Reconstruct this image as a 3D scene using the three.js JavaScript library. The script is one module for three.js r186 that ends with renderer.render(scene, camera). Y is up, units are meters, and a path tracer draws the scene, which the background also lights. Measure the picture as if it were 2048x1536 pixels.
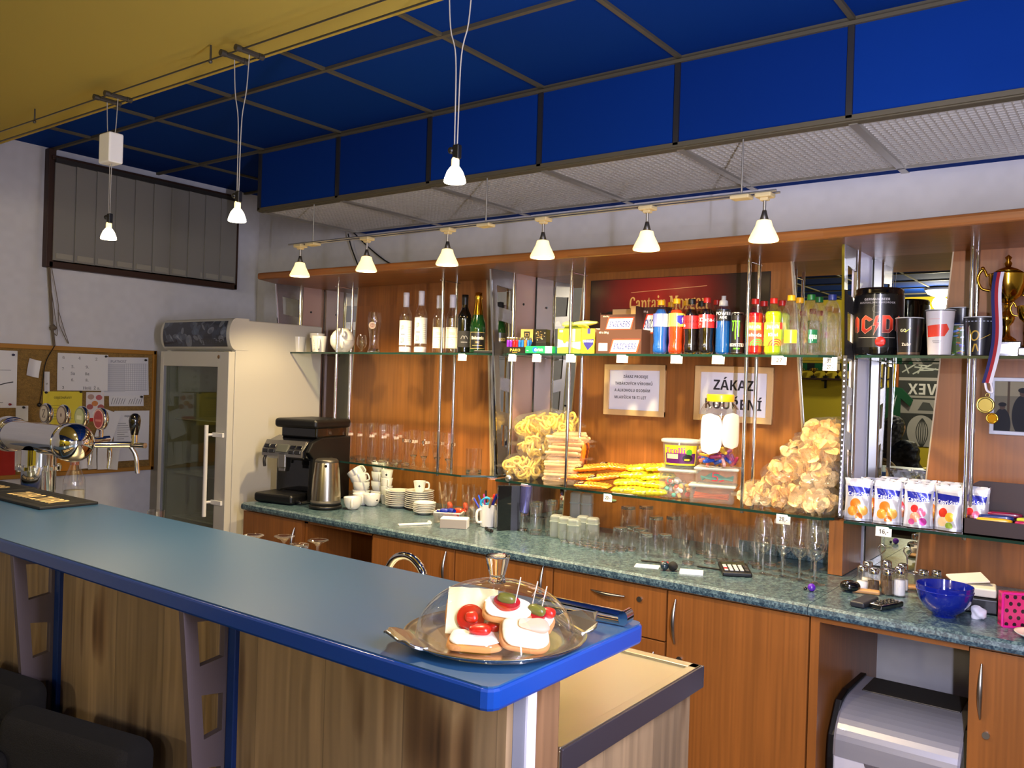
import * as THREE from 'three';
import { RoundedBoxGeometry } from 'three/addons/geometries/RoundedBoxGeometry.js';
import { mergeGeometries, mergeVertices } from 'three/addons/utils/BufferGeometryUtils.js';
import { MarchingCubes } from 'three/addons/objects/MarchingCubes.js';
import { RectAreaLightUniformsLib } from 'three/addons/lights/RectAreaLightUniformsLib.js';

// ---------------------------------------------------------------- camera, lights, exposure
const scene = new THREE.Scene();
scene.background = new THREE.Color(0x05060a);
const camera = new THREE.PerspectiveCamera(48.57, 2048 / 1536, 0.05, 60);
camera.rotation.order = 'YXZ';
camera.position.set(0, 1.58, 0);
camera.rotation.set(THREE.MathUtils.degToRad(-0.1805), THREE.MathUtils.degToRad(36.873), THREE.MathUtils.degToRad(1.7505));
const renderer = new THREE.WebGLRenderer({ antialias: true });
renderer.toneMapping = THREE.LinearToneMapping;
renderer.toneMappingExposure = 1.0;
renderer.shadowMap.enabled = true;
RectAreaLightUniformsLib.init();

const WARM = new THREE.Color(1.0, 0.76, 0.42), COOL = new THREE.Color(0.93, 0.91, 1.0);
const TRACK_X = [-3.527, -3.034, -2.518, -2.001, -1.526, -1.076], TRACK_Z = -2.848, TRACK_Y = 2.088;
const PENDANTS = [[-2.80, 2.015, -1.46], [-2.09, 2.012, -1.46], [-1.275, 2.028, -1.46]];
function spot(x, y, z, color, cd, angle, penumbra, tx, ty, tz, size = 1) {
  const l = new THREE.SpotLight(color, cd, 0, angle, penumbra, 2);
  l.position.set(x, y, z); l.target.position.set(tx, ty, tz);
  l.castShadow = true; l.shadow.radius = size; scene.add(l, l.target); return l;
}
function point(x, y, z, color, cd, size = 1) {
  const l = new THREE.PointLight(color, cd, 0, 2); l.position.set(x, y, z); l.castShadow = true; l.shadow.radius = size; scene.add(l); return l;
}
function area(x, y, z, color, i, w, h, tx, ty, tz) {
  const l = new THREE.RectAreaLight(color, i, w, h); l.position.set(x, y, z); l.lookAt(tx, ty, tz); scene.add(l); return l;
}
const TRACK_CD = [2.4, 3.6, 4.6, 4.4, 4.4, 4.4];
TRACK_X.forEach((x, i) => spot(x, TRACK_Y + 0.02, TRACK_Z, WARM, TRACK_CD[i], 1.07, 0.34, x, 0, TRACK_Z - 0.3, 1.2));
for (const [x, y, z] of PENDANTS) spot(x, y - 0.02, z, WARM, 4.2, 1.1, 0.5, x, 0, z - 0.1, 1);
const FILL_PENDANT = [0.42, 1.95, 1.0];  // fill light: an unseen pendant added behind the camera
point(...FILL_PENDANT, COOL, 2.3, 2.5);
const DOME_LAMPS = [[-1.93, 2.66, 3.55], [0.9, 2.66, 2.6]];
for (const [x, y, z] of DOME_LAMPS) point(x, y - 0.05, z, new THREE.Color(1, 0.9, 0.7), 7, 4);
const LED_STAND = [-0.015, 1.55, -0.93], LED_TO = [-1.5, 1.45, -3.3];  // strip inferred from the cool light, its unseen stand added to hold it
area(...LED_STAND, new THREE.Color(0.74, 0.74, 1.0), 820, 0.02, 1.4, ...LED_TO);
const LED_X = -0.884;
area(LED_X + 0.004, 1.42, -3.166, new THREE.Color(0.66, 0.66, 1.0), 24, 0.014, 0.56, LED_X + 0.5, 1.40, -3.12);

// ---------------------------------------------------------------- helpers
let seed = 20240611;
const rnd = () => { seed |= 0; seed = seed + 0x6D2B79F5 | 0; let t = Math.imul(seed ^ seed >>> 15, 1 | seed); t = t + Math.imul(t ^ t >>> 7, 61 | t) ^ t; return ((t ^ t >>> 14) >>> 0) / 4294967296; };
const rr = (a, b) => a + (b - a) * rnd();
const V = (x, y, z) => new THREE.Vector3(x, y, z), V2 = (x, y) => new THREE.Vector2(x, y);
const PI = Math.PI, TAU = PI * 2;
const used = {};
function numbered(n) { const k = used[n] = (used[n] ?? -1) + 1; return k ? n + '_' + String(k).padStart(3, '0') : n; }
function info(o, label, category, group, kind) {
  if (label) o.userData.label = label; if (category) o.userData.category = category;
  if (group) o.userData.group = group; if (kind) o.userData.kind = kind; return o;
}
function thing(name, label, category, pos = [0, 0, 0], turn = 0, group) {
  const o = new THREE.Group(); o.name = numbered(name); scene.add(o); o.position.set(...pos); o.rotation.y = turn;
  return info(o, label, category, group);
}
function mesh(name, geo, mat, parent, pos, rot) {
  const m = new THREE.Mesh(Array.isArray(geo) ? join(geo) : geo, mat); m.name = parent ? name : numbered(name);
  m.castShadow = true; m.receiveShadow = true;
  if (pos) m.position.set(...pos); if (rot) m.rotation.set(...rot);
  (parent || scene).add(m); return m;
}
function solo(name, label, category, geo, mat, pos, rot, group) { return info(mesh(name, geo, mat, null, pos, rot), label, category, group); }
function struct(name, geo, mat, pos, rot) { return info(mesh(name, geo, mat, null, pos, rot), null, null, null, 'structure'); }
function copyOf(o, label, pos, turn, group) {
  const c = o.clone(); c.name = numbered(o.name.replace(/_\d{3}$/, '')); scene.add(c); c.userData = { ...o.userData };
  c.position.set(...pos); if (turn !== undefined) c.rotation.y = turn; if (label) c.userData.label = label; if (group) c.userData.group = group; return c;
}
function join(list) {
  const gs = list.map((g) => { let q = g.index ? g.toNonIndexed() : g; for (const k of Object.keys(q.attributes)) if (!['position', 'normal', 'uv'].includes(k)) q.deleteAttribute(k); if (!q.attributes.uv) q.setAttribute('uv', new THREE.BufferAttribute(new Float32Array(q.attributes.position.count * 2), 2)); return q; });
  return mergeGeometries(gs);
}
// geometry moved into place
function at(g, x = 0, y = 0, z = 0, rx = 0, ry = 0, rz = 0, s) {
  const m = new THREE.Matrix4().makeRotationFromEuler(new THREE.Euler(rx, ry, rz)); if (s) m.scale(Array.isArray(s) ? V(...s) : V(s, s, s));
  m.setPosition(x, y, z); return g.applyMatrix4(m);
}
// uv in metres by dominant face direction (u, v) ; grain runs along v = world y unless swapped
function muv(g, swap = false, off = 0) {
  if (g.index) g = g.toNonIndexed();
  const p = g.attributes.position, n = g.attributes.normal, uv = new Float32Array(p.count * 2);
  for (let i = 0; i < p.count; i++) {
    const ax = Math.abs(n.getX(i)), ay = Math.abs(n.getY(i)), az = Math.abs(n.getZ(i)); let u, v;
    if (ay >= ax && ay >= az) { u = p.getZ(i); v = p.getX(i); if (!swap) { u = p.getX(i); v = p.getZ(i); } else { u = p.getZ(i); v = p.getX(i); } }
    else if (ax >= az) { u = p.getZ(i); v = p.getY(i); if (swap) [u, v] = [v, u]; } else { u = p.getX(i); v = p.getY(i); if (swap) [u, v] = [v, u]; }
    uv[2 * i] = u + off; uv[2 * i + 1] = v + off * 0.7;
  }
  g.setAttribute('uv', new THREE.BufferAttribute(uv, 2)); return g;
}
const box = (w, h, d, r = 0, s = 2) => (r ? new RoundedBoxGeometry(w, h, d, s, r) : new THREE.BoxGeometry(w, h, d));
const boxAt = (x0, x1, y0, y1, z0, z1, r = 0, s = 2) => at(box(x1 - x0, y1 - y0, z1 - z0, r, s), (x0 + x1) / 2, (y0 + y1) / 2, (z0 + z1) / 2);
const cyl = (r0, r1, h, s = 24, open = false) => at(new THREE.CylinderGeometry(r1, r0, h, s, 1, open), 0, h / 2, 0);
const lathe = (pts, s = 28) => new THREE.LatheGeometry(pts.map(([r, y]) => V2(Math.max(r, 1e-5), y)), s);
const sph = (r, w = 20, h = 14) => new THREE.SphereGeometry(r, w, h);
const tube = (pts, r, seg = 24, rad = 8, closed = false) => new THREE.TubeGeometry(new THREE.CatmullRomCurve3(pts.map((p) => V(...p)), closed, 'catmullrom', 0.5), seg, r, rad, closed);
function bar(a, b, r, rad = 8) { return new THREE.TubeGeometry(new THREE.LineCurve3(V(...a), V(...b)), 1, r, rad, false); }
function rod(a, b, r, rad = 12) { const A = V(...a), B = V(...b), d = B.clone().sub(A); const g = new THREE.CylinderGeometry(r, r, d.length(), rad); const q = new THREE.Quaternion().setFromUnitVectors(V(0, 1, 0), d.normalize()); g.applyQuaternion(q); return g.translate((A.x + B.x) / 2, (A.y + B.y) / 2, (A.z + B.z) / 2); }
function extr(pts, depth, bevel = 0, holes = []) {
  const s = new THREE.Shape(pts.map(([x, y]) => V2(x, y))); for (const h of holes) s.holes.push(new THREE.Path(h.map(([x, y]) => V2(x, y))));
  return new THREE.ExtrudeGeometry(s, { depth, bevelEnabled: bevel > 0, bevelSize: bevel, bevelThickness: bevel, bevelSegments: 2, curveSegments: 12 });
}
function wobble(g, amp, f = 40, ph = 0) {
  const p = g.attributes.position, n = g.attributes.normal;
  for (let i = 0; i < p.count; i++) {
    const x = p.getX(i), y = p.getY(i), z = p.getZ(i);
    const d = amp * (Math.sin(x * f + ph) * Math.cos(y * f * 1.3 + ph * 2) + 0.6 * Math.sin(z * f * 1.7 + y * f * 0.8 + ph));
    p.setXYZ(i, x + n.getX(i) * d, y + n.getY(i) * d, z + n.getZ(i) * d);
  }
  g.computeVertexNormals(); return g;
}
// superellipsoid pillow: half sizes, squareness
function pillow(hx, hy, hz, e = 0.5, ws = 28, hs = 18) {
  const g = new THREE.SphereGeometry(1, ws, hs), p = g.attributes.position, f = (v) => Math.sign(v) * Math.pow(Math.abs(v), e);
  for (let i = 0; i < p.count; i++) p.setXYZ(i, f(p.getX(i)) * hx, f(p.getY(i)) * hy, f(p.getZ(i)) * hz);
  g.computeVertexNormals(); return g;
}
// canvases -> textures
function canvasTex(w, h, draw, rep) {
  const c = document.createElement('canvas'); c.width = w; c.height = h; draw(c.getContext('2d'), w, h);
  const t = new THREE.CanvasTexture(c); t.colorSpace = THREE.SRGBColorSpace; t.wrapS = t.wrapT = THREE.RepeatWrapping; t.magFilter = THREE.LinearFilter; if (rep) t.repeat.set(...rep); return t;
}
function noiseTex(n, fn, srgb = true, rep) {
  const d = new Uint8Array(n * n * 4);
  for (let j = 0; j < n; j++) for (let i = 0; i < n; i++) { const c = fn(i / n, j / n); const k = (j * n + i) * 4; d[k] = c[0]; d[k + 1] = c[1]; d[k + 2] = c[2]; d[k + 3] = 255; }
  const t = new THREE.DataTexture(d, n, n, THREE.RGBAFormat); if (srgb) t.colorSpace = THREE.SRGBColorSpace; t.wrapS = t.wrapT = THREE.RepeatWrapping; t.magFilter = THREE.LinearFilter; t.minFilter = THREE.LinearMipmapLinearFilter; t.generateMipmaps = true; t.needsUpdate = true; if (rep) t.repeat.set(...rep); return t;
}
// tileable value noise
function vnoise(per, sd) {
  const t = new Float32Array(per * per); const keep = seed; seed = sd; for (let i = 0; i < t.length; i++) t[i] = rnd(); seed = keep;
  const s = (a) => a * a * (3 - 2 * a);
  return (u, v) => { const x = u * per, y = v * per, i = Math.floor(x), j = Math.floor(y), a = s(x - i), b = s(y - j), g = (p, q) => t[((q % per + per) % per) * per + (p % per + per) % per]; return (g(i, j) * (1 - a) + g(i + 1, j) * a) * (1 - b) + (g(i, j + 1) * (1 - a) + g(i + 1, j + 1) * a) * b; };
}
// printed matter: one big sheet, every label a patch of it
const ATLAS = 2048, sheets = [];
function newSheet() {
  const c = document.createElement('canvas'); c.width = c.height = ATLAS; const x = c.getContext('2d'); x.fillStyle = '#fff'; x.fillRect(0, 0, ATLAS, ATLAS);
  const t = new THREE.CanvasTexture(c); t.colorSpace = THREE.SRGBColorSpace; t.magFilter = THREE.LinearFilter;
  const s = { c, x, t, px: 2, py: 2, row: 0 };
  s.paper = new THREE.MeshStandardMaterial({ map: t, roughness: 0.75 }); s.gloss = new THREE.MeshPhysicalMaterial({ map: t, roughness: 0.35, clearcoat: 0.6, clearcoatRoughness: 0.15 });
  s.foil = new THREE.MeshPhysicalMaterial({ map: t, roughness: 0.3, metalness: 0.35, clearcoat: 0.7, clearcoatRoughness: 0.12 });
  sheets.push(s); return s;
}
function print(w, h, draw) {
  let s = sheets[sheets.length - 1] || newSheet();
  if (s.px + w + 4 > ATLAS) { s.px = 2; s.py += s.row + 4; s.row = 0; }
  if (s.py + h + 4 > ATLAS) s = newSheet();
  const x = s.x; x.save(); x.beginPath(); x.rect(s.px, s.py, w, h); x.clip(); x.translate(s.px, s.py); draw(x, w, h); x.restore();
  const r = { u0: (s.px + 1) / ATLAS, u1: (s.px + w - 1) / ATLAS, v1: 1 - (s.py + 1) / ATLAS, v0: 1 - (s.py + h - 1) / ATLAS, s };
  s.px += w + 4; s.row = Math.max(s.row, h); s.t.needsUpdate = true; return r;
}
function onto(g, r) { const uv = g.attributes.uv; for (let i = 0; i < uv.count; i++) uv.setXY(i, r.u0 + (r.u1 - r.u0) * uv.getX(i), r.v0 + (r.v1 - r.v0) * uv.getY(i)); return g; }
const sheetPlane = (w, h, r, sx = 1, sy = 1) => onto(new THREE.PlaneGeometry(w, h, sx, sy), r);
// printed box: front carries the print, other faces a plain patch of colour
function printedBox(w, h, d, r, plain, bev = 0) {
  const g = new THREE.BoxGeometry(w, h, d); const uv = g.attributes.uv;
  for (let f = 0; f < 6; f++) for (let k = 0; k < 4; k++) { const i = f * 4 + k, q = f === 4 ? r : plain; uv.setXY(i, q.u0 + (q.u1 - q.u0) * uv.getX(i), q.v0 + (q.v1 - q.v0) * uv.getY(i)); }
  return g;
}
const sleeve = (r, h, y, span, rect, rTop) => onto(at(new THREE.CylinderGeometry(rTop ?? r, r, h, 24, 1, true, -span / 2, span), 0, y + h / 2, 0), rect);
const flat = (c) => print(8, 8, (x, w, h) => { x.fillStyle = c; x.fillRect(0, 0, w, h); });
function words(x, t, px, py, size, color, font = 'sans-serif', bold = true, align = 'center', maxw) { x.fillStyle = color; x.font = (bold ? 'bold ' : '') + size + 'px ' + font; x.textAlign = align; x.textBaseline = 'middle'; maxw ? x.fillText(t, px, py, maxw) : x.fillText(t, px, py); }
function fill(x, w, h, c) { x.fillStyle = c; x.fillRect(0, 0, w, h); }
function lines(x, x0, y0, w, n, step, c = '#777', lw = 2) { x.strokeStyle = c; x.lineWidth = lw; for (let i = 0; i < n; i++) { x.beginPath(); x.moveTo(x0, y0 + i * step); x.lineTo(x0 + w * rr(0.5, 1), y0 + i * step); x.stroke(); } }

// ---------------------------------------------------------------- materials
const std = (color, roughness = 0.6, metalness = 0, o = {}) => new THREE.MeshStandardMaterial({ color, roughness, metalness, ...o });
const phy = (color, roughness = 0.4, o = {}) => new THREE.MeshPhysicalMaterial({ color, roughness, ...o });
const n8 = vnoise(8, 11), n16 = vnoise(16, 12), n32 = vnoise(32, 13), n64 = vnoise(64, 14), n128 = vnoise(128, 15);
const cherryTex = noiseTex(512, (u, v) => { const g = 0.5 * n128(u, v * 0.0625) + 0.3 * n32(u, v * 0.125) + 0.2 * n8(u, v * 0.25); const k = 0.85 + 0.26 * g; return [Math.min(255, 150 * k), Math.min(255, 91 * k), Math.min(255, 39 * k)]; }, true, [1.3, 0.5]);
const oakTex = noiseTex(1024, (u, v) => {
  const w = u + 0.012 * n8(u, v) + 0.004 * n16(u, v); const g = 0.4 * n128(w, v * 0.0625) + 0.3 * n64(w, v * 0.0625) + 0.3 * n16(w, v * 0.125);
  const pl = Math.floor(u * 5) / 5, t = n16(pl + 0.03, pl * 3.7), st = Math.max(0, n32(w, v * 0.25) * n8(u, v) - 0.42);
  let k = 0.62 + 0.36 * g + 0.22 * (t - 0.5) - 0.9 * st; const f = (u * 5) % 1; if (f < 0.010) k *= 0.82;
  return [Math.min(255, 196 * k), Math.min(255, (162 - 14 * st * 4) * k), Math.min(255, (118 - 20 * st * 4) * k)];
}, true, [0.9, 0.55]);
const speckTex = noiseTex(512, (u, v) => { const a = n128(u, v), b = n64(u + 0.3, v), c = n32(u, v + 0.4); let k = 0.45 * a + 0.35 * b + 0.2 * c; k = Math.max(0, Math.min(1, (k - 0.32) * 2.6)); return [42 + 60 * k, 64 + 64 * k, 78 + 54 * k]; }, true, [2.4, 2.4]);
const plasterTex = noiseTex(256, (u, v) => { const k = 0.94 + 0.06 * (0.5 * n64(u, v) + 0.5 * n8(u, v)); return [226 * k, 224 * k, 224 * k]; }, true, [0.5, 0.5]);
const corkTex = noiseTex(256, (u, v) => { const k = 0.75 + 0.4 * (0.7 * n128(u, v) + 0.3 * n32(u, v)); return [150 * k, 116 * k, 58 * k]; }, true, [3, 3]);
const bumpFine = noiseTex(256, (u, v) => { const k = 255 * (0.6 * n128(u, v) + 0.4 * n64(u, v)); return [k, k, k]; }, false, [6, 6]);
const crinkle = noiseTex(256, (u, v) => { const r = (n) => Math.abs(n - 0.5) * 2; const k = 255 * Math.min(1, 0.55 * r(n16(u, v)) + 0.35 * r(n32(u + 0.2, v)) + 0.2 * r(n64(u, v))); return [k, k, k]; }, false, [3, 3]);
const floorTex = noiseTex(256, (u, v) => { const k = 0.8 + 0.3 * n64(u, v); const e = (u % 0.25) < 0.006 || (v % 0.25) < 0.006 ? 0.6 : 1; return [96 * k * e, 78 * k * e, 62 * k * e]; }, true, [0.8, 0.8]);
const M = {
  cherry: phy(0xffffff, 0.38, { map: cherryTex, clearcoat: 0.25, clearcoatRoughness: 0.25 }),
  oak: std(0xffffff, 0.55, 0, { map: oakTex }),
  speck: phy(0xffffff, 0.3, { map: speckTex, clearcoat: 0.35, clearcoatRoughness: 0.12 }),
  plaster: std(0xffffff, 0.9, 0, { map: plasterTex }),
  yellow: std(0xb49c3c, 0.9), yellowWall: std(0xdcc02a, 0.8), blueTile: std(0x1450c0, 0.75), blueTop: phy(0x214d74, 0.4, { clearcoat: 1, clearcoatRoughness: 0.32 }), blueEdge: phy(0x0a3d8e, 0.3, { clearcoat: 0.8, clearcoatRoughness: 0.15 }), blueTrim: phy(0x0a2c66, 0.4),
  gridBar: std(0x625a44, 0.6, 0.2), alu: std(0xb9b6ae, 0.35, 0.85), darkAlu: std(0x5a5752, 0.4, 0.8), louvre: std(0xd8d2c6, 0.35, 0.4), louvreBack: std(0x4a4844, 0.7),
  chrome: std(0xe6e6e8, 0.06, 1), steel: std(0xe2dcc8, 0.3, 1), satin: std(0xb5b3ae, 0.32, 1), silver: std(0xe8e6e0, 0.2, 1), dome: phy(0xffffff, 0.02, { transmission: 1, thickness: 0, ior: 2.3 }), gold: std(0xd6a83a, 0.16, 1), mirror: std(0xd8dcd8, 0.0, 1),
  plate: phy(0x8d8682, 0.22, { metalness: 0.75, clearcoat: 0.4 }), fin: std(0x6f6264, 0.45, 0.3),
  white: phy(0xe9e6df, 0.35, { clearcoat: 0.3 }), fridge: std(0xcfcabb, 0.4), porcelain: phy(0xf0ece0, 0.18, { clearcoat: 0.6, clearcoatRoughness: 0.08 }), whitePlastic: std(0xeeeae0, 0.4),
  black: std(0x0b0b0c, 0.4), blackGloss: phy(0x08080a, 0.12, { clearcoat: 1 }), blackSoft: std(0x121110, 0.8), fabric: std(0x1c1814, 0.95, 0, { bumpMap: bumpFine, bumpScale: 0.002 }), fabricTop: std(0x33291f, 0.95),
  darkWood: std(0x3a2113, 0.55), lightWood: std(0xb98a54, 0.55), cork: std(0xffffff, 0.95, 0, { map: corkTex }), corkFrame: std(0xb07a2c, 0.55), cream: std(0xd9c48e, 0.6),
  glass: phy(0xffffff, 0.02, { transmission: 1, thickness: 0, ior: 2.2 }), pet: phy(0xffffff, 0.03, { transmission: 1, thickness: 0, ior: 1.9, bumpMap: crinkle, bumpScale: 0.004 }), glassBase: phy(0xffffff, 0.02, { transmission: 1, thickness: 0.01, ior: 1.45 }), shelfGlass: phy(0xf0f8f3, 0.02, { transmission: 1, thickness: 0, ior: 1.5 }), shelfEdge: phy(0x16352c, 0.15, { clearcoat: 0.6 }),
  film: phy(0xffffff, 0.08, { transmission: 0.95, thickness: 0, ior: 1.9, bumpMap: crinkle, bumpScale: 0.012 }), tub: phy(0xf6f8f6, 0.12, { transmission: 0.9, thickness: 0, ior: 1.45 }), frosted: phy(0xdfe6e0, 0.35, { transmission: 0.8, thickness: 0 }), tubLid: phy(0xe6eae6, 0.4, { transmission: 0.5, thickness: 0 }),
  fridgeGlass: phy(0xd8dcd0, 0.03, { transmission: 1, thickness: 0, ior: 1.6 }), greenGlass: phy(0x0c2a10, 0.06, { clearcoat: 1 }), darkGlass: phy(0x0a0b08, 0.06, { clearcoat: 1 }),
  bread: std(0xc98a4e, 0.85), crumb: std(0xe8d3b0, 0.9), tomato: phy(0xa81408, 0.25, { clearcoat: 0.5 }), cheese: std(0xe6dcae, 0.5), spread: std(0xf1e8d8, 0.6), pickle: phy(0x6b6a1c, 0.3), ham: std(0xd9a890, 0.6),
  red: phy(0xb3140e, 0.35, { clearcoat: 0.3 }), yellowCap: phy(0xf0b016, 0.35, { clearcoat: 0.3 }), greenCap: phy(0x0e5a24, 0.35), blueCap: phy(0x27357a, 0.35), greyCap: std(0xbfc0bd, 0.4), rubber: std(0x151515, 0.6),
  corn: std(0xf8da62, 0.8), chip: std(0xffe0a0, 0.7), stick: std(0xe6bc86, 0.8), sideBoard: phy(0xb08a7c, 0.4, { clearcoat: 0.25 }), ledLitBoard: phy(0xeeeafc, 0.35, { clearcoat: 0.3 }),  // the last board colour has cool led light mixed into it
};
M.shade = new THREE.MeshStandardMaterial({ color: 0xfff0c8, emissive: new THREE.Color(1.0, 0.68, 0.27), emissiveIntensity: 1.7, roughness: 0.3 });
M.bulb = new THREE.MeshStandardMaterial({ color: 0xffffff, emissive: new THREE.Color(1.0, 0.85, 0.55), emissiveIntensity: 8, roughness: 0.3 });
M.led = new THREE.MeshStandardMaterial({ color: 0xffffff, emissive: new THREE.Color(0.72, 0.74, 1.0), emissiveIntensity: 2.4 });
// ---------------------------------------------------------------- the room
const XL = -4.9, XR = 2.6, ZB = -3.6, ZF = 4.5, YC = 2.782;
struct('floor', muv(boxAt(XL - 0.15, XR + 0.15, -0.12, 0, ZB - 0.15, ZF + 0.15)), std(0xffffff, 0.5, 0, { map: floorTex }));
struct('wall_back', muv(boxAt(XL - 0.15, XR + 0.15, 0, 2.95, ZB - 0.15, ZB)), M.plaster);
struct('wall_left', muv(boxAt(XL - 0.15, XL, 0, 2.95, ZB, ZF)), M.plaster);
struct('wall_right', muv(boxAt(XR, XR + 0.15, 0, 2.95, ZB, ZF)), M.plaster);
struct('wall_front', muv(boxAt(XL - 0.15, XR + 0.15, 0, 2.95, ZF, ZF + 0.15)), M.yellowWall);
const ceiling = struct('ceiling', boxAt(XL - 0.15, XR + 0.15, 2.81, 2.95, ZB - 0.15, ZF + 0.15), std(0x1a2740, 0.9));
{
  const GX = 0.61, GZ = 0.628, X0 = -0.8, Z0 = -2.848, tileMats = [0x06327c, 0x052e74, 0x073684].map((c) => phy(c, 0.9, { specularIntensity: 0.15 }));
  const xs = [XL], zs = [ZB]; for (let k = -6; k < 6; k++) { const x = X0 + k * GX; if (x > XL + 0.05 && x < XR) xs.push(x); } xs.push(XR);
  for (let k = -1; k < 13; k++) { const z = Z0 + k * GZ; if (z > ZB + 0.05 && z < ZF) zs.push(z); } zs.push(ZF);
  const unit = new THREE.BoxGeometry(1, 1, 1);
  for (let i = 0; i < xs.length - 1; i++) for (let j = 0; j < zs.length - 1; j++) {
    if (zs[j] > -1.6 && zs[j + 1] < 0.1) continue;
    const m = mesh('ceiling_tile', unit, tileMats[Math.floor(rnd() * 3)], ceiling, [(xs[i] + xs[i + 1]) / 2, 2.80, (zs[j] + zs[j + 1]) / 2]); m.scale.set(xs[i + 1] - xs[i] - 0.004, 0.02, zs[j + 1] - zs[j] - 0.004);
    m.rotation.z = rr(-0.003, 0.003);
  }
  for (const x of xs.slice(1, -1)) mesh('grid_bar', boxAt(x - 0.009, x + 0.009, 2.779, 2.798, ZB, ZF), M.gridBar, ceiling);
  for (const z of zs.slice(1, -1)) mesh('grid_bar', boxAt(XL, XR, 2.777, 2.796, z - 0.009, z + 0.009), M.gridBar, ceiling);
}
// yellow dropped ceiling over the guests' side of the bar
{
  const y = struct('ceiling', boxAt(XL, XR, 2.53, 2.772, -1.578, 0.0), M.yellow);
  mesh('edge_bead', boxAt(XL, XR, 2.526, 2.536, -1.582, -1.572), std(0xb89a30, 0.7), y);
}
// blue soffit with louvre panels above the shelves
{
  const s = struct('ceiling', boxAt(-3.855, 1.1, 2.52, 2.77, -3.59, -2.86), std(0x12305f, 0.9));
  const seams = [-3.86, -3.24, -2.63, -2.02, -1.41, -0.80, -0.19, 0.42, 1.03], zf = -2.848;
  const pm = [0x05317c, 0x042d75, 0x063483].map((c) => phy(c, 0.85, { specularIntensity: 0.2 }));
  for (let i = 0; i < seams.length - 1; i++) {
    const a = seams[i], b = seams[i + 1];
    mesh('soffit_panel', boxAt(a + 0.004, b - 0.004, 2.47, 2.765, zf, zf + 0.012), pm[i % 3], s);
    mesh('seam_bar', boxAt(a - 0.010, a + 0.010, 2.46, 2.768, zf + 0.012, zf + 0.022), M.darkAlu, s);
    // louvre: crossing thin blades
    const g = [], x0 = a + 0.02, x1 = b - 0.012, z0 = -3.515, z1 = -2.875, n = 23, m = 24;
    for (let k = 0; k <= n; k++) { const x = x0 + (x1 - x0) * k / n; g.push(boxAt(x - 0.002, x + 0.002, 2.456, 2.474, z0, z1)); }
    for (let k = 0; k <= m; k++) { const z = z0 + (z1 - z0) * k / m; g.push(boxAt(x0, x1, 2.4565, 2.4735, z - 0.002, z + 0.002)); }
    info(mesh('louvre_panel', g, M.louvre, s), null, null, null);
    mesh('louvre_backing', boxAt(x0, x1, 2.475, 2.49, z0, z1), i === 4 || i === 1 ? std(0x4a463c, 0.5, 0.2) : std(0x77736a, 0.45, 0.3), s);
    mesh('cross_bar', boxAt(a - 0.008, a + 0.02, 2.446, 2.46, -3.6, zf - 0.01), M.alu, s);
  }
  mesh('top_bead', boxAt(-3.87, 1.1, 2.760, 2.772, zf + 0.01, zf + 0.024), M.gridBar, s);
  mesh('bottom_bead', [boxAt(-3.87, 1.1, 2.453, 2.469, zf + 0.008, zf + 0.022), boxAt(-3.87, 1.1, 2.449, 2.456, zf - 0.026, zf + 0.012)], M.gridBar, s);
  mesh('end_panel', boxAt(-3.872, -3.858, 2.455, 2.768, -3.598, zf), pm[0], s);
  mesh('rear_strip', boxAt(-3.86, 1.1, 2.45, 2.47, -3.598, -3.522), pm[2], s);
  mesh('rear_bead', boxAt(-3.86, 1.1, 2.446, 2.458, -3.524, -3.514), M.alu, s);
}
// window high in the left wall, with vertical blinds
{
  const w = struct('window', [boxAt(XL, XL + 0.05, 2.13, 2.78, -2.225, -2.185, 0.004), boxAt(XL, XL + 0.05, 2.13, 2.165, -3.40, -2.2, 0.004), boxAt(XL, XL + 0.06, 2.72, 2.745, -3.40, -2.2, 0.004), boxAt(XL, XL + 0.05, 2.13, 2.74, -3.405, -3.38, 0.004)], M.darkWood);
  w.name = 'window_1';
  mesh('pane', boxAt(XL, XL + 0.006, 2.16, 2.73, -3.39, -2.2), std(0x10160f, 0.1), w);
  const b = thing('vertical_blind', 'closed grey vertical slat blind in the dark frame high on the left wall', 'blind', [XL + 0.05, 2.17, -2.8]);
  const bm = std(0x8d8980, 0.9), n = 10, wz = 1.16 / n;
  for (let k = 0; k < n; k++) mesh('slat', boxAt(-0.003, 0.003, 0.0, 0.54, -wz / 2 - 0.004, wz / 2 + 0.004), bm, b, [rr(0, 0.01), 0, 0.58 - wz * (k + 0.5)], [0, 0.10 + rr(-0.03, 0.03), 0]);
  mesh('head_rail', boxAt(-0.02, 0.02, 0.535, 0.56, -0.585, 0.585), M.darkAlu, b);
  for (let k = 0; k < n; k++) mesh('slat_weight', boxAt(-0.004, 0.004, 0.0, 0.03, -wz / 2 + 0.01, wz / 2 - 0.01), std(0xa39d8c, 0.8), b, [0.008, 0.01, 0.58 - wz * (k + 0.5)], [0, 0.1, 0]);
}
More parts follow.
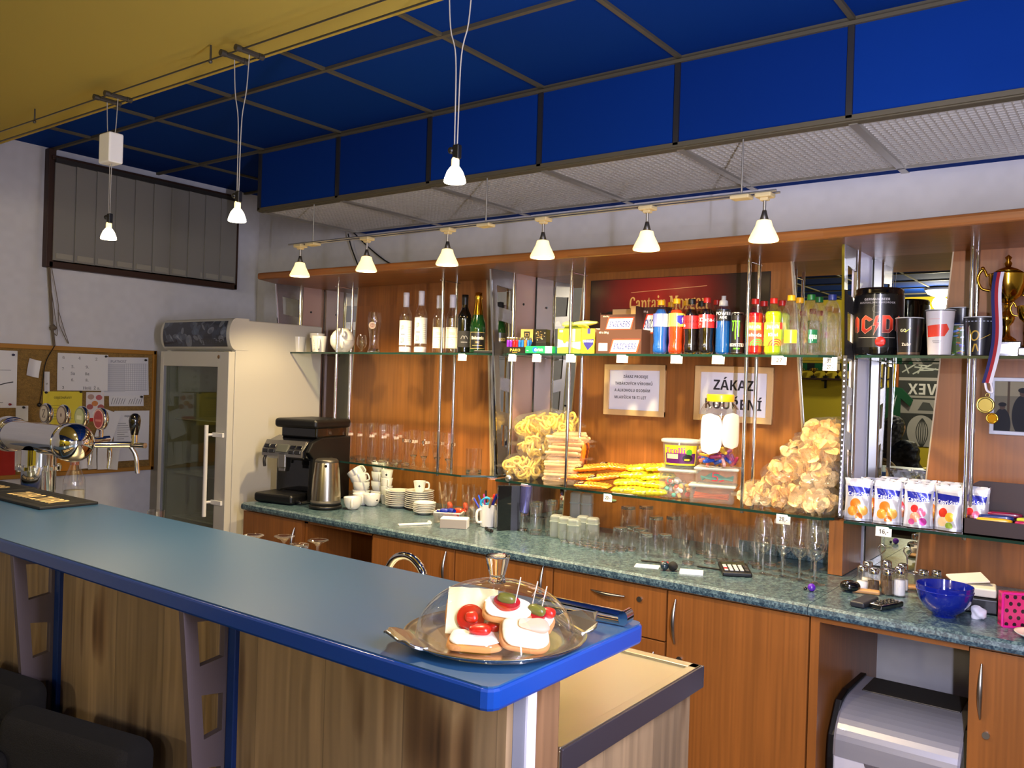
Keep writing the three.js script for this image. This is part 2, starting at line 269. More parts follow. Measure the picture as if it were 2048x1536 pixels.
// ---------------------------------------------------------------- the shelf unit on the back wall
const sideExtr = (pts, d, x, holes = [], bevel = 0) => at(extr(pts, d, bevel, holes).rotateY(-PI / 2), x, 0, 0);       // pts are (z, y); thickness d towards -x
const slab = (pts, y, h, bevel = 0) => at(extr(pts.map(([x, z]) => [x, -z]), h, bevel).rotateX(-PI / 2), 0, y, 0);    // pts are (x, z)
const PX = [-4.12, -2.51, -0.89], YU = 2.112, YS = 1.712, YL = 1.115, ZP = -3.508, ZS = -3.18;
const unit = thing('back_bar_shelf_unit', 'long cherry wood shelf unit with mirrors and chrome rods on the wall behind the bar', 'shelf unit', [0, 0, 0]);
{
  const panel = (x0t, x1t, x0b, x1b) => mesh('back_panel', muv(at(extr([[x0b, 0.86], [x1b, 0.86], [x1t, YU], [x0t, YU]], 0.012), 0, 0, ZP - 0.012)), M.cherry, unit);
  panel(-3.80, -2.82, -3.87, -2.74); panel(-2.215, -1.205, -2.30, -1.085); panel(-0.60, 0.42, -0.70, 0.52);
  const lip = std(0xc9b28a, 0.4);
  for (const [xt, xb] of [[-3.80, -3.87], [-2.82, -2.74], [-2.215, -2.30], [-1.205, -1.085], [-0.60, -0.70]]) mesh('panel_edge', at(extr([[xb - 0.002, 0.86], [xb + 0.003, 0.86], [xt + 0.003, YU], [xt - 0.002, YU]], 0.012), 0, 0, ZP - 0.011), lip, unit);
  for (const [a, b] of [[-4.11, -3.78], [-2.86, -2.54], [-2.50, -2.19], [-1.23, -0.92], [-0.88, -0.57]]) mesh('mirror', boxAt(a, b, 0.905, YU, ZP - 0.022, ZP - 0.0135), M.mirror, unit);
  PX.forEach((x, i) => {
    mesh('pillar_board', muv(boxAt(x - 0.03, x, 0.905, YU, ZP - 0.013, -3.362)), i === 2 ? M.ledLitBoard : M.sideBoard, unit);  // right board: same wood, led light put into its pale colour
    mesh('pillar_foot', muv(boxAt(x - 0.05, x + 0.001, 0.902, YL - 0.012, -3.49, -3.24)), M.cherry, unit);
    for (const yy of [1.965]) mesh('screw_hole', at(cyl(0.006, 0.006, 0.004, 12).rotateZ(-PI / 2), x + 0.0005, yy, -3.42), M.black, unit);
    const zr = -3.365, ft = -3.165, fb = -3.262, y0 = YL + 0.012, holes = [];
    for (let k = 0; k < 5; k++) { const a = 2.03 - k * 0.168, b = a - 0.105, f = (y) => fb + (ft - fb) * (y - y0) / (YU - y0); holes.push([[zr + 0.035, a], [zr + 0.03, b], [f(b) - 0.035, b + 0.012], [f(a) - 0.035, a + 0.01]]); }
    mesh('divider_plate', sideExtr([[zr, y0], [fb, y0], [ft, YU], [zr, YU]], 0.008, x - 0.004, holes), M.plate, unit);
    mesh('chrome_tube', rod([x - 0.006, YL + 0.01, -3.346], [x - 0.006, YU, -3.346], 0.011, 16), M.chrome, unit);
    mesh('front_trim', at(box(0.010, YU - y0, 0.006), x - 0.008, (YU + y0) / 2, (ft + fb) / 2 + 0.004, Math.atan2(ft - fb, YU - y0), 0, 0), M.chrome, unit);
  });
  for (const x of [-3.625, -2.85, -2.083, -1.262, -0.487]) for (const z of [-3.2, -3.305]) {
    mesh('chrome_rod', rod([x, YL - 0.02, z], [x, YU, z], 0.0075, 14), M.chrome, unit);
  }
  for (const x of [-3.625, -2.85, -2.083, -1.262, -0.487]) mesh('rod_bracket', [rod([x, 2.075, -3.33], [x, 2.075, -3.18], 0.003, 8)], M.chrome, unit);
  // cornice in two lengths with a rounded front
  mesh('cornice', muv(slab([[-4.05, -2.99], [-2.8, -3.025], [-1.62, -3.05], [-0.935, -3.035], [-0.935, -3.59], [-4.36, -3.59]], 2.122, 0.018, 0.010), true), M.cherry, unit);
  mesh('cornice', muv(slab([[-0.929, -3.035], [-0.45, -2.985], [0.1, -2.93], [0.6, -2.91], [0.6, -3.59], [-0.929, -3.59]], 2.122, 0.018, 0.010), true), M.cherry, unit);
  // strip of small leds on the right divider
  const led = []; for (let k = 0; k < 30; k++) led.push(at(box(0.005, 0.006, 0.003, 0.0012, 1), LED_X, 1.135 + k * 0.0193, -3.171));
  mesh('led_strip', led, M.led, unit); mesh('led_channel', boxAt(LED_X - 0.007, LED_X + 0.007, 1.125, 1.71, -3.182, -3.1735), M.darkAlu, unit);
  mesh('led_arm', [boxAt(LED_X - 0.004, LED_X + 0.004, 1.13, 1.145, -3.25, -3.182), boxAt(LED_X - 0.004, LED_X + 0.004, 1.69, 1.70, -3.24, -3.182)], M.alu, unit);
}
function glassShelf(label, pts, y, group) {
  const t = thing('glass_shelf', label, 'shelf', [0, 0, 0], 0, group);
  mesh('glass_pane', slab(pts, y - 0.009, 0.008), M.shelfGlass, t);
  const e = []; for (let i = 0; i < pts.length - 1; i++) { const [a, b] = pts[i], [c, d] = pts[i + 1], L = Math.hypot(c - a, d - b); e.push(at(box(L, 0.0096, 0.004), (a + c) / 2, y - 0.005, (b + d) / 2, 0, Math.atan2(-(d - b), c - a), 0)); }
  mesh('ground_edge', e, M.shelfEdge, t);
  return t;
}
glassShelf('upper left glass shelf holding white mugs and wine bottles', [[-4.10, -3.5], [-4.06, ZS], [-2.60, ZS], [-2.54, -3.26], [-2.54, -3.5]], YS);
glassShelf('upper middle glass shelf holding chocolate boxes and soft drink bottles', [[-2.49, -3.5], [-2.47, -3.22], [-2.42, ZS], [-0.98, ZS], [-0.935, -3.22], [-0.935, -3.5]], YS);
glassShelf('upper right glass shelf holding the beer keg, cups and trophies', [[-0.86, -3.5], [-0.86, -3.22], [-0.83, ZS], [0.5, ZS]], YS);
glassShelf('lower left glass shelf holding empty beer glasses', [[-3.73, -3.5], [-3.715, ZS], [-2.68, ZS], [-2.55, -3.30], [-2.55, -3.5]], YL);
glassShelf('lower middle glass shelf holding crisp bags and sweets tubs', [[-2.49, -3.5], [-2.465, ZS], [-0.955, ZS], [-0.92, -3.225], [-0.92, -3.5]], YL);
glassShelf('lower right glass shelf holding silver juice pouches', [[-0.885, -3.5], [-0.87, ZS], [0.5, ZS]], YL);
// ---------------------------------------------------------------- back counter and its cabinets
{
  const c = thing('back_countertop', 'long speckled blue grey laminate worktop along the back wall', 'countertop', [0, 0, 0]);
  const prof = (x0, x1) => { const s = [[-3.50, 0.862], [-2.744, 0.862], [-2.732, 0.868], [-2.729, 0.88], [-2.732, 0.893], [-2.745, 0.9], [-3.50, 0.9]]; return muv(sideExtr(s, x1 - x0, x1), true); };
  mesh('worktop', prof(-3.80, -0.852), M.speck, c); mesh('worktop', prof(-0.850, 0.65), M.speck, c);
  solo('laminate_strip', 'short speckled laminate strip standing behind the wine glasses', 'strip', muv(boxAt(-1.36, -0.96, 0, 0.045, -0.012, 0.012, 0.003), true), M.speck, [0, 0.9, -3.44]);
}
function handle(parent, x, y, z, len, vertical) {
  const p = []; for (let i = 0; i <= 10; i++) { const t = i / 10 - 0.5; p.push(vertical ? [0, t * len, 0.004 + 0.022 * Math.cos(t * PI) ] : [t * len, 0, 0.004 + 0.022 * Math.cos(t * PI)]); }
  const g = tube(p, 0.0055, 20, 10); const q = g.attributes.position; for (let i = 0; i < q.count; i++) { const k = (vertical ? q.getY(i) : q.getX(i)) / (len / 2); const w = 0.55 + 0.75 * (1 - k * k); if (vertical) q.setX(i, q.getX(i) * w); else q.setY(i, q.getY(i) * w); } g.computeVertexNormals();
  mesh('handle', g, M.satin, parent, [x, y, z]);
}
const CZ = -2.76;
function cabinet(label, x0, x1) {
  const t = thing('base_cabinet', label, 'cabinet', [(x0 + x1) / 2, 0, CZ]); const w = x1 - x0;
  mesh('carcass', muv(join([boxAt(-w / 2, -w / 2 + 0.018, 0.08, 0.862, -0.70, -0.02), boxAt(w / 2 - 0.018, w / 2, 0.08, 0.862, -0.70, -0.02), boxAt(-w / 2, w / 2, 0.08, 0.098, -0.70, -0.02), boxAt(-w / 2, w / 2, 0.844, 0.862, -0.70, -0.02), boxAt(-w / 2, w / 2, 0.08, 0.862, -0.72, -0.70)])), M.cherry, t);
  mesh('plinth', boxAt(-w / 2, w / 2, 0, 0.08, -0.10, -0.06), M.blackSoft, t);
  return t;
}
function door(t, x0, x1, y0, y1, hx, hy, lock, drawer) {
  const d = mesh(drawer ? 'drawer' : 'door', muv(boxAt(x0 + 0.002, x1 - 0.002, y0, y1, -0.02, 0, 0.0015, 1)), M.cherry, t);
  handle(d, hx, hy, 0, drawer ? 0.14 : 0.155, !drawer);
  if (lock) { mesh('lock', at(cyl(0.010, 0.010, 0.008, 16).rotateX(PI / 2), lock[0], lock[1], 0), M.satin, d); }
}
{
  let t = cabinet('leftmost base cabinet, below the black coffee machine', -3.82, -3.345); door(t, -0.2375, 0.2375, 0.09, 0.855, 0.19, 0.74);
  t = cabinet('open dark cabinet without a door, second from the left under the worktop', -3.34, -2.85);
  t = cabinet('cherry base cabinet between the dark opening and the middle door', -2.845, -2.348); door(t, -0.2485, 0.2485, 0.09, 0.855, 0.205, 0.765);
  t = cabinet('cherry base cabinet with one door just left of the drawer cabinet', -2.345, -1.843); door(t, -0.251, 0.251, 0.09, 0.855, 0.21, 0.785);
  t = cabinet('cherry base cabinet with a locked drawer on top, behind the glass dome', -1.84, -1.355); door(t, -0.2425, 0.2425, 0.672, 0.855, 0.005, 0.805, [0.137, 0.805], true); door(t, -0.2425, 0.2425, 0.09, 0.667, 0.2, 0.55);
  t = cabinet('cherry base cabinet with the tall locked door, left of the waste bin', -1.352, -0.852); door(t, -0.25, 0.25, 0.09, 0.855, -0.215, 0.752, [-0.195, 0.623]); mesh('side_panel', muv(boxAt(0.254, 0.282, 0, 0.862, -0.74, 0)), M.cherry, t);
  t = cabinet('cherry base cabinet at the far right, beyond the waste bin', -0.398, 0.15); door(t, -0.274, 0.274, 0.09, 0.855, -0.24, 0.738, [-0.224, 0.616]);

  solo('wooden_rail', 'thin cherry rail under the worktop above the waste bin', 'rail', muv(boxAt(-0.82, -0.398, 0.845, 0.861, CZ - 0.02, CZ), true), M.cherry);
}
// ---------------------------------------------------------------- the bar
{
  const topPts = [[-4.2, -1.052], [-0.829, -1.052], [-0.820, -1.055], [-0.815, -1.060], [-0.812, -1.069], [-0.812, -1.530], [-0.815, -1.539], [-0.820, -1.544], [-0.829, -1.547], [-4.2, -1.547]];
  const bt = thing('blue_countertop', 'long glossy blue bar top with rounded edges', 'countertop', [0, 0, 0]);
  mesh('edge_band', muv(slab(topPts, 1.066, 0.026, 0.006), true), M.blueEdge, bt);
  mesh('top_sheet', slab([[-4.2, -1.050], [-0.829, -1.050], [-0.819, -1.053], [-0.813, -1.059], [-0.810, -1.069], [-0.810, -1.530], [-0.813, -1.540], [-0.819, -1.546], [-0.829, -1.549], [-4.2, -1.549]], 1.0965, 0.0035), M.blueTop, bt);
  const b = thing('bar_counter', 'bar front of rustic oak panels with grey window fins and blue strips', 'bar counter', [0, 0, 0]);
  const fx = [-1.635, -2.452, -3.27], zF = -1.17;
  const seg = [[-0.866, fx[0]], [fx[0] - 0.03, fx[1]], [fx[1] - 0.03, fx[2]], [fx[2] - 0.03, -4.18]];
  seg.forEach(([a, c], i) => mesh('oak_panel', muv(boxAt(c + 0.001, a - 0.001, 0.05, 1.066, zF - 0.018, zF), false, i * 0.37), M.oak, b));
  for (const x of fx) {
    const holes = []; for (let k = 0; k < 4; k++) { const a = 1.035 - k * 0.165, c = a - 0.1, f = (y) => -1.046 - 0.033 * (1.06 - y) / 0.35; holes.push([[-1.150, a - 0.008], [-1.150, c + 0.008], [f(c) - 0.032, c], [f(a) - 0.032, a]]); }
    mesh('window_fin', sideExtr([[zF, 0.05], [-1.046 - 0.033 * 2.86, 0.05], [-1.046, 1.062], [zF, 1.062]], 0.018, x - 0.012, holes), M.fin, b);
    mesh('blue_strip', boxAt(x - 0.012, x + 0.016, 0.05, 1.062, zF - 0.002, zF + 0.012, 0.003), M.blueTrim, b);
  }
  mesh('end_board', boxAt(-0.885, -0.8665, 0.0, 1.066, -1.2245, zF - 0.0185), std(0x6f6f74, 0.5), b);
  mesh('end_trim', boxAt(-0.885, -0.862, 0.0, 1.066, -1.252, -1.2245), std(0xe2e0e6, 0.4), b);
  mesh('end_panel', muv(boxAt(-0.885, -0.866, 0.0, 1.066, -1.332, -1.2525)), std(0xe7cfc0, 0.55, 0, { map: oakTex }), b);
  mesh('core', boxAt(-4.18, -0.886, 0.0, 1.064, -1.33, -1.19), M.darkWood, b);
  mesh('kick_board', boxAt(-4.18, -0.888, 0, 0.05, -1.20, -1.18), M.blackSoft, b);
  const s = thing('steel_worktop', 'lower stainless steel worktop behind the bar with a raised rim', 'worktop', [0, 0, 0]);
  mesh('steel_sheet', boxAt(-4.1, -0.862, 0.84, 0.894, -1.945, -1.334, 0.003), M.steel, s);
  mesh('rim', [boxAt(-4.1, -0.862, 0.892, 0.9, -1.955, -1.925, 0.002), boxAt(-0.885, -0.862, 0.892, 0.9, -1.955, -1.334, 0.002)], M.steel, s);
  mesh('edge_band', [boxAt(-0.8625, -0.856, 0.845, 0.898, -1.955, -1.334, 0.002), boxAt(-4.1, -0.856, 0.845, 0.898, -1.962, -1.955, 0.002)], std(0x57525a, 0.35, 0.7), s);
  const w = thing('under_bar_cabinet', 'oak faced cabinet carrying the steel worktop at the bar end', 'cabinet', [0, 0, 0]);
  mesh('end_panel', muv(boxAt(-0.895, -0.877, 0.0, 0.838, -1.93, -1.334), false, 1.3), M.oak, w);
  mesh('carcass', boxAt(-4.1, -0.897, 0.0, 0.838, -1.92, -1.336), M.blackSoft, w);
}
// ---------------------------------------------------------------- lamps
{
  const t = thing('lamp_rail', 'twin rod lamp rail hung below the louvre soffit', 'lamp rail', [0, 0, 0]); const y = 2.25;
  mesh('rail_rod', rod([-3.60, y + 0.004, TRACK_Z + 0.018], [-1.03, y + 0.004, TRACK_Z + 0.018], 0.004, 10), M.alu, t);
  mesh('rail_rod', rod([-3.60, y + 0.004, TRACK_Z - 0.018], [-1.03, y + 0.004, TRACK_Z - 0.018], 0.004, 10), M.alu, t);
  for (const x of [-3.43, -2.303, -1.16]) { mesh('hanger', rod([x, y, TRACK_Z], [x, 2.452, TRACK_Z], 0.0035, 8), M.alu, t); mesh('hanger_clamp', at(box(0.07, 0.014, 0.05, 0.005), x, y - 0.004, TRACK_Z), M.cream, t); }
  const where = ['leftmost', 'second from the left', 'third from the left', 'fourth from the left', 'second from the right', 'rightmost'];
  let first;
  TRACK_X.forEach((x, i) => {
    const label = `${where[i]} of the six glass cone lamps on the twin rail`;
    if (first) { copyOf(first, label, [x, 0, TRACK_Z]); return; }
    const l = first = thing('rail_lamp', label, 'lamp', [x, 0, TRACK_Z], 0, 'glass cone lamps on the rail');
    mesh('clamp', [at(box(0.058, 0.016, 0.05, 0.005), 0, y - 0.006, 0), at(box(0.03, 0.012, 0.026, 0.004), 0, y - 0.018, 0)], M.cream, l);
    mesh('stem', rod([0, 2.165, 0], [0, y - 0.015, 0], 0.0055, 10), M.alu, l);
    mesh('socket', at(lathe([[0.0, 0.035], [0.007, 0.035], [0.009, 0.025], [0.016, 0.0], [0.0, 0.0]], 20), 0, 2.158, 0), M.darkAlu, l);
    mesh('shade', at(lathe([[0.013, 0.074], [0.024, 0.07], [0.029, 0.052], [0.034, 0.042], [0.046, 0.018], [0.051, 0.006], [0.05, 0.0], [0.047, 0.001], [0.043, 0.016], [0.031, 0.04], [0.026, 0.05], [0.012, 0.068]], 36), 0, 2.087, 0), M.shade, l);
  });
}
{
  const cab = thing('cable_pair', 'two thin steel cables stretched along under the yellow ceiling edge', 'cable', [0, 0, 0]);
  for (const z of [-1.495, -1.432]) mesh('cable', tube([[XL, 2.49, z], [-3, 2.484, z], [-1, 2.484, z], [XR, 2.49, z]], 0.0025, 30, 6), M.darkAlu, cab);
  for (const x of [-2.2, -3.3, -1.1]) mesh('stand_off', [rod([x, 2.484, -1.432], [x, 2.5255, -1.432], 0.003, 8), at(sph(0.006, 10, 8), x, 2.478, -1.432)], M.darkAlu, cab);
  const nm = ['leftmost', 'middle', 'rightmost'];
  PENDANTS.forEach(([x, y, z], i) => {
    const l = thing('pendant_lamp', `${nm[i]} of the three bare reflector bulbs on wires over the bar`, 'lamp', [x, y, z], 0);
    const hw = 0.035;
    for (const s of [-1, 1]) {
      mesh('clamp', [at(box(0.012, 0.014, 0.075, 0.004), s * hw, 2.484 - y, 0), rod([s * hw, 2.484 - y, -0.03], [s * hw, 2.484 - y, -0.046], 0.009), rod([s * hw, 2.484 - y, 0.03], [s * hw, 2.484 - y, 0.046], 0.009)], M.darkAlu, l);
      mesh('wire', tube([[s * hw, 2.478 - y, 0], [s * hw * 0.75, 2.38 - y, 0], [s * 0.008, 0.28, 0], [s * 0.004, 0.08, 0]], 0.0016, 20, 6), std(0x9a948a, 0.6), l);
    }
    mesh('socket', [at(box(0.018, 0.032, 0.014, 0.003), 0.004, 0.068, 0), at(sph(0.008, 12, 8), -0.01, 0.072, 0.004)], M.black, l);
    mesh('bulb_neck', at(lathe([[0.006, 0.058], [0.009, 0.05], [0.009, 0.036], [0.012, 0.03]], 16), 0, 0, 0), M.shade, l);
    mesh('bulb', at(lathe([[0.011, 0.034], [0.018, 0.024], [0.024, 0.008], [0.0255, 0.0], [0.024, -0.002], [0.0, -0.004]], 28), 0, 0, 0), M.bulb, l);
    if (!i) mesh('transformer', at(box(0.07, 0.10, 0.05, 0.006), 0.0, 0.30, 0), M.whitePlastic, l);
  });
  DOME_LAMPS.forEach(([x, y, z], i) => {
    const l = thing('ceiling_lamp', i ? 'round ceiling lamp behind the camera near the right wall' : 'round ceiling lamp seen in the mirror above the beer keg', 'lamp', [x, 2.774, z]);
    mesh('base', at(cyl(0.16, 0.17, 0.02, 32), 0, -0.02, 0), M.whitePlastic, l);
    mesh('lamp_bowl', at(lathe([[0.0, -0.09], [0.07, -0.085], [0.13, -0.06], [0.155, -0.02], [0.15, -0.019], [0.0, -0.019]], 36), 0, 0, 0), new THREE.MeshStandardMaterial({ color: 0xfff4dc, emissive: new THREE.Color(1, 0.9, 0.7), emissiveIntensity: 5 }), l);
  });
  const [x, y, z] = FILL_PENDANT; const l = thing('added_fill_lamp', 'added cool white globe pendant for fill light, unseen behind the camera', 'lamp', [x, y, z]);
  mesh('lamp_globe', sph(0.05, 28, 20), new THREE.MeshStandardMaterial({ color: 0xffffff, emissive: new THREE.Color(0.8, 0.8, 1), emissiveIntensity: 12 }), l);
  mesh('cap', at(cyl(0.02, 0.012, 0.035, 20), 0, 0.045, 0), M.alu, l); mesh('wire', rod([0, 0.08, 0], [0, 2.774 - y, 0], 0.003, 8), M.black, l);
}
{
  const [x, y, z] = LED_STAND; const t = thing('added_led_stand', 'added slim stand with a cool white led strip, out of view right of the camera', 'display stand', [x, 0, z]); t.lookAt(LED_TO[0], 0, LED_TO[2]);
  const led = []; for (let k = 0; k < 46; k++) led.push(at(box(0.011, 0.013, 0.004, 0.002, 1), 0, y - 0.695 + k * 0.0309, -0.012));
  mesh('led_strip', led, new THREE.MeshStandardMaterial({ color: 0xffffff, emissive: new THREE.Color(0.74, 0.74, 1), emissiveIntensity: 30 }), t); mesh('profile', boxAt(-0.014, 0.014, y - 0.72, y + 0.72, -0.03, -0.016), M.alu, t);
  mesh('panel', boxAt(-0.36, -0.016, 0.55, y + 0.72, -0.035, -0.015, 0.003), M.black, t); mesh('post', boxAt(-0.2, -0.16, 0.02, 0.56, -0.045, -0.02, 0.004), M.alu, t); mesh('foot', at(box(0.36, 0.02, 0.26, 0.005), -0.18, 0.01, -0.04), M.black, t);
}
// ---------------------------------------------------------------- fridge
{
  const t = thing('display_fridge', 'tall white glass door drinks fridge in the left corner', 'fridge', [-4.335, 0, -3.10]); const w = 0.335, d = 0.31;
  mesh('body', [boxAt(-w, -w + 0.035, 0.1, 1.87, -d, d - 0.02), boxAt(w - 0.035, w, 0.1, 1.87, -d, d - 0.02, 0.004), boxAt(-w + 0.003, w - 0.003, 0.102, 1.868, -d + 0.003, -d + 0.04), boxAt(-w + 0.002, w - 0.002, 0.101, 0.16, -d + 0.002, d - 0.022), boxAt(-w + 0.002, w - 0.002, 1.70, 1.872, -d + 0.002, d - 0.022, 0.004)], M.fridge, t);
  mesh('feet', [boxAt(-w + 0.02, w - 0.02, 0, 0.1, -d + 0.05, d - 0.06)], M.blackSoft, t);
  const arc = []; for (let i = 0; i <= 10; i++) { const a = -PI / 2 * 0.9 + PI * 0.9 * i / 10; arc.push([d - 0.02 + 0.045 * Math.cos(a) , 1.792 + 0.088 * Math.sin(a)]); }
  mesh('canopy', sideExtr([[d - 0.1, 1.705], ...arc, [d - 0.1, 1.88]], 2 * w + 0.004, w + 0.002), M.fridge, t);
  const lab = print(420, 130, (x, W, H) => { fill(x, W, H, '#1c2230'); for (let i = 0; i < 60; i++) { x.fillStyle = ['#3a4a60', '#56667c', '#8d97a4', '#2a3548', '#b9bdc2'][i % 5]; x.globalAlpha = 0.5; x.beginPath(); x.ellipse(rr(0, W), rr(0, H * 0.8), rr(4, 22), rr(8, 34), rr(0, 3), 0, TAU); x.fill(); } x.globalAlpha = 1; words(x, 'LIEBHERR', 320, 104, 34, '#080a10'); });
  const cp = new THREE.PlaneGeometry(2 * w - 0.05, 0.14, 1, 10), q = cp.attributes.position; for (let i = 0; i < q.count; i++) { const a = q.getY(i) / 0.088; q.setZ(i, 0.048 * Math.cos(a * 0.95)); } cp.computeVertexNormals();
  mesh('canopy_print', at(onto(cp, lab), 0, 1.792, d - 0.021), lab.s.gloss, t);
  const dr = mesh('door', [boxAt(-w, -w + 0.035, 0.13, 1.695, d - 0.018, d + 0.022, 0.004), boxAt(w - 0.10, w, 0.13, 1.695, d - 0.018, d + 0.022, 0.004), boxAt(-w + 0.034, w - 0.099, 1.61, 1.695, d - 0.018, d + 0.0215, 0.002), boxAt(-w + 0.034, w - 0.099, 0.13, 0.22, d - 0.018, d + 0.0215, 0.002)], M.fridge, t);
  mesh('glass_pane', boxAt(-w + 0.03, w - 0.095, 0.21, 1.615, d, d + 0.006), M.fridgeGlass, dr);
  mesh('gasket', [boxAt(w - 0.104, w - 0.096, 0.21, 1.62, d + 0.004, d + 0.02), boxAt(-w + 0.03, -w + 0.036, 0.21, 1.62, d + 0.004, d + 0.02)], std(0x8f8f90, 0.5), dr);
  mesh('handle', [rod([w - 0.115, 0.79, d + 0.07], [w - 0.115, 1.29, d + 0.07], 0.011, 14), boxAt(w - 0.115, w - 0.02, 1.225, 1.25, d + 0.02, d + 0.035, 0.003), boxAt(w - 0.115, w - 0.02, 0.855, 0.88, d + 0.02, d + 0.035, 0.003), rod([w - 0.115, 1.237, d + 0.028], [w - 0.115, 1.237, d + 0.07], 0.008), rod([w - 0.115, 0.867, d + 0.028], [w - 0.115, 0.867, d + 0.07], 0.008)], M.white, dr);
  mesh('lock', at(cyl(0.011, 0.011, 0.006, 16).rotateX(PI / 2), w - 0.085, 1.665, d + 0.022), M.chrome, dr);
  for (const y of [0.45, 0.72, 0.98, 1.30]) { const g = []; for (let k = 0; k <= 14; k++) g.push(bar([-w + 0.04 + k * (2 * w - 0.08) / 14, y, -d + 0.06], [-w + 0.04 + k * (2 * w - 0.08) / 14, y, d - 0.06], 0.003, 5)); g.push(bar([-w + 0.04, y, d - 0.06], [w - 0.04, y, d - 0.06], 0.004, 6), bar([-w + 0.04, y, -d + 0.06], [w - 0.04, y, -d + 0.06], 0.004, 6)); mesh('wire_shelf', g, M.whitePlastic, t); }
  const bag = solo('foil_bag', 'crumpled silvery bag on the upper shelf inside the fridge', 'bag', wobble(pillow(0.12, 0.05, 0.09, 0.7), 0.012, 45), M.silver, [-4.22, 1.355, -3.04]);
  solo('drinks_carton', 'small pale blue carton on the middle shelf inside the fridge', 'carton', [boxAt(-0.035, 0.035, 0, 0.15, -0.03, 0.03, 0.004), at(extr([[-0.035, 0], [0.035, 0], [0, 0.03]], 0.05), 0, 0.15, -0.025)], std(0x8f9fb0, 0.5), [-4.28, 0.985, -2.96]);
}
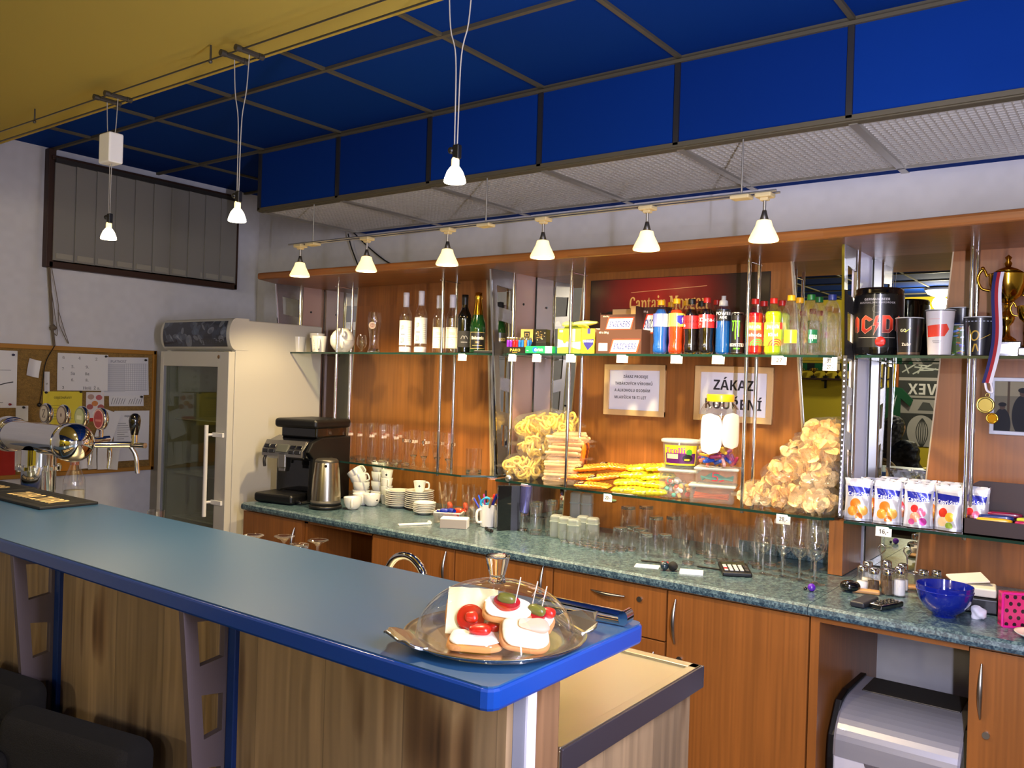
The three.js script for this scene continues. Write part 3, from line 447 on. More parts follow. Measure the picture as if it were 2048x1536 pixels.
// ---------------------------------------------------------------- pinboard and its papers on the left wall
{
  const b = thing('pinboard', 'large cork pinboard with orange wooden frame on the left wall', 'pinboard', [XL + 0.002, 0, 0]);
  mesh('cork', boxAt(0, 0.008, 0.985, 1.685, -2.85, -1.6), M.cork, b);
  for (const g of [boxAt(0, 0.02, 1.675, 1.70, -2.866, -1.6, 0.003), boxAt(0, 0.02, 0.972, 0.995, -2.866, -1.6, 0.003), boxAt(0, 0.02, 0.972, 1.70, -2.868, -2.845, 0.003)]) mesh('frame', g, M.corkFrame, b);
  let n = 0;
  const paper = (name, label, cat, z0, z1, y0, y1, draw, px, tilt = 0, curl = 0.004) => {
    const w = Math.abs(z1 - z0), h = y1 - y0, r = print(px, Math.round(px * h / w), draw), g = sheetPlane(w, h, r, 6, 6), p = g.attributes.position;
    const ph = rnd() * 6; for (let i = 0; i < p.count; i++) { const u = p.getX(i) / w, v = p.getY(i) / h; p.setZ(i, curl * (2.2 * u * u + 1.4 * (0.5 - v) * (0.5 - v) + 0.35 * Math.sin(5 * u + ph))); } g.computeVertexNormals();
    solo(name, label, cat, at(g, 0, 0, 0, 0, 0, tilt), r.s.paper, [XL + 0.0125 + 0.0022 * (n++ % 6), (y0 + y1) / 2, (z0 + z1) / 2], [0, PI / 2, 0]);
  };
  const W = '#e9e6e2';
  paper('red_sheet', 'red paper at the lower left of the pinboard behind the beer tap', 'paper', -1.88, -2.072, 0.99, 1.138, (x, w, h) => fill(x, w, h, '#b3281a'), 64);
  paper('orange_sheet', 'orange paper pinned low behind the tap sphere', 'paper', -2.27, -2.395, 0.998, 1.12, (x, w, h) => fill(x, w, h, '#d98a1e'), 48);
  paper('notice', 'large white notice with typed lines at the left edge of the pinboard', 'notice', -1.76, -2.066, 1.356, 1.662, (x, w, h) => { fill(x, w, h, W); lines(x, 20, 40, 230, 4, 16); x.strokeStyle = '#333'; x.lineWidth = 4; x.beginPath(); x.moveTo(120, 190); x.quadraticCurveTo(170, 150, 240, 140); x.stroke(); lines(x, 20, 200, 220, 4, 16); }, 256);
  paper('paper_slip', 'small blank slip with curling corner near the top of the pinboard', 'paper', -2.112, -2.178, 1.525, 1.62, (x, w, h) => fill(x, w, h, W), 40, -0.22, 0.012);
  paper('long_slip', 'narrow upright slip pinned beside the big number sheet', 'paper', -2.205, -2.234, 1.445, 1.555, (x, w, h) => { fill(x, w, h, '#dedad4'); words(x, 'M', w / 2, h * 0.6, 14, '#776'); }, 32);
  paper('number_sheet', 'wide white sheet with rows of handwritten numbers at the top centre of the pinboard', 'notice', -2.272, -2.56, 1.452, 1.662, (x, w, h) => { fill(x, w, h, W); for (const [t, a, b] of [['6', 30, 22], ['4', 110, 22], ['2', 195, 24], ['7', 28, 78], ['5.', 78, 66], ['9.', 150, 66], ['5a', 78, 100], ['8a', 150, 100], ['6.', 78, 132], ['8.', 150, 132], ['3', 30, 170], ['Hoši', 150, 172], ['Ž a.', 200, 172]]) words(x, t, a, b, 20, '#444', 'serif', false); }, 256);
  paper('table_sheet', 'white sheet with a grey ruled table at the top right of the pinboard', 'notice', -2.525, -2.818, 1.425, 1.652, (x, w, h) => { fill(x, w, h, '#e4e2e2'); words(x, 'PLATNOST', 95, 22, 18, '#667', 'sans-serif', false); x.fillStyle = '#d2d1d3'; x.fillRect(16, 34, 112, h - 54); x.strokeStyle = '#9a9aa2'; x.lineWidth = 1; for (let i = 0; i < 12; i++) { x.strokeRect(128 + i * 10, 34, 10, h - 60); } for (let j = 0; j < 14; j++) { x.beginPath(); x.moveTo(16, 40 + j * 10); x.lineTo(246, 40 + j * 10); x.stroke(); } }, 256, 0.03);
  paper('scribble_strip', 'strip of paper with slanted pen strokes under the ruled table', 'paper', -2.577, -2.79, 1.362, 1.43, (x, w, h) => { fill(x, w, h, W); x.strokeStyle = '#6a6a6a'; x.lineWidth = 3; for (let i = 0; i < 12; i++) { const a = 14 + i * 15 + (i > 5 ? 18 : 0); x.beginPath(); x.moveTo(a, h - 12); x.lineTo(a + 14, 18 + rr(0, 10)); x.stroke(); } }, 220);
  paper('yellow_notice', 'bright yellow notice in the middle of the pinboard', 'notice', -2.203, -2.42, 1.237, 1.446, (x, w, h) => { fill(x, w, h, '#e8d23c'); words(x, 'OBJEDNÁVKY', w / 2, 36, 16, '#6b5f20'); lines(x, 30, 80, 150, 6, 15, '#8d7f2c'); }, 220);
  paper('flower_card', 'narrow card with red pink and orange blotches beside the yellow notice', 'card', -2.44, -2.546, 1.275, 1.444, (x, w, h) => { fill(x, w, h, '#e6dcd6'); for (const [a, b, c] of [[30, 30, '#b98'], [80, 34, '#c66a6a'], [55, 70, '#d88a4e'], [25, 90, '#b5625a'], [92, 92, '#b5625a'], [60, 128, '#efe9dd']]) { x.fillStyle = c; x.beginPath(); x.ellipse(a, b, 20, 16, 0, 0, TAU); x.fill(); } x.fillStyle = '#c02a22'; x.fillRect(0, h - 22, w, 22); }, 112);
  paper('side_note', 'small white note pinned left of the beer tap badges', 'paper', -2.063, -2.126, 1.262, 1.367, (x, w, h) => fill(x, w, h, '#dcd8cc'), 40);
  paper('tilted_sheet', 'white sheet hanging askew behind the black tap handle', 'paper', -2.515, -2.625, 1.165, 1.335, (x, w, h) => fill(x, w, h, W), 60, -0.35);
  paper('typed_notice', 'white typed notice on the right of the pinboard, next to the fridge', 'notice', -2.612, -2.833, 1.035, 1.334, (x, w, h) => { fill(x, w, h, W); words(x, 'OBJEDNÁVKA', w * 0.5, 32, 15, '#444'); for (let i = 0; i < 8; i++) { x.fillStyle = '#8a8884'; x.fillRect(22, 74 + i * 13, [52, 66, 118, 86, 64, 44, 70, 42][i], 3); } }, 220);
  paper('blank_note', 'white note pinned below the left note beside the tap column', 'paper', -2.067, -2.117, 1.02, 1.144, (x, w, h) => fill(x, w, h, W), 40);
  [[-2.405, -2.452, 1.005, 1.115], [-2.456, -2.508, 1.0, 1.14], [-2.513, -2.57, 0.995, 1.137], [-2.578, -2.64, 0.99, 1.135]].forEach(([a, b, c, d], i) => paper('paper_strip', `${['first', 'second', 'third', 'fourth'][i]} from the left of the four white strips hanging below the taps`, 'paper', a, b, c, d, (x, w, h) => fill(x, w, h, i % 2 ? '#dedbd4' : W), 40, [0.05, 0, -0.02, -0.14][i], 0.008));
  const pins = [[-2.04, 1.64, 0x17204a], [-2.03, 1.375, 0x8a1010], [-2.545, 1.652, 0x101010], [-2.79, 1.64, 0x101010], [-2.77, 1.418, 0x101010], [-2.215, 1.44, 0x1a1a30], [-2.405, 1.445, 0x101010], [-2.10, 1.358, 0x101010]];
  pins.forEach(([z, y, c], i) => solo('push_pin', `${['navy pin on the left notice', 'red pin at the bottom of the left notice', 'dark pin on top of the number sheet', 'dark pin at the right top of the ruled table', 'dark pin below the ruled table', 'dark pin at the left corner of the yellow notice', 'dark pin at the right corner of the yellow notice', 'dark pin on the small side note'][i]}`, 'pin', [at(cyl(0.007, 0.005, 0.012, 12).rotateZ(-PI / 2), 0, 0, 0), at(cyl(0.0012, 0.0012, 0.012, 6).rotateZ(PI / 2), 0, 0, 0)], std(c, 0.4), [XL + 0.028, y, z]));
  const cord = thing('blind_cord', 'beige tangled blind cords hanging from the window corner down to the pinboard', 'cord', [XL + 0.03, 0, 0]);
  const cm = std(0x6d5f4c, 0.9);
  mesh('cord_strand', tube([[0, 2.13, -2.21], [0, 1.95, -2.225], [0.005, 1.8, -2.235], [0, 1.70, -2.25]], 0.008, 30, 8), cm, cord);
  mesh('cord_strand', tube([[0.01, 2.13, -2.22], [0.012, 1.93, -2.26], [0.01, 1.82, -2.27], [0.012, 1.71, -2.325], [0.012, 1.78, -2.30], [0.01, 1.9, -2.262]], 0.002, 40, 6), cm, cord);
  mesh('cord_strand', tube([[0.008, 2.1, -2.205], [0.01, 1.9, -2.24], [0.012, 1.76, -2.26], [0.014, 1.80, -2.215]], 0.002, 40, 6), cm, cord);
  mesh('knot', wobble(sph(0.018, 14, 10), 0.003, 120), cm, cord, [0.005, 1.80, -2.238]);
  mesh('pull_cord', tube([[0.006, 1.70, -2.25], [0.014, 1.6, -2.20], [0.014, 1.45, -2.185], [0.014, 1.38, -2.175]], 0.0025, 20, 6), M.blackSoft, cord); mesh('pull_weight', sph(0.012, 14, 10), M.black, cord, [0.014, 1.372, -2.175]);
  solo('loop_wire', 'thin dark wire loop sagging on the wall above the cornice left end', 'wire', tube([[-3.94, 2.45, -3.54], [-3.93, 2.37, -3.56], [-3.86, 2.22, -3.57], [-3.86, 2.16, -3.56]], 0.004, 24, 6), M.blackSoft);
  solo('loop_wire', 'thin dark wire dropping from the soffit to the cornice, right of the other wire', 'wire', tube([[-3.88, 2.45, -3.53], [-3.78, 2.36, -3.56], [-3.66, 2.28, -3.57], [-3.54, 2.22, -3.57], [-3.5, 2.16, -3.56]], 0.004, 24, 6), M.blackSoft);
}
// ---------------------------------------------------------------- beer tap tower and what stands on the bar's left end
{
  const t = thing('beer_tap_tower', 'chrome T shaped beer tap tower with round brand badges behind the bar mats', 'beer tap', [-3.674, 1.04, -1.65]); t.scale.setScalar(1.17);
  mesh('column', at(lathe([[0.068, -0.1195], [0.066, -0.112], [0.056, -0.108], [0.056, 0.17]], 36), 0, 0, 0), M.chrome, t);
  mesh('flange', [at(cyl(0.072, 0.072, 0.012, 36), 0, 0.10, 0)], M.chrome, t);
  for (let k = 0; k < 8; k++) mesh('flange_bolt', at(cyl(0.008, 0.008, 0.022, 6), 0.066 * Math.cos(k * PI / 4), 0.095, 0.066 * Math.sin(k * PI / 4)), M.chrome, t);
  mesh('head_pipe', at(new THREE.CylinderGeometry(0.054, 0.054, 0.46, 40), 0, 0.21, 0, 0, 0, PI / 2), M.chrome, t);
  for (const s of [-1, 1]) mesh('end_ball', [at(sph(0.066, 36, 24), s * 0.245, 0.21, 0), at(new THREE.TorusGeometry(0.058, 0.006, 10, 36), s * 0.212, 0.21, 0, 0, PI / 2, 0)], M.chrome, t);
  const bad = [['Z', '#d8c9ae', '#5b4630', 'badge with a Z'], ['•', '#cdb9a6', '#6b4a3a', 'plain beige badge'], ['', '#b7bd86', '#7d8a4a', 'pale green badge'], ['', '#8a1d18', '#c9a39a', 'dark red badge']];
  bad.forEach(([ch, bg, fg, nm], i) => {
    const r = print(96, 96, (x, w, h) => { fill(x, w, h, bg); x.strokeStyle = fg; x.lineWidth = 5; x.beginPath(); x.arc(w / 2, h / 2, 43, 0, TAU); x.stroke(); if (ch) words(x, ch, w / 2, h / 2, 58, fg, 'serif'); if (i === 3) { x.fillStyle = fg; x.globalAlpha = 0.5; x.fillRect(20, 50, 56, 10); } if (i === 2) { x.fillStyle = '#dde0c0'; x.fillRect(24, 40, 48, 20); } });
    const x = -0.215 + i * 0.136;
    const tap = mesh('tap', [rod([x, 0.21, -0.05], [x, 0.215, -0.15], 0.011), rod([x, 0.215, -0.12], [x, 0.25, -0.12], 0.008), tube([[x, 0.21, -0.14], [x, 0.17, -0.155], [x, 0.11, -0.15]], 0.007, 14, 10)], M.chrome, t);
    mesh('badge_body', at(lathe([[0.0, -0.012], [0.03, -0.012], [0.039, -0.004], [0.04, 0.006], [0.036, 0.01], [0, 0.01]], 32).rotateX(PI / 2), x, 0.285, -0.12), M.chrome, tap);
    const c = onto(new THREE.CircleGeometry(0.035, 32), r); mesh('badge_face', at(c, x, 0.285, -0.1085), r.s.gloss, tap).userData.label = nm;
  });
  const h = mesh('tap', [rod([0.24, 0.20, -0.06], [0.30, 0.20, -0.17], 0.011), rod([0.30, 0.20, -0.17], [0.36, 0.20, -0.19], 0.010), rod([0.315, 0.2, -0.175], [0.315, 0.235, -0.175], 0.011), tube([[0.30, 0.195, -0.17], [0.31, 0.16, -0.185], [0.315, 0.10, -0.19]], 0.008, 14, 10)], M.chrome, t);
  mesh('tap_handle', at(lathe([[0.0, 0.0], [0.012, 0], [0.018, 0.03], [0.02, 0.05], [0.017, 0.066], [0.008, 0.074], [0, 0.075]], 22), 0.315, 0.235, -0.175), M.blackGloss, h);
  const mat1 = print(512, 128, (x, w, h) => { fill(x, w, h, '#0a0a0a'); words(x, 'ZUBR ZUBR', w * 0.5, h * 0.52, 92, '#e3c68c', 'sans-serif', true, 'center', 400); });
  const bm = (label, px, pz, w, turn) => { const m = thing('bar_mat', label, 'bar mat', [px, 1.1, pz], turn); mesh('mat', at(box(w, 0.01, 0.2, 0.003), 0, 0.005, 0), M.rubber, m); mesh('lettering', at(sheetPlane(w * 0.92, 0.15, mat1), 0, 0.0106, 0, -PI / 2, 0, 0), mat1.s.paper, m); return m; };
  bm('black rubber bar mat with cream lettering in front of the tap column', -3.195, -1.438, 0.46, 0.0);
  bm('black rubber bar mat with cream lettering, nearest the left edge', -3.68, -1.44, 0.46, 0.03);
  const bo = thing('clear_bottle', 'clear bottle with pink and brown neck wrap behind the beer tap column', 'bottle', [-3.72, 0.9, -1.82]);
  mesh('bottle_body', lathe([[0, 0.003], [0.04, 0], [0.045, 0.01], [0.045, 0.17], [0.042, 0.2], [0.02, 0.255], [0.016, 0.33]], 30), M.glass, bo); mesh('bottle_fill', lathe([[0, 0.006], [0.04, 0.006], [0.041, 0.15], [0, 0.15]], 24), std(0xc9c4ae, 0.4), bo);
  mesh('neck_wrap', lathe([[0.0165, 0.26], [0.018, 0.262], [0.0175, 0.30], [0.017, 0.30]], 24), std(0x8a4a30, 0.4), bo); mesh('cap', lathe([[0.018, 0.30], [0.018, 0.335], [0, 0.336]], 24), std(0xb0186a, 0.4), bo);
  const gl = thing('tumbler', 'low clear tumbler on the steel worktop in front of the fridge', 'glass', [-3.14, 0.9, -1.86]);
  mesh('glass_wall', lathe([[0, 0.004], [0.026, 0.004], [0.033, 0.125], [0.0315, 0.125], [0.0255, 0.008], [0, 0.01]], 28), M.glass, gl);
}
// ---------------------------------------------------------------- glasses and tap on the steel worktop
{
  const foot = [[0.0, 0.128], [0.012, 0.1285], [0.03, 0.131], [0.0345, 0.133], [0.0345, 0.1315], [0.014, 0.122], [0.0055, 0.112], [0.0048, 0.07], [0.008, 0.064], [0.024, 0.055], [0.034, 0.035], [0.036, 0.012], [0.034, 0.0]];
  const g = thing('goblet', 'upturned stemmed glass with its foot in the air, nearest the tap of the sink', 'glass', [-2.20, 0.9, -1.885]);
  mesh('glass_wall', lathe(foot, 32), M.glass, g);
  copyOf(g, 'upturned stemmed glass with foot in the air, middle of the row behind the bar top', [-2.33, 0.9, -1.85]); copyOf(g, 'upturned stemmed glass low behind the bar top, half hidden by its edge', [-2.30, 0.893, -1.75]); copyOf(g, 'leftmost upturned stemmed glass behind the bar top', [-2.43, 0.896, -1.80]);
  const k = thing('thick_tumbler', 'upturned thick bottomed glass between the stemmed glasses behind the bar', 'glass', [-2.19, 0.9, -1.80]);
  mesh('glass_wall', lathe([[0.03, 0], [0.028, 0.11], [0.03, 0.125], [0.03, 0.132], [0.02, 0.134], [0.0, 0.128]], 26), M.glass, k); mesh('glass_base', lathe([[0.0, 0.108], [0.025, 0.108], [0.028, 0.124], [0.0, 0.127]], 26), M.glassBase, k);
  const f = thing('sink_tap', 'chrome gooseneck sink tap curving up behind the blue bar top', 'tap', [-1.69, 0.9, -1.85]);
  mesh('base', [at(cyl(0.026, 0.022, 0.03, 24), 0, 0, 0)], M.chrome, f); mesh('spout', tube([[0, 0.02, 0], [0, 0.10, 0], [-0.03, 0.137, 0], [-0.07, 0.15, 0], [-0.115, 0.137, 0], [-0.145, 0.10, 0], [-0.15, 0.06, 0]], 0.012, 40, 14), M.chrome, f);
  mesh('collar', at(cyl(0.014, 0.014, 0.02, 20), 0, 0.088, 0), M.chrome, f); mesh('lever', rod([0.02, 0.02, 0], [0.07, 0.04, 0.01], 0.006), M.chrome, f);
}
// ---------------------------------------------------------------- glass dome with sandwiches at the bar end
{
  const cx = -0.955, cy = 1.1, cz = -1.246;
  const tr = thing('serving_tray', 'oval silver tray with leaf shaped handles at the end of the bar', 'tray', [cx, cy, cz], 1.05);
  const oval = (a, b, y) => { const p = []; for (let i = 0; i < 48; i++) p.push([a * Math.cos(i / 48 * TAU), b * Math.sin(i / 48 * TAU), y]); return p; };
  const tg = lathe([[0.0, 0.004], [0.72, 0.004], [0.80, 0.005], [0.94, 0.015], [1.0, 0.019], [1.0, 0.016], [0.94, 0.011], [0.8, 0.001], [0, 0.0]], 64); { const p = tg.attributes.position; for (let i = 0; i < p.count; i++) p.setXYZ(i, p.getX(i) * 0.170, p.getY(i), p.getZ(i) * 0.164); tg.computeVertexNormals(); }
  mesh('dish', tg, M.silver, tr);
  for (const s of [-1, 1]) { const pts = []; for (let i = 0; i <= 24; i++) { const a = -PI / 2 + PI * i / 24; pts.push([s * (0.150 + 0.055 * Math.cos(a) * (1 + 0.10 * Math.cos(6 * a))), 0.06 * Math.sin(a) * (1 + 0.06 * Math.cos(6 * a))]); } const hg = at(extr(pts, 0.003, 0.0015).rotateX(-PI / 2), 0, 0.014, 0); const p = hg.attributes.position; for (let i = 0; i < p.count; i++) { const d = Math.abs(p.getX(i)) - 0.155; p.setY(i, p.getY(i) + 0.35 * Math.max(0, d) + 0.003 * Math.sin(p.getZ(i) * 160)); } hg.computeVertexNormals(); mesh('leaf_handle', hg, M.silver, tr); }
  const dm = thing('glass_dome', 'clear glass dome cover with faceted knob over the sandwiches', 'dome cover', [cx, cy + 0.009, cz]);
  const prof = [], R = 0.148, H = 0.102; for (let i = 0; i <= 22; i++) { const a = i / 22 * PI / 2; prof.push([R * Math.pow(Math.cos(a), 0.9), H * Math.sin(a)]); } prof.unshift([R + 0.002, -0.003]);
  mesh('dome', lathe(prof, 64), M.dome, dm);
  mesh('rim', at(new THREE.TorusGeometry(R, 0.002, 8, 64).rotateX(PI / 2), 0, 0, 0), M.glass, dm);
  mesh('knob', at(lathe([[0, 0], [0.017, 0], [0.014, 0.012], [0.0155, 0.015], [0.0235, 0.046], [0.0235, 0.049], [0.016, 0.046], [0.0, 0.044]], 10), 0, H - 0.002, 0), M.glassBase, dm);
  // the sandwiches under it: each slice its own thing
  const slice = (label, px, py, pz, rx, ry, rz, rw, rd, topping, sp = M.spread) => {
    const s = thing('open_sandwich', label, 'sandwich', [cx + px, cy + py, cz + pz]); s.rotation.order = 'YXZ'; s.rotation.set(rx, ry, rz);
    const b = pillow(rw, 0.009, rd, 0.55, 28, 12); mesh('bread', wobble(b, 0.0012, 90), M.bread, s);
    mesh('spread', at(wobble(pillow(rw * 0.93, 0.004, rd * 0.93, 0.6, 24, 10), 0.0012, 130), 0, 0.0095, 0), sp, s);
    for (const k of topping) {
      if (k[0] === 't') { const m = mesh('tomato', [at(cyl(k[3], k[3] * 0.97, 0.007, 28), k[1], k[4] ?? 0.012, k[2]), at(lathe([[0, 0.0025], [k[3] * 0.75, 0.002], [k[3] * 0.9, 0]], 24), k[1], (k[4] ?? 0.012) + 0.007, k[2])], M.tomato, s); }
      if (k[0] === 'c') { const g = new THREE.BoxGeometry(k[3], 0.003, k[4], 12, 1, 12), p = g.attributes.position; for (let i = 0; i < p.count; i++) { const a = p.getX(i) / k[3], d = p.getZ(i) / k[4]; p.setY(i, p.getY(i) - 0.03 * (a * a * a * a * 4) * 0.4 - 0.02 * d * d * 0.6 + 0.0015 * Math.sin(a * 20)); } g.computeVertexNormals(); mesh('cheese', at(g, k[1], 0.018, k[2]), M.cheese, s); }
      if (k[0] === 'p') { mesh('pickle', at(wobble(pillow(0.017, 0.009, 0.011, 0.8), 0.001, 150), k[1], 0.026, k[2]), M.pickle, s); }
      if (k[0] === 'r') { mesh('pepper', at(wobble(pillow(k[3], 0.008, k[3] * 0.85, 0.8), 0.002, 90), k[1], k[4] + 0.004, k[2]), phy(0xc21a10, 0.3, { clearcoat: 0.5 }), s); }
      if (k[0] === 'h') mesh('ham', at(wobble(pillow(0.028, 0.003, 0.014, 0.7), 0.003, 80), k[1], 0.016, k[2]), M.ham, s);
      if (k[0] === 's') mesh('cocktail_stick', rod([k[1], 0.012, k[2]], [k[1] + 0.004, 0.075, k[2] + 0.003], 0.0011, 6), std(0xe8dcc8, 0.6), s);
    }
    return s;
  };
  slice('sandwich covered by a cheese slice and a big tomato round, tilted to the front', -0.040, 0.047, 0.022, 0.95, 0.62, -0.08, 0.048, 0.040, [['c', 0, 0, 0.092, 0.088], ['t', -0.002, 0.016, 0.026, 0.018], ['r', -0.002, 0.016, 0.012, 0.026]]);
  slice('sandwich with white spread, tomato and pickle, topmost in the pile', 0.030, 0.060, 0.004, 0.30, 0.62, -0.10, 0.046, 0.036, [['t', -0.004, -0.006, 0.025], ['p', -0.006, -0.004], ['s', 0.01, 0.0]]);
  slice('sandwich lying flat in front with mayonnaise and pepper', 0.012, 0.016, 0.072, 0.10, 0.6, 0.0, 0.050, 0.034, [['r', 0.004, -0.014, 0.02, 0.016]]);
  slice('pale bread half with its cut side forward, right front under the dome', 0.082, 0.030, 0.022, 0.62, 0.75, -0.16, 0.046, 0.034, [['h', 0.012, -0.016]], M.crumb);
  slice('sandwich with tomato and pickle at the right rear under the dome', 0.062, 0.042, -0.03, 0.2, 0.3, -0.2, 0.040, 0.032, [['t', 0, 0, 0.022], ['p', 0.004, 0.002], ['r', 0.022, -0.014, 0.013, 0.016], ['s', 0.01, -0.005], ['s', -0.01, -0.012]]);
  slice('sandwich half hidden at the left rear under the dome', -0.085, 0.022, -0.02, 0.1, 0.8, 0.12, 0.04, 0.032, [['t', -0.012, 0.004, 0.02]]);
  slice('sandwich at the bottom of the pile under the dome', 0.0, 0.016, 0.012, 0, 0.2, 0, 0.045, 0.036, [['t', 0, 0.012, 0.024], ['r', 0.01, 0.02, 0.016, 0.016]]);
  const tg2 = thing('serving_tongs', 'polished steel serving tongs lying behind the tray on the bar', 'tongs', [-0.925, 1.1, -1.492], 0.12);
  const arm = (y) => { const g = new THREE.BoxGeometry(0.21, 0.003, 0.034, 24, 1, 6), p = g.attributes.position; for (let i = 0; i < p.count; i++) { const u = p.getX(i) / 0.21 + 0.5, z = p.getZ(i); p.setY(i, p.getY(i) + 0.006 * Math.cos(z / 0.034 * PI) + y * (1 - u)); p.setZ(i, z * (0.75 + 0.25 * u)); } g.computeVertexNormals(); return g; };
  mesh('arm', at(arm(0.0), 0, 0.004, 0), M.chrome, tg2); mesh('arm', at(arm(0.006), 0, 0.020, 0), M.chrome, tg2); mesh('spring_end', at(new THREE.CylinderGeometry(0.0165, 0.0165, 0.034, 24, 1, false), 0.1, 0.017, 0, PI / 2, 0, 0, [0.6, 1, 0.9]), M.chrome, tg2);
}
// ---------------------------------------------------------------- dark tub chairs in front of the bar
{
  const chair = (label, x, z, turn, h) => {
    const t = thing('tub_chair', label, 'chair', [x, 0, z], turn), w = 0.23;
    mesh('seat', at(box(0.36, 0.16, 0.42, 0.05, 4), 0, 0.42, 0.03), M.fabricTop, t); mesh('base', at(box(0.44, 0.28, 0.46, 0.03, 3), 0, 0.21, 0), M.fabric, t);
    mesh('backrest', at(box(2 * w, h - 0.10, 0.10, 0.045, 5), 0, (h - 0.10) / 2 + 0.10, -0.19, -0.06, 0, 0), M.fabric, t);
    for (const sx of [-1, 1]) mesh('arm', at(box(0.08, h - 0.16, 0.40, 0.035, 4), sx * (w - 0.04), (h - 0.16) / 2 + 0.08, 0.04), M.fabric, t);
    for (const [a, b] of [[-1, -1], [1, -1], [-1, 1], [1, 1]]) mesh('foot', at(cyl(0.02, 0.025, 0.075, 12), a * 0.17, 0, b * 0.17), M.black, t);
    return t;
  };
  chair('dark brown tub chair nearest the camera at the bottom left', -1.97, -0.80, 0.2, 0.745);
  chair('dark tub chair in the middle, along the bar at the left edge', -2.53, -0.82, 0.15, 0.745);
  chair('dark tub chair farthest along the bar, at the left edge', -3.08, -0.83, 0.1, 0.745);
}
// ---------------------------------------------------------------- waste bin
{
  const t = thing('waste_bin', 'silver waste bin with dark rounded lid in the recess under the worktop', 'bin', [-0.605, 0, -3.03]); const w = 0.185;
  const prof = [[-0.17, 0.0], [0.17, 0], [0.19, 0.2], [0.195, 0.36], [0.195, 0.44]];
  mesh('body', sideExtr([[-0.17, 0], [0.17, 0], [0.185, 0.2], [0.19, 0.415], [-0.18, 0.415]], 2 * w - 0.02, w - 0.01, [], 0.01), phy(0xe2e2ee, 0.35, { metalness: 0.2, clearcoat: 0.4 }), t);
  const arc = [[-0.18, 0.42], [0.192, 0.42]]; for (let i = 0; i <= 12; i++) { const a = i / 12 * PI / 2; arc.push([0.03 + 0.16 * Math.cos(a), 0.445 + 0.115 * Math.sin(a)]); } arc.push([-0.16, 0.562], [-0.18, 0.55]);
  mesh('lid', sideExtr(arc, 2 * w - 0.02, w - 0.01, [], 0.01), phy(0xb0b0ba, 0.36, { metalness: 0.5, clearcoat: 0.4 }), t);
  mesh('lid_back', at(box(0.3, 0.006, 0.16, 0.003), 0, 0.572, -0.08), M.darkAlu, t);
  for (const s of [-1, 1]) mesh('side_edge', sideExtr([[-0.18, 0.0], [0.175, 0.0], [0.198, 0.4], [0.19, 0.47], [0.12, 0.56], [0.04, 0.575], [-0.18, 0.57]], 0.014, s * (w + 0.006) + 0.007, [], 0.004), M.black, t);
  const hs = []; for (let i = 0; i <= 12; i++) { const a = PI + PI * i / 12; hs.push([0.085 * Math.cos(a), 0.032 * Math.sin(a)]); } mesh('handle_slot', at(extr(hs, 0.004, 0.001), 0, 0.41, 0.199), std(0x5d5960, 0.5), t);
  const r = print(128, 40, (x, W, H) => { fill(x, W, H, '#3a3844'); words(x, 'SORT', W / 2, H / 2 + 2, 34, '#d8d6e2', 'serif'); });
  mesh('name_plate', at(sheetPlane(0.09, 0.028, r), 0.01, 0.352, 0.2005), r.s.paper, t);
}
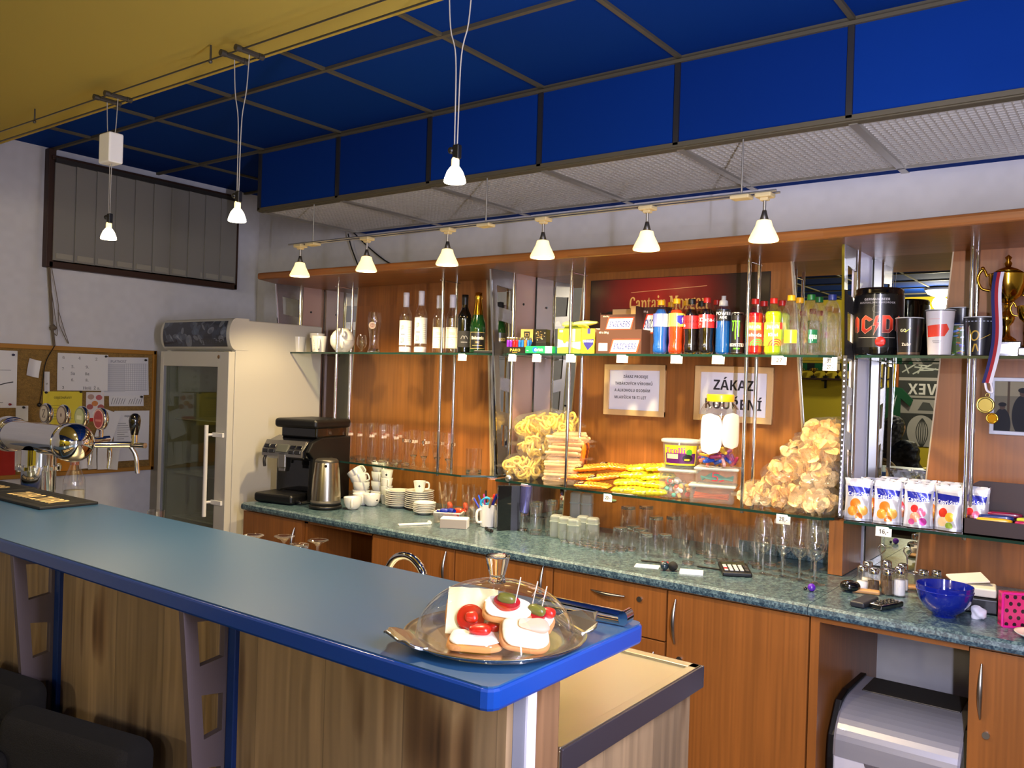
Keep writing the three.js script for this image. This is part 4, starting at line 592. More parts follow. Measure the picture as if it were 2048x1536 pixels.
// ---------------------------------------------------------------- on the upper shelf
const face = (x, z) => Math.atan2(-x, -z);                                  // turn that points a thing's front at the guests' side where the photo was taken
const cup = (r0, r1, h, t = 0.003) => [[0, 0.002], [r0 * 0.9, 0], [r0, 0.003], [r1, h - 0.001], [r1 - t / 2, h], [r1 - t, h - 0.001], [r0 - t, 0.006], [0, 0.006]];
const ring = (x, y, z, hx, hy, r, turn = 0) => at(tube([[0, hy, 0], [hx * 0.8, hy * 0.85, 0], [hx, 0, 0], [hx * 0.8, -hy * 0.85, 0], [0, -hy, 0]], r, 20, 8), 0, 0, 0, 0, turn, 0).translate(x, y, z);
{
  const mug = (label, x, z, h, r0, r1, mat, turn, hmat, deco) => {
    const t = thing('mug', label, 'mug', [x, YS, z], turn); mesh('mug_body', lathe(cup(r0, r1, h), 36), mat, t); mesh('handle', ring(r1 * 0.93, h * 0.5, 0, 0.026, h * 0.32, 0.006), hmat || mat, t); if (deco) deco(t); return t;
  };
  mug('plain white mug without visible handle, leftmost on the upper glass shelf', -4.02, -3.25, 0.092, 0.037, 0.044, M.porcelain, 2.4);
  mug('white mug with a black handle and black side, between the two plain white mugs', -3.90, -3.29, 0.112, 0.035, 0.043, M.porcelain, face(-3.9, -3.29) - 1.5, M.blackGloss, (t) => mesh('black_side', lathe([[0.0352, 0.004], [0.0425, 0.085], [0.0428, 0.085], [0.0356, 0.003]], 36), M.blackGloss, t));
  mug('white mug with its handle facing the room and a small pattern, on the upper shelf', -3.80, -3.22, 0.092, 0.036, 0.045, M.porcelain, face(-3.8, -3.22) - PI / 2, null, (t) => { const r = print(32, 96, (x, w, h) => { fill(x, w, h, '#efe9dc'); x.strokeStyle = '#222'; x.lineWidth = 3; x.beginPath(); x.moveTo(10, 8); x.lineTo(16, 50); x.stroke(); for (const y of [62, 74, 86]) { x.fillStyle = '#222'; x.fillRect(12, y, 7, 5); } }); mesh('pattern', sleeve(0.0425, 0.06, 0.015, 0.35, r, 0.0448).rotateY(PI / 2 - 0.65), r.s.gloss, t); });
  const bowl = (label, x, y, z, flip) => { const t = thing('soup_cup', label, 'cup', [x, y, z], face(x, z) - PI / 2); const s = flip ? PI : 0; mesh('cup_body', at(lathe([[0, 0.002], [0.034, 0], [0.036, 0.008], [0.052, 0.022], [0.066, 0.045], [0.069, 0.068], [0.067, 0.068], [0.062, 0.045], [0.045, 0.02], [0, 0.012]], 36), 0, flip ? 0.068 : 0, 0, s), M.porcelain, t); for (const k of [-1, 1]) mesh('handle', ring(k * 0.064, 0.042, 0, k * 0.024, 0.02, 0.005), M.porcelain, t); return t; };
  bowl('cream two handled soup cup, lower of the stacked pair beside the chrome rod', -3.66, YS, -3.27, false); bowl('cream soup cup turned upside down on the lower one beside the chrome rod', -3.66, YS + 0.069, -3.27, true);
  const sn = thing('snifter', 'small round snifter glass between the soup cups and the tall beer glass', 'glass', [-3.49, YS, -3.26]); mesh('glass_wall', lathe([[0.0, 0.002], [0.022, 0.001], [0.018, 0.004], [0.005, 0.008], [0.006, 0.02], [0.02, 0.03], [0.029, 0.05], [0.026, 0.08], [0.019, 0.1]], 30), M.glass, sn);
  const wz = thing('wheat_beer_glass', 'tall curved wheat beer glass with a round red emblem on the upper shelf', 'glass', [-3.395, YS, -3.26], face(-3.395, -3.26)); mesh('glass_wall', lathe([[0.034, 0.0], [0.035, 0.008], [0.028, 0.025], [0.024, 0.06], [0.029, 0.11], [0.037, 0.16], [0.038, 0.19], [0.033, 0.222]], 32), M.glass, wz); mesh('glass_base', lathe([[0, 0], [0.034, 0.0], [0.034, 0.006], [0.026, 0.022], [0, 0.018]], 28), M.glassBase, wz);
  const em = print(96, 96, (x, w, h) => { fill(x, w, h, '#c9b7a6'); x.fillStyle = '#6a1f1a'; x.beginPath(); x.arc(48, 48, 40, 0, TAU); x.fill(); x.strokeStyle = '#d8c4b2'; x.lineWidth = 5; x.beginPath(); x.arc(48, 48, 30, 0, TAU); x.stroke(); words(x, 'ES', 48, 48, 30, '#d8c4b2', 'serif'); });
  mesh('emblem', at(onto(new THREE.CircleGeometry(0.019, 28), em), -0.012, 0.148, 0.0362, 0, -0.3, 0), em.s.gloss, wz);
}
{
  // wine bottles
  const wine = (label, x, z, h, r, glass, capMat, lab, ly, lh, capH = 0.075, gr) => {
    const t = thing('wine_bottle', label, 'bottle', [x, YS, z], face(x, z), gr), s = h / 0.315;
    const pr = [[0, 0.012], [r * 0.8, 0.002], [r * 0.95, 0], [r, 0.008], [r, 0.185 * s], [r * 0.93, 0.205 * s], [r * 0.6, 0.228 * s], [0.0155, 0.25 * s], [0.0135, 0.30 * s], [0.0145, 0.31 * s]];
    mesh('bottle_body', lathe(pr, 36), glass, t);
    mesh('cap', lathe([[0.0158, h - capH], [0.0152, h - capH], [0.0158, h - capH + 0.002], [0.0155, h - 0.02], [0.0165, h - 0.018], [0.016, h], [0, h]], 28), capMat, t);
    if (lab) mesh('label', sleeve(r + 0.0006, lh, ly, 2.4, lab), lab.s.paper, t);
    return t;
  };
  const l20 = print(220, 150, (x, w, h) => { fill(x, w, h, '#f0ead6'); words(x, 'gn', 66, 40, 36, '#555', 'serif'); x.fillStyle = '#555'; x.fillRect(40, 82, 60, 5); words(x, '20', 62, 118, 44, '#555', 'serif'); x.fillStyle = '#bbb5a2'; for (let i = 0; i < 8; i++) x.fillRect(140, 40 + i * 11, 50, 3); });
  const l3 = print(200, 130, (x, w, h) => { fill(x, w, h, '#ece4cc'); x.strokeStyle = '#b8ab8a'; x.lineWidth = 3; x.strokeRect(8, 8, w - 16, h - 16); x.beginPath(); x.moveTo(20, 62); x.lineTo(w - 20, 62); x.stroke(); words(x, 'Vinum', w / 2, 38, 26, '#a08a5a', 'serif', false); x.beginPath(); x.arc(w / 2, 92, 18, 0, TAU); x.stroke(); });
  const white = std(0xe3dfe6, 0.45);
  wine('clear wine bottle with white cap and number label, left of the tall pair', -3.15, -3.25, 0.318, 0.034, M.glass, white, l20, 0.04, 0.13); wine('clear wine bottle with white cap and number label, right of the tall pair', -3.06, -3.27, 0.325, 0.034, M.glass, white, l20, 0.05, 0.135);
  wine('clear wine bottle with cream framed label, left of the shorter pair', -2.915, -3.25, 0.294, 0.032, M.glass, white, l3, 0.025, 0.105, 0.065); wine('clear wine bottle with cream framed label, right of the shorter pair', -2.835, -3.26, 0.296, 0.032, M.glass, white, l3, 0.025, 0.105, 0.065);
  for (const [x, z] of [[-3.15, -3.25], [-3.06, -3.27]]) solo('wine', `pale wine remaining in the bottom of the ${x < -3.1 ? 'left' : 'right'} number label bottle`, 'wine', lathe([[0, 0.001], [0.031, 0.001], [0.032, 0.004], [0.032, 0.03], [0, 0.03]], 24), phy(0xd9cfd6, 0.1), [x, YS + 0.003, z]);
  const lm = print(160, 120, (x, w, h) => { fill(x, w, h, '#141416'); x.strokeStyle = '#8d8d90'; x.lineWidth = 4; x.beginPath(); x.moveTo(50, 60); x.bezierCurveTo(60, 30, 78, 30, 80, 60); x.bezierCurveTo(82, 30, 100, 30, 112, 60); x.stroke(); x.fillStyle = '#77777a'; x.fillRect(50, 80, 60, 6); });
  wine('dark wine bottle with a black label, left of the green sparkling bottle', -2.745, -3.25, 0.292, 0.036, M.darkGlass, M.black, lm, 0.03, 0.08, 0.05);
  const lc = print(200, 140, (x, w, h) => { fill(x, w, h, '#131311'); x.strokeStyle = '#b9a05a'; x.lineWidth = 3; x.strokeRect(6, 6, w - 12, h - 12); words(x, 'Bohemia', w / 2, 50, 34, '#e8e0c4', 'serif', true); words(x, 'SEKT', w / 2, 84, 20, '#b9a05a'); x.fillStyle = '#b9a05a'; x.fillRect(40, 108, 120, 4); });
  const champ = (label, x, z, h, lab, foil) => { const t = thing('sparkling_bottle', label, 'bottle', [x, YS, z], face(x, z)); const s = h / 0.3, r = 0.039; mesh('bottle_body', lathe([[0, 0.012], [r * 0.9, 0], [r, 0.006], [r, 0.12 * s], [r * 0.93, 0.15 * s], [r * 0.6, 0.195 * s], [0.0185, 0.23 * s], [0.015, 0.285 * s]], 36), M.greenGlass, t); mesh('foil', lathe([[r * 0.64, 0.186 * s], [r * 0.66, 0.188 * s], [0.0205, 0.23 * s], [0.0165, 0.262 * s], [0.019, 0.272 * s], [0.0175, 0.28 * s], [0.017, 0.296 * s], [0, 0.3 * s]], 28), foil, t); mesh('label', sleeve(r + 0.0006, 0.085, 0.02, 2.2, lab), lab.s.gloss, t); return t; };
  champ('green sparkling wine bottle with gold foil neck on the upper shelf', -2.655, -3.245, 0.302, lc, M.gold);
  const lp = print(160, 100, (x, w, h) => { fill(x, w, h, '#23251c'); words(x, 'PROSECCO', w / 2, 40, 24, '#b8a566'); });
  champ('dark green sparkling bottle half behind the divider at the right end of the left shelf', -2.585, -3.33, 0.26, lp, M.blackSoft);
  solo('flat_box', 'small flat black box lying in front of the dark sparkling bottle', 'box', boxAt(-0.05, 0.05, 0, 0.014, -0.025, 0.025, 0.003), M.black, [-2.60, YS, -3.235], [0, 0.5, 0]);
}
const tags = [];
function priceTag(text, x, y, z, w = 0.05, h = 0.032, faint = false, label) {
  const r = print(120, 72, (c, W, H) => { fill(c, W, H, '#f4efe2'); text.split('\n').forEach((s, i, a) => words(c, s, W / 2, H / 2 + (i - (a.length - 1) / 2) * 32, a.length > 1 ? 30 : 42, faint ? '#b0aa9a' : '#3a3630', 'sans-serif', !faint)); });
  const t = solo('price_tag', label || `price tag reading ${text.replace('\n', ' over ')} on the edge of ${y > 1.5 ? 'the upper' : 'the lower'} glass shelf`, 'price tag', [sheetPlane(w, h, r), at(sheetPlane(w, h, r), 0, 0, -0.0008, 0, PI, 0)], r.s.paper, [x, y - 0.022, z + 0.0045], [-0.06, 0.1, 0], 'white price tags on the shelf edges'); return t;
}
{
  const P = (t, x, y, w, h, f, l, z = ZS) => priceTag(t, x, y, z, w, h, f, 'white price tag ' + l);
  P('290', -2.69, YS, 0.05, 0.034, true, 'reading 290 under the wine bottles'); P('13.', -2.385, YS, 0.042, 0.034, true, 'reading 13 under the black lighter box'); P('20,', -2.245, YS, 0.046, 0.036, true, 'reading 20 under the green gum box'); P('17', -2.06, YS, 0.048, 0.036, true, 'reading 17 under the yellow cracker box'); P('20', -1.80, YS, 0.052, 0.034, true, 'reading 20 under the chocolate bar cartons');
  P('37', -1.548, YS, 0.05, 0.034, true, 'reading 37 under the orange drink bottle'); P('35', -1.368, YS, 0.05, 0.034, true, 'reading 35 under the blue sports drink'); P('27', -1.125, YS, 0.056, 0.034, false, 'reading 27 between the lime juice and the water bottles'); P('33,-\n27,-', -0.947, YS - 0.01, 0.05, 0.05, false, 'with two prices, hung before the mirror under the blue capped water', -3.215);
  P('25,-', -2.29, YL, 0.04, 0.034, false, 'reading 25 below the ring snack bags'); P('20,-', -1.85, YL, 0.04, 0.034, false, 'reading 20 below the orange wafer packs'); P('28,-', -1.09, YL, 0.052, 0.036, false, 'reading 28 below the chip bags'); P('16,-', -0.735, YL, 0.052, 0.034, false, 'reading 16 below the silver juice pouches');
}
// lighters, gum, snack boxes, chocolate boxes
{
  const blk = flat('#0e0d0c');
  const pk = print(256, 64, (x, w, h) => { fill(x, w, h, '#0e0d0c'); words(x, 'PAKO', w * 0.42, h / 2, 40, '#d2ab4a'); x.fillStyle = '#d2ab4a'; x.fillRect(80, 54, 50, 3); });
  const t = thing('lighter_box', 'black counter box of lighters with gold lettering on the upper shelf', 'box', [-2.385, YS, -3.235], 0.25);
  mesh('tray', printedBox(0.13, 0.03, 0.075, pk, blk).translate(0, 0.015, 0), pk.s.gloss, t);
  mesh('side_wing', [at(extr([[-0.037, 0.03], [0.037, 0.03], [0.037, 0.07], [0.02, 0.07]].map(([a, b]) => [a, b]), 0.002).rotateY(PI / 2), 0.063, 0, 0.0)], M.black, t);
  const cols = [0x6a1fa0, 0x6a1fa0, 0xc81818, 0xc81818, 0x1560b0, 0x1560b0, 0xb86a1a, 0x1560b0];
  for (let k = 0; k < 8; k++) for (let j = 0; j < 2; j++) { const l = thing('lighter', `${['purple', 'purple', 'red', 'red', 'blue', 'blue', 'orange', 'blue'][k]} lighter, ${['first', 'second', 'third', 'fourth', 'fifth', 'sixth', 'seventh', 'last'][k]} from the left in the ${j ? 'rear' : 'front'} row of the black box`, 'lighter', [-2.385, YS, -3.235], 0.25, 'lighters in the black counter box'); const x = -0.054 + k * 0.0148, z = 0.02 - j * 0.03; mesh('lighter_body', at(box(0.012, 0.055, 0.011, 0.004, 2), x, 0.036, z), phy(cols[k], 0.15, { clearcoat: 1 }), l); mesh('lighter_head', at(box(0.011, 0.014, 0.011, 0.003, 1), x, 0.069, z), M.chrome, l); }
  const gb = (label, x, z, turn, draw) => { const r = print(120, 110, draw), p = flat('#2a2018'); const b = thing('match_box', label, 'box', [x, YS + 0.06, z], turn); mesh('box_body', printedBox(0.06, 0.06, 0.05, r, p).translate(0, 0.03, 0), r.s.gloss, b); mesh('stand_box', boxAt(-0.03, 0.03, -0.06, 0, -0.03, 0.025, 0.002), M.black, b); };
  gb('gold display box with a black shield emblem behind the lighters', -2.41, -3.33, 0.4, (x, w, h) => { fill(x, w, h, '#d2ad5a'); x.fillStyle = '#17140f'; x.beginPath(); x.moveTo(30, 20); x.lineTo(90, 20); x.lineTo(86, 70); x.lineTo(60, 96); x.lineTo(34, 70); x.fill(); x.strokeStyle = '#d2ad5a'; x.lineWidth = 3; x.strokeRect(44, 36, 32, 24); });
  gb('black display box with gold pattern behind the lighters, right of the shield box', -2.335, -3.345, 0.2, (x, w, h) => { fill(x, w, h, '#1a1612'); for (let i = 0; i < 26; i++) { x.fillStyle = ['#c9a55a', '#8a6a2c', '#eadcb0'][i % 3]; x.fillRect(rr(10, 100), rr(15, 90), rr(4, 16), rr(3, 9)); } });
  const gm = print(256, 64, (x, w, h) => { fill(x, w, h, '#18b25a'); x.fillStyle = '#eaf6ee'; x.fillRect(190, 0, 66, h); x.fillStyle = '#1560b0'; x.beginPath(); x.arc(92, 32, 26, 0, TAU); x.fill(); words(x, 'Orbit', 128, 34, 34, '#fff'); words(x, '~', 20, 40, 40, '#fff'); });
  const g1 = thing('gum_box', 'flat green chewing gum box lying on the upper shelf edge', 'box', [-2.243, YS, -3.22], 0.15); mesh('box_body', printedBox(0.135, 0.032, 0.09, gm, flat('#18b25a')).translate(0, 0.016, 0), gm.s.gloss, g1);
  const g2 = thing('gum_box', 'dark teal gum box beside the green one, mostly hidden', 'box', [-2.17, YS, -3.26], 0.1); mesh('box_body', boxAt(-0.05, 0.05, 0, 0.032, -0.04, 0.04, 0.001), std(0x0f4a58, 0.4), g2);
  const yb = print(200, 220, (x, w, h) => { fill(x, w, h, '#f3d431'); x.fillStyle = '#fdf7d0'; x.fillRect(100, 0, 50, 110); x.fillStyle = '#f6f1cf'; x.beginPath(); x.moveTo(0, 90); x.quadraticCurveTo(90, 130, w, 110); x.lineTo(w, 180); x.lineTo(0, 170); x.fill(); x.fillStyle = '#9fce3a'; x.beginPath(); x.moveTo(0, 170); x.quadraticCurveTo(100, 140, w, 190); x.lineTo(w, h); x.lineTo(0, h); x.fill(); x.fillStyle = '#e2b31c'; x.beginPath(); x.ellipse(70, 70, 24, 60, 0.2, 0, TAU); x.fill(); x.fillStyle = '#d8d8ec'; x.fillRect(14, 12, 30, 20); });
  const yp = flat('#efd54a'); const y1 = thing('cracker_box', 'tall yellow and lime cracker box with torn open top on the upper shelf', 'box', [-2.105, YS, -3.245], 0.28); mesh('box_body', printedBox(0.108, 0.112, 0.07, yb, yp).translate(0, 0.056, 0), yb.s.gloss, y1);
  mesh('flap', [at(box(0.105, 0.0012, 0.04), 0.012, 0.122, -0.01, 0.5, 0, 0.1), at(box(0.06, 0.0012, 0.035), 0.06, 0.124, 0.02, -0.4, 0, -0.25)], std(0xc8de5a, 0.5), y1);
  const ob = print(120, 220, (x, w, h) => { fill(x, w, h, '#f0bc22'); x.fillStyle = '#2a2a86'; x.fillRect(54, 0, 26, 46); x.beginPath(); x.moveTo(14, 100); x.lineTo(w - 8, 90); x.lineTo(w - 14, 140); x.lineTo(60, 190); x.lineTo(24, 136); x.fill(); words(x, 'OPAVIA', w / 2 + 2, 112, 26, '#fff'); });
  const o1 = thing('wafer_box', 'yellow wafer box with blue banner next to the cracker box', 'box', [-2.005, YS, -3.245], 0.25); mesh('box_body', printedBox(0.062, 0.112, 0.07, ob, flat('#e8b020')).translate(0, 0.056, 0), ob.s.gloss, o1);
  const tb = print(100, 200, (x, w, h) => { fill(x, w, h, '#1f4d22'); x.fillStyle = '#b8b8ba'; x.beginPath(); x.moveTo(0, 0); x.lineTo(w, 0); x.lineTo(w, 60); x.lineTo(0, 84); x.fill(); words(x, 'TA', 52, 106, 44, '#e8f0e0'); });
  const t1 = thing('snack_bag', 'green and silver snack bag squeezed beside the lower chocolate box', 'bag', [-1.957, YS, -3.262], 0.25); { const g = new THREE.PlaneGeometry(0.06, 0.115, 8, 10), p = g.attributes.position; for (let i = 0; i < p.count; i++) { const a = p.getX(i) / 0.06, b = p.getY(i) / 0.115; p.setZ(i, 0.03 * Math.cos(a * PI) * Math.cos(b * PI * 0.95)); } g.computeVertexNormals(); mesh('bag_front', at(onto(g, tb), 0, 0.058, 0), tb.s.foil, t1); mesh('bag_back', at(wobble(pillow(0.029, 0.056, 0.018, 0.7), 0.001, 90), 0, 0.057, -0.012), M.silver, t1); }
  const cover = solo('lime_sheet', 'folded lime and white flow pack lying on top of the cracker box', 'packet', wobble(pillow(0.085, 0.009, 0.03, 0.6), 0.003, 70), phy(0xcfe07a, 0.4, { clearcoat: 0.4 }), [-2.06, YS + 0.137, -3.25], [0, 0.2, 0.05]);
  // chocolate bar boxes
  const choc = (w, h, big) => print(Math.round(w * 1100), Math.round(h * 1100), (x, W, H) => {
    fill(x, W, H, '#452416'); const cw = W * (big ? 0.62 : 0.74), ch = H * (big ? 0.46 : 0.66), cx = W * (big ? 0.64 : 0.56), cy = H * (big ? 0.68 : 0.6), sk = ch * 0.3;
    const para = (a, c) => { x.fillStyle = c; x.beginPath(); x.moveTo(cx - cw / 2 + sk - a, cy - ch / 2 - a); x.lineTo(cx + cw / 2 + a, cy - ch / 2 - a); x.lineTo(cx + cw / 2 - sk + a, cy + ch / 2 + a); x.lineTo(cx - cw / 2 - a, cy + ch / 2 + a); x.fill(); };
    para(6, '#e03a1a'); para(0, '#fff'); x.save(); x.translate(cx, cy); x.transform(1, 0, -0.18, 1, 0, 0); words(x, 'SNICKERS', 0, 2, ch * 0.74, '#1b2a78', 'sans-serif', true, 'center', cw * 0.8); x.restore();
    words(x, '40 x 50 g', W * 0.17, H * 0.13, H * 0.11, '#e8d9c4'); if (big) { x.fillStyle = '#efe6da'; x.fillRect(W * 0.06, H * 0.56, W * 0.2, H * 0.32); }
  });
  const br = flat('#452416');
  const c1 = thing('chocolate_bar_box', 'closed brown chocolate bar carton, bottom of the stack on the upper shelf', 'box', [-1.83, YS, -3.245], 0.05); const r1 = choc(0.215, 0.104, true); mesh('carton', printedBox(0.215, 0.104, 0.12, r1, br).translate(0, 0.052, 0), r1.s.paper, c1);
  const c2 = thing('chocolate_bar_box', 'opened brown chocolate bar carton with cut front, top of the stack', 'box', [-1.842, YS + 0.104, -3.25], 0.05); const r2 = choc(0.168, 0.065, false);
  mesh('carton', [printedBox(0.168, 0.065, 0.002, r2, br).translate(0, 0.0325, 0.055), printedBox(0.002, 0.075, 0.11, br, br).translate(-0.083, 0.0375, 0), printedBox(0.002, 0.1, 0.11, br, br).translate(0.083, 0.05, 0), printedBox(0.168, 0.1, 0.002, br, br).translate(0, 0.05, -0.055)], r2.s.paper, c2);
  mesh('carton_inside', [boxAt(-0.081, 0.081, 0.003, 0.098, -0.0535, -0.052), boxAt(0.0805, 0.0815, 0.003, 0.098, -0.052, 0.054), boxAt(-0.081, 0.081, 0.0, 0.03, -0.05, 0.053)], std(0xb9976a, 0.8), c2); mesh('front_corner', [boxAt(0.062, 0.084, 0.065, 0.1, 0.054, 0.0565)], std(0xa8854f, 0.8), c2);
  const c3 = thing('chocolate_bar_box', 'brown chocolate bar carton standing at the back behind the blue bottle', 'box', [-1.725, YS, -3.33], 0.05); const r3 = choc(0.13, 0.12, false); mesh('carton', [printedBox(0.13, 0.205, 0.10, br, br).translate(0, 0.1025, 0), printedBox(0.13, 0.11, 0.001, r3, br).translate(0.0, 0.145, 0.0508)], r3.s.paper, c3);
}
// soft drink bottles
{
  const petProf = (h, r) => [[0, 0.006], [r * 0.55, 0.004], [r * 0.8, 0], [r * 0.98, 0.012], [r, 0.03], [r * 0.9, 0.052], [r * 0.98, 0.078], [r, 0.095], [r, 0.145], [r * 0.98, 0.16], [r * 0.78, h - 0.055], [0.014, h - 0.03], [0.0125, h - 0.018]];
  const slim = (h, r) => [[0, 0.006], [r * 0.6, 0.002], [r * 0.85, 0], [r, 0.012], [r, h * 0.55], [r * 0.9, h * 0.6], [r, h * 0.66], [r * 0.97, h * 0.72], [r * 0.7, h * 0.84], [0.014, h * 0.9], [0.0135, h * 0.93]];
  const bottle = (label, x, z, o) => {
    const t = thing('drink_bottle', label, 'bottle', [x, YS, z], face(x, z) + (o.turn || 0), o.group), h = o.h || 0.228, r = o.r || 0.032, pr = (o.slim ? slim : petProf)(h, r);
    mesh('bottle_body', lathe(pr, 30), o.drink === undefined ? M.pet : M.glass, t);
    if (o.drink !== undefined) { const top = o.fill || h * 0.76; const q = pr.filter((p) => p[1] < top).map(([a, b]) => [Math.max(0, a - 0.0012), b + 0.0012]); const last = pr.find((p) => p[1] >= top), prev = pr.filter((p) => p[1] < top).pop(); const k = (top - prev[1]) / (last[1] - prev[1]); q.push([prev[0] + (last[0] - prev[0]) * k - 0.0012, top], [0, top]); mesh('drink', lathe(q, 28), phy(o.drink, 0.12, { clearcoat: 1, clearcoatRoughness: 0.05, ...(o.clear ? { transmission: 0.4, thickness: 0.02, ior: 1.34 } : {}) }), t); }
    if (o.sport) { mesh('cap', lathe([[0.017, h - 0.04], [0.018, h - 0.038], [0.0165, h - 0.02], [0.009, h - 0.016], [0.009, h], [0, h]], 24), o.cap, t); }
    else mesh('cap', lathe([[0.0145, h - 0.021], [0.0152, h - 0.02], [0.0152, h - 0.002], [0.014, h], [0, h]], 26), o.cap, t);
    if (o.lab) mesh('label', sleeve(r + 0.0007, o.lh, o.ly, o.span || 4.4, o.lab), o.lab.s.gloss, t);
    return t;
  };
  const P = (draw, w = 240, h = 100) => print(w, h, draw);
  const blueL = P((x, w, h) => { fill(x, w, h, '#7d86e0'); x.fillStyle = '#cfe0f6'; x.fillRect(140, 0, 60, h); x.fillStyle = '#eef0ff'; x.fillRect(96, 10, 22, 80); });
  const fanL = P((x, w, h) => { fill(x, w, h, '#f6e25a'); x.fillStyle = '#2a35b0'; x.beginPath(); x.moveTo(120, 20); x.lineTo(180, 14); x.lineTo(190, 70); x.lineTo(150, 84); x.lineTo(118, 60); x.fill(); words(x, 'f', 168, 52, 50, '#fff'); x.fillStyle = '#b8d24a'; x.fillRect(50, 10, 30, 80); });
  const czL = P((x, w, h) => { fill(x, w, h, '#e2262a'); words(x, 'Coca-Cola', 120, 44, 36, '#1a0606', 'serif', true); words(x, 'zero', 150, 78, 20, '#1a0606'); x.fillStyle = '#f4d8d0'; x.beginPath(); x.arc(66, 76, 10, 0, TAU); x.fill(); });
  const ccL = P((x, w, h) => { fill(x, w, h, '#e62a28'); words(x, 'Coca-Cola', 162, 40, 38, '#fff', 'serif', true); x.fillStyle = '#fff'; x.fillRect(92, 0, 16, h); x.globalAlpha = 0.6; for (let i = 0; i < 7; i++) x.fillRect(44 + (i % 2) * 18, 14 + i * 11, 14, 7); });
  const pwL = P((x, w, h) => { fill(x, w, h, '#16171a'); words(x, 'POWER', 120, 36, 38, '#e6e9ee'); words(x, 'ADE', 120, 70, 30, '#e6e9ee'); });
  const kidL = (bg, acc, name, sw) => P((x, w, h) => { fill(x, w, h, bg); x.fillStyle = acc; x.beginPath(); x.ellipse(110, 24, 70, 26, 0, 0, TAU); x.fill(); x.fillStyle = '#d82b2b'; x.fillRect(150, 0, 50, 44); words(x, 'Jupík', 110, 28, 30, '#fff'); words(x, name, 110, 80, 28, '#fff'); x.strokeStyle = sw; x.lineWidth = 9; for (let k = 1; k < 4; k++) { x.beginPath(); x.arc(130, 150, 14 * k, PI, TAU); x.stroke(); } }, 220, 150);
  const redL = kidL('#e4402f', '#8dc63f', 'Jahoda', '#3f8a3c'), grnL = kidL('#a6cc2c', '#f0e24a', 'Kiwi', '#d8402c');
  const B = (bg, fg, t) => P((x, w, h) => { fill(x, w, h, bg); words(x, t, w / 2, h / 2, 44, fg); }, 120, 80);
  bottle('blue drink bottle with yellow cap, front row next to the chocolate boxes', -1.655, -3.235, { drink: 0x1a5cb4, cap: M.yellowCap, lab: blueL, ly: 0.115, lh: 0.055, fill: 0.19 });
  bottle('blue drink bottle with yellow cap, behind the front blue bottle', -1.655, -3.33, { drink: 0x16489a, cap: M.yellowCap, fill: 0.19 });
  bottle('orange drink bottle with yellow label and cap in the front row', -1.583, -3.235, { h: 0.232, drink: 0xbc3e18, cap: M.yellowCap, lab: fanL, ly: 0.115, lh: 0.055, fill: 0.185 });
  bottle('orange drink bottle with yellow cap in the second row', -1.583, -3.33, { h: 0.232, drink: 0xb8441c, cap: M.yellowCap, fill: 0.185 });
  bottle('cola bottle with black cap and red label in the front row', -1.515, -3.235, { drink: 0x0d0504, cap: M.black, lab: czL, ly: 0.105, lh: 0.053, fill: 0.185 });
  bottle('cola bottle with black cap in the second row', -1.515, -3.33, { drink: 0x0d0504, cap: M.black, fill: 0.185 });
  bottle('cola bottle with red cap and red label in the front row', -1.447, -3.232, { h: 0.231, drink: 0x0d0504, cap: M.red, lab: ccL, ly: 0.108, lh: 0.053, fill: 0.185 });
  bottle('cola bottle with red cap in the second row', -1.447, -3.33, { h: 0.231, drink: 0x0d0504, cap: M.red, fill: 0.185 });
  bottle('blue sports drink bottle with grey nozzle cap and black label', -1.378, -3.235, { h: 0.236, r: 0.029, slim: true, drink: 0x0b4f9a, cap: M.greyCap, lab: pwL, ly: 0.135, lh: 0.045, sport: true, fill: 0.182 });
  const can = (label, x, z, col, r) => { const t = thing('drink_can', label, 'can', [x, YS, z], face(x, z)); mesh('can_body', lathe([[0, 0.004], [0.024, 0], [0.0265, 0.006], [0.0265, 0.155], [0.023, 0.163]], 32), col, t); mesh('can_rim', lathe([[0.0225, 0.162], [0.0238, 0.164], [0.0235, 0.168], [0.021, 0.168], [0.0205, 0.165], [0, 0.165]], 32), M.satin, t); mesh('can_foot', lathe([[0.0235, -0.0005], [0.0255, 0.004], [0.0267, 0.0065], [0.0267, 0.008], [0.0264, 0.008]], 32), M.satin, t); if (r) mesh('print', sleeve(0.0268, 0.147, 0.0085, 3.0, r), r.s.gloss, t); return t; };
  const mon = print(160, 260, (x, w, h) => { fill(x, w, h, '#0a0b0a'); x.strokeStyle = '#5fd71f'; x.lineWidth = 9; for (const [a, b] of [[44, 110], [66, 168], [90, 150]]) { x.beginPath(); x.moveTo(a, 44); x.bezierCurveTo(a + 8, 80, a - 6, 100, a + 2, b); x.stroke(); x.beginPath(); x.moveTo(a - 10, 40); x.lineTo(a + 10, 44); x.stroke(); } words(x, 'MONSTER', 78, 206, 30, '#e8eee4', 'serif'); words(x, 'ENERGY', 78, 232, 14, '#5fd71f'); });
  can('black energy drink can with a green claw mark beside the red juice', -1.318, -3.235, M.blackGloss, mon);
  const dkc = print(80, 260, (x, w, h) => { fill(x, w, h, '#2a0c10'); for (let i = 0; i < 10; i++) { x.fillStyle = '#8a3a3a'; x.fillRect(12, 70 + i * 17, 50, 5); } });
  can('dark red energy drink can just behind the black one', -1.30, -3.33, std(0x2a0c10, 0.3), dkc);
  bottle('red juice bottle with red cap in the front row', -1.247, -3.235, { h: 0.22, r: 0.033, slim: true, drink: 0x9c1016, cap: M.red, lab: redL, ly: 0.035, lh: 0.09, fill: 0.165 });
  bottle('red juice bottle with red cap in the second row', -1.247, -3.33, { h: 0.22, r: 0.033, slim: true, drink: 0x8a1016, cap: M.red, fill: 0.165 });
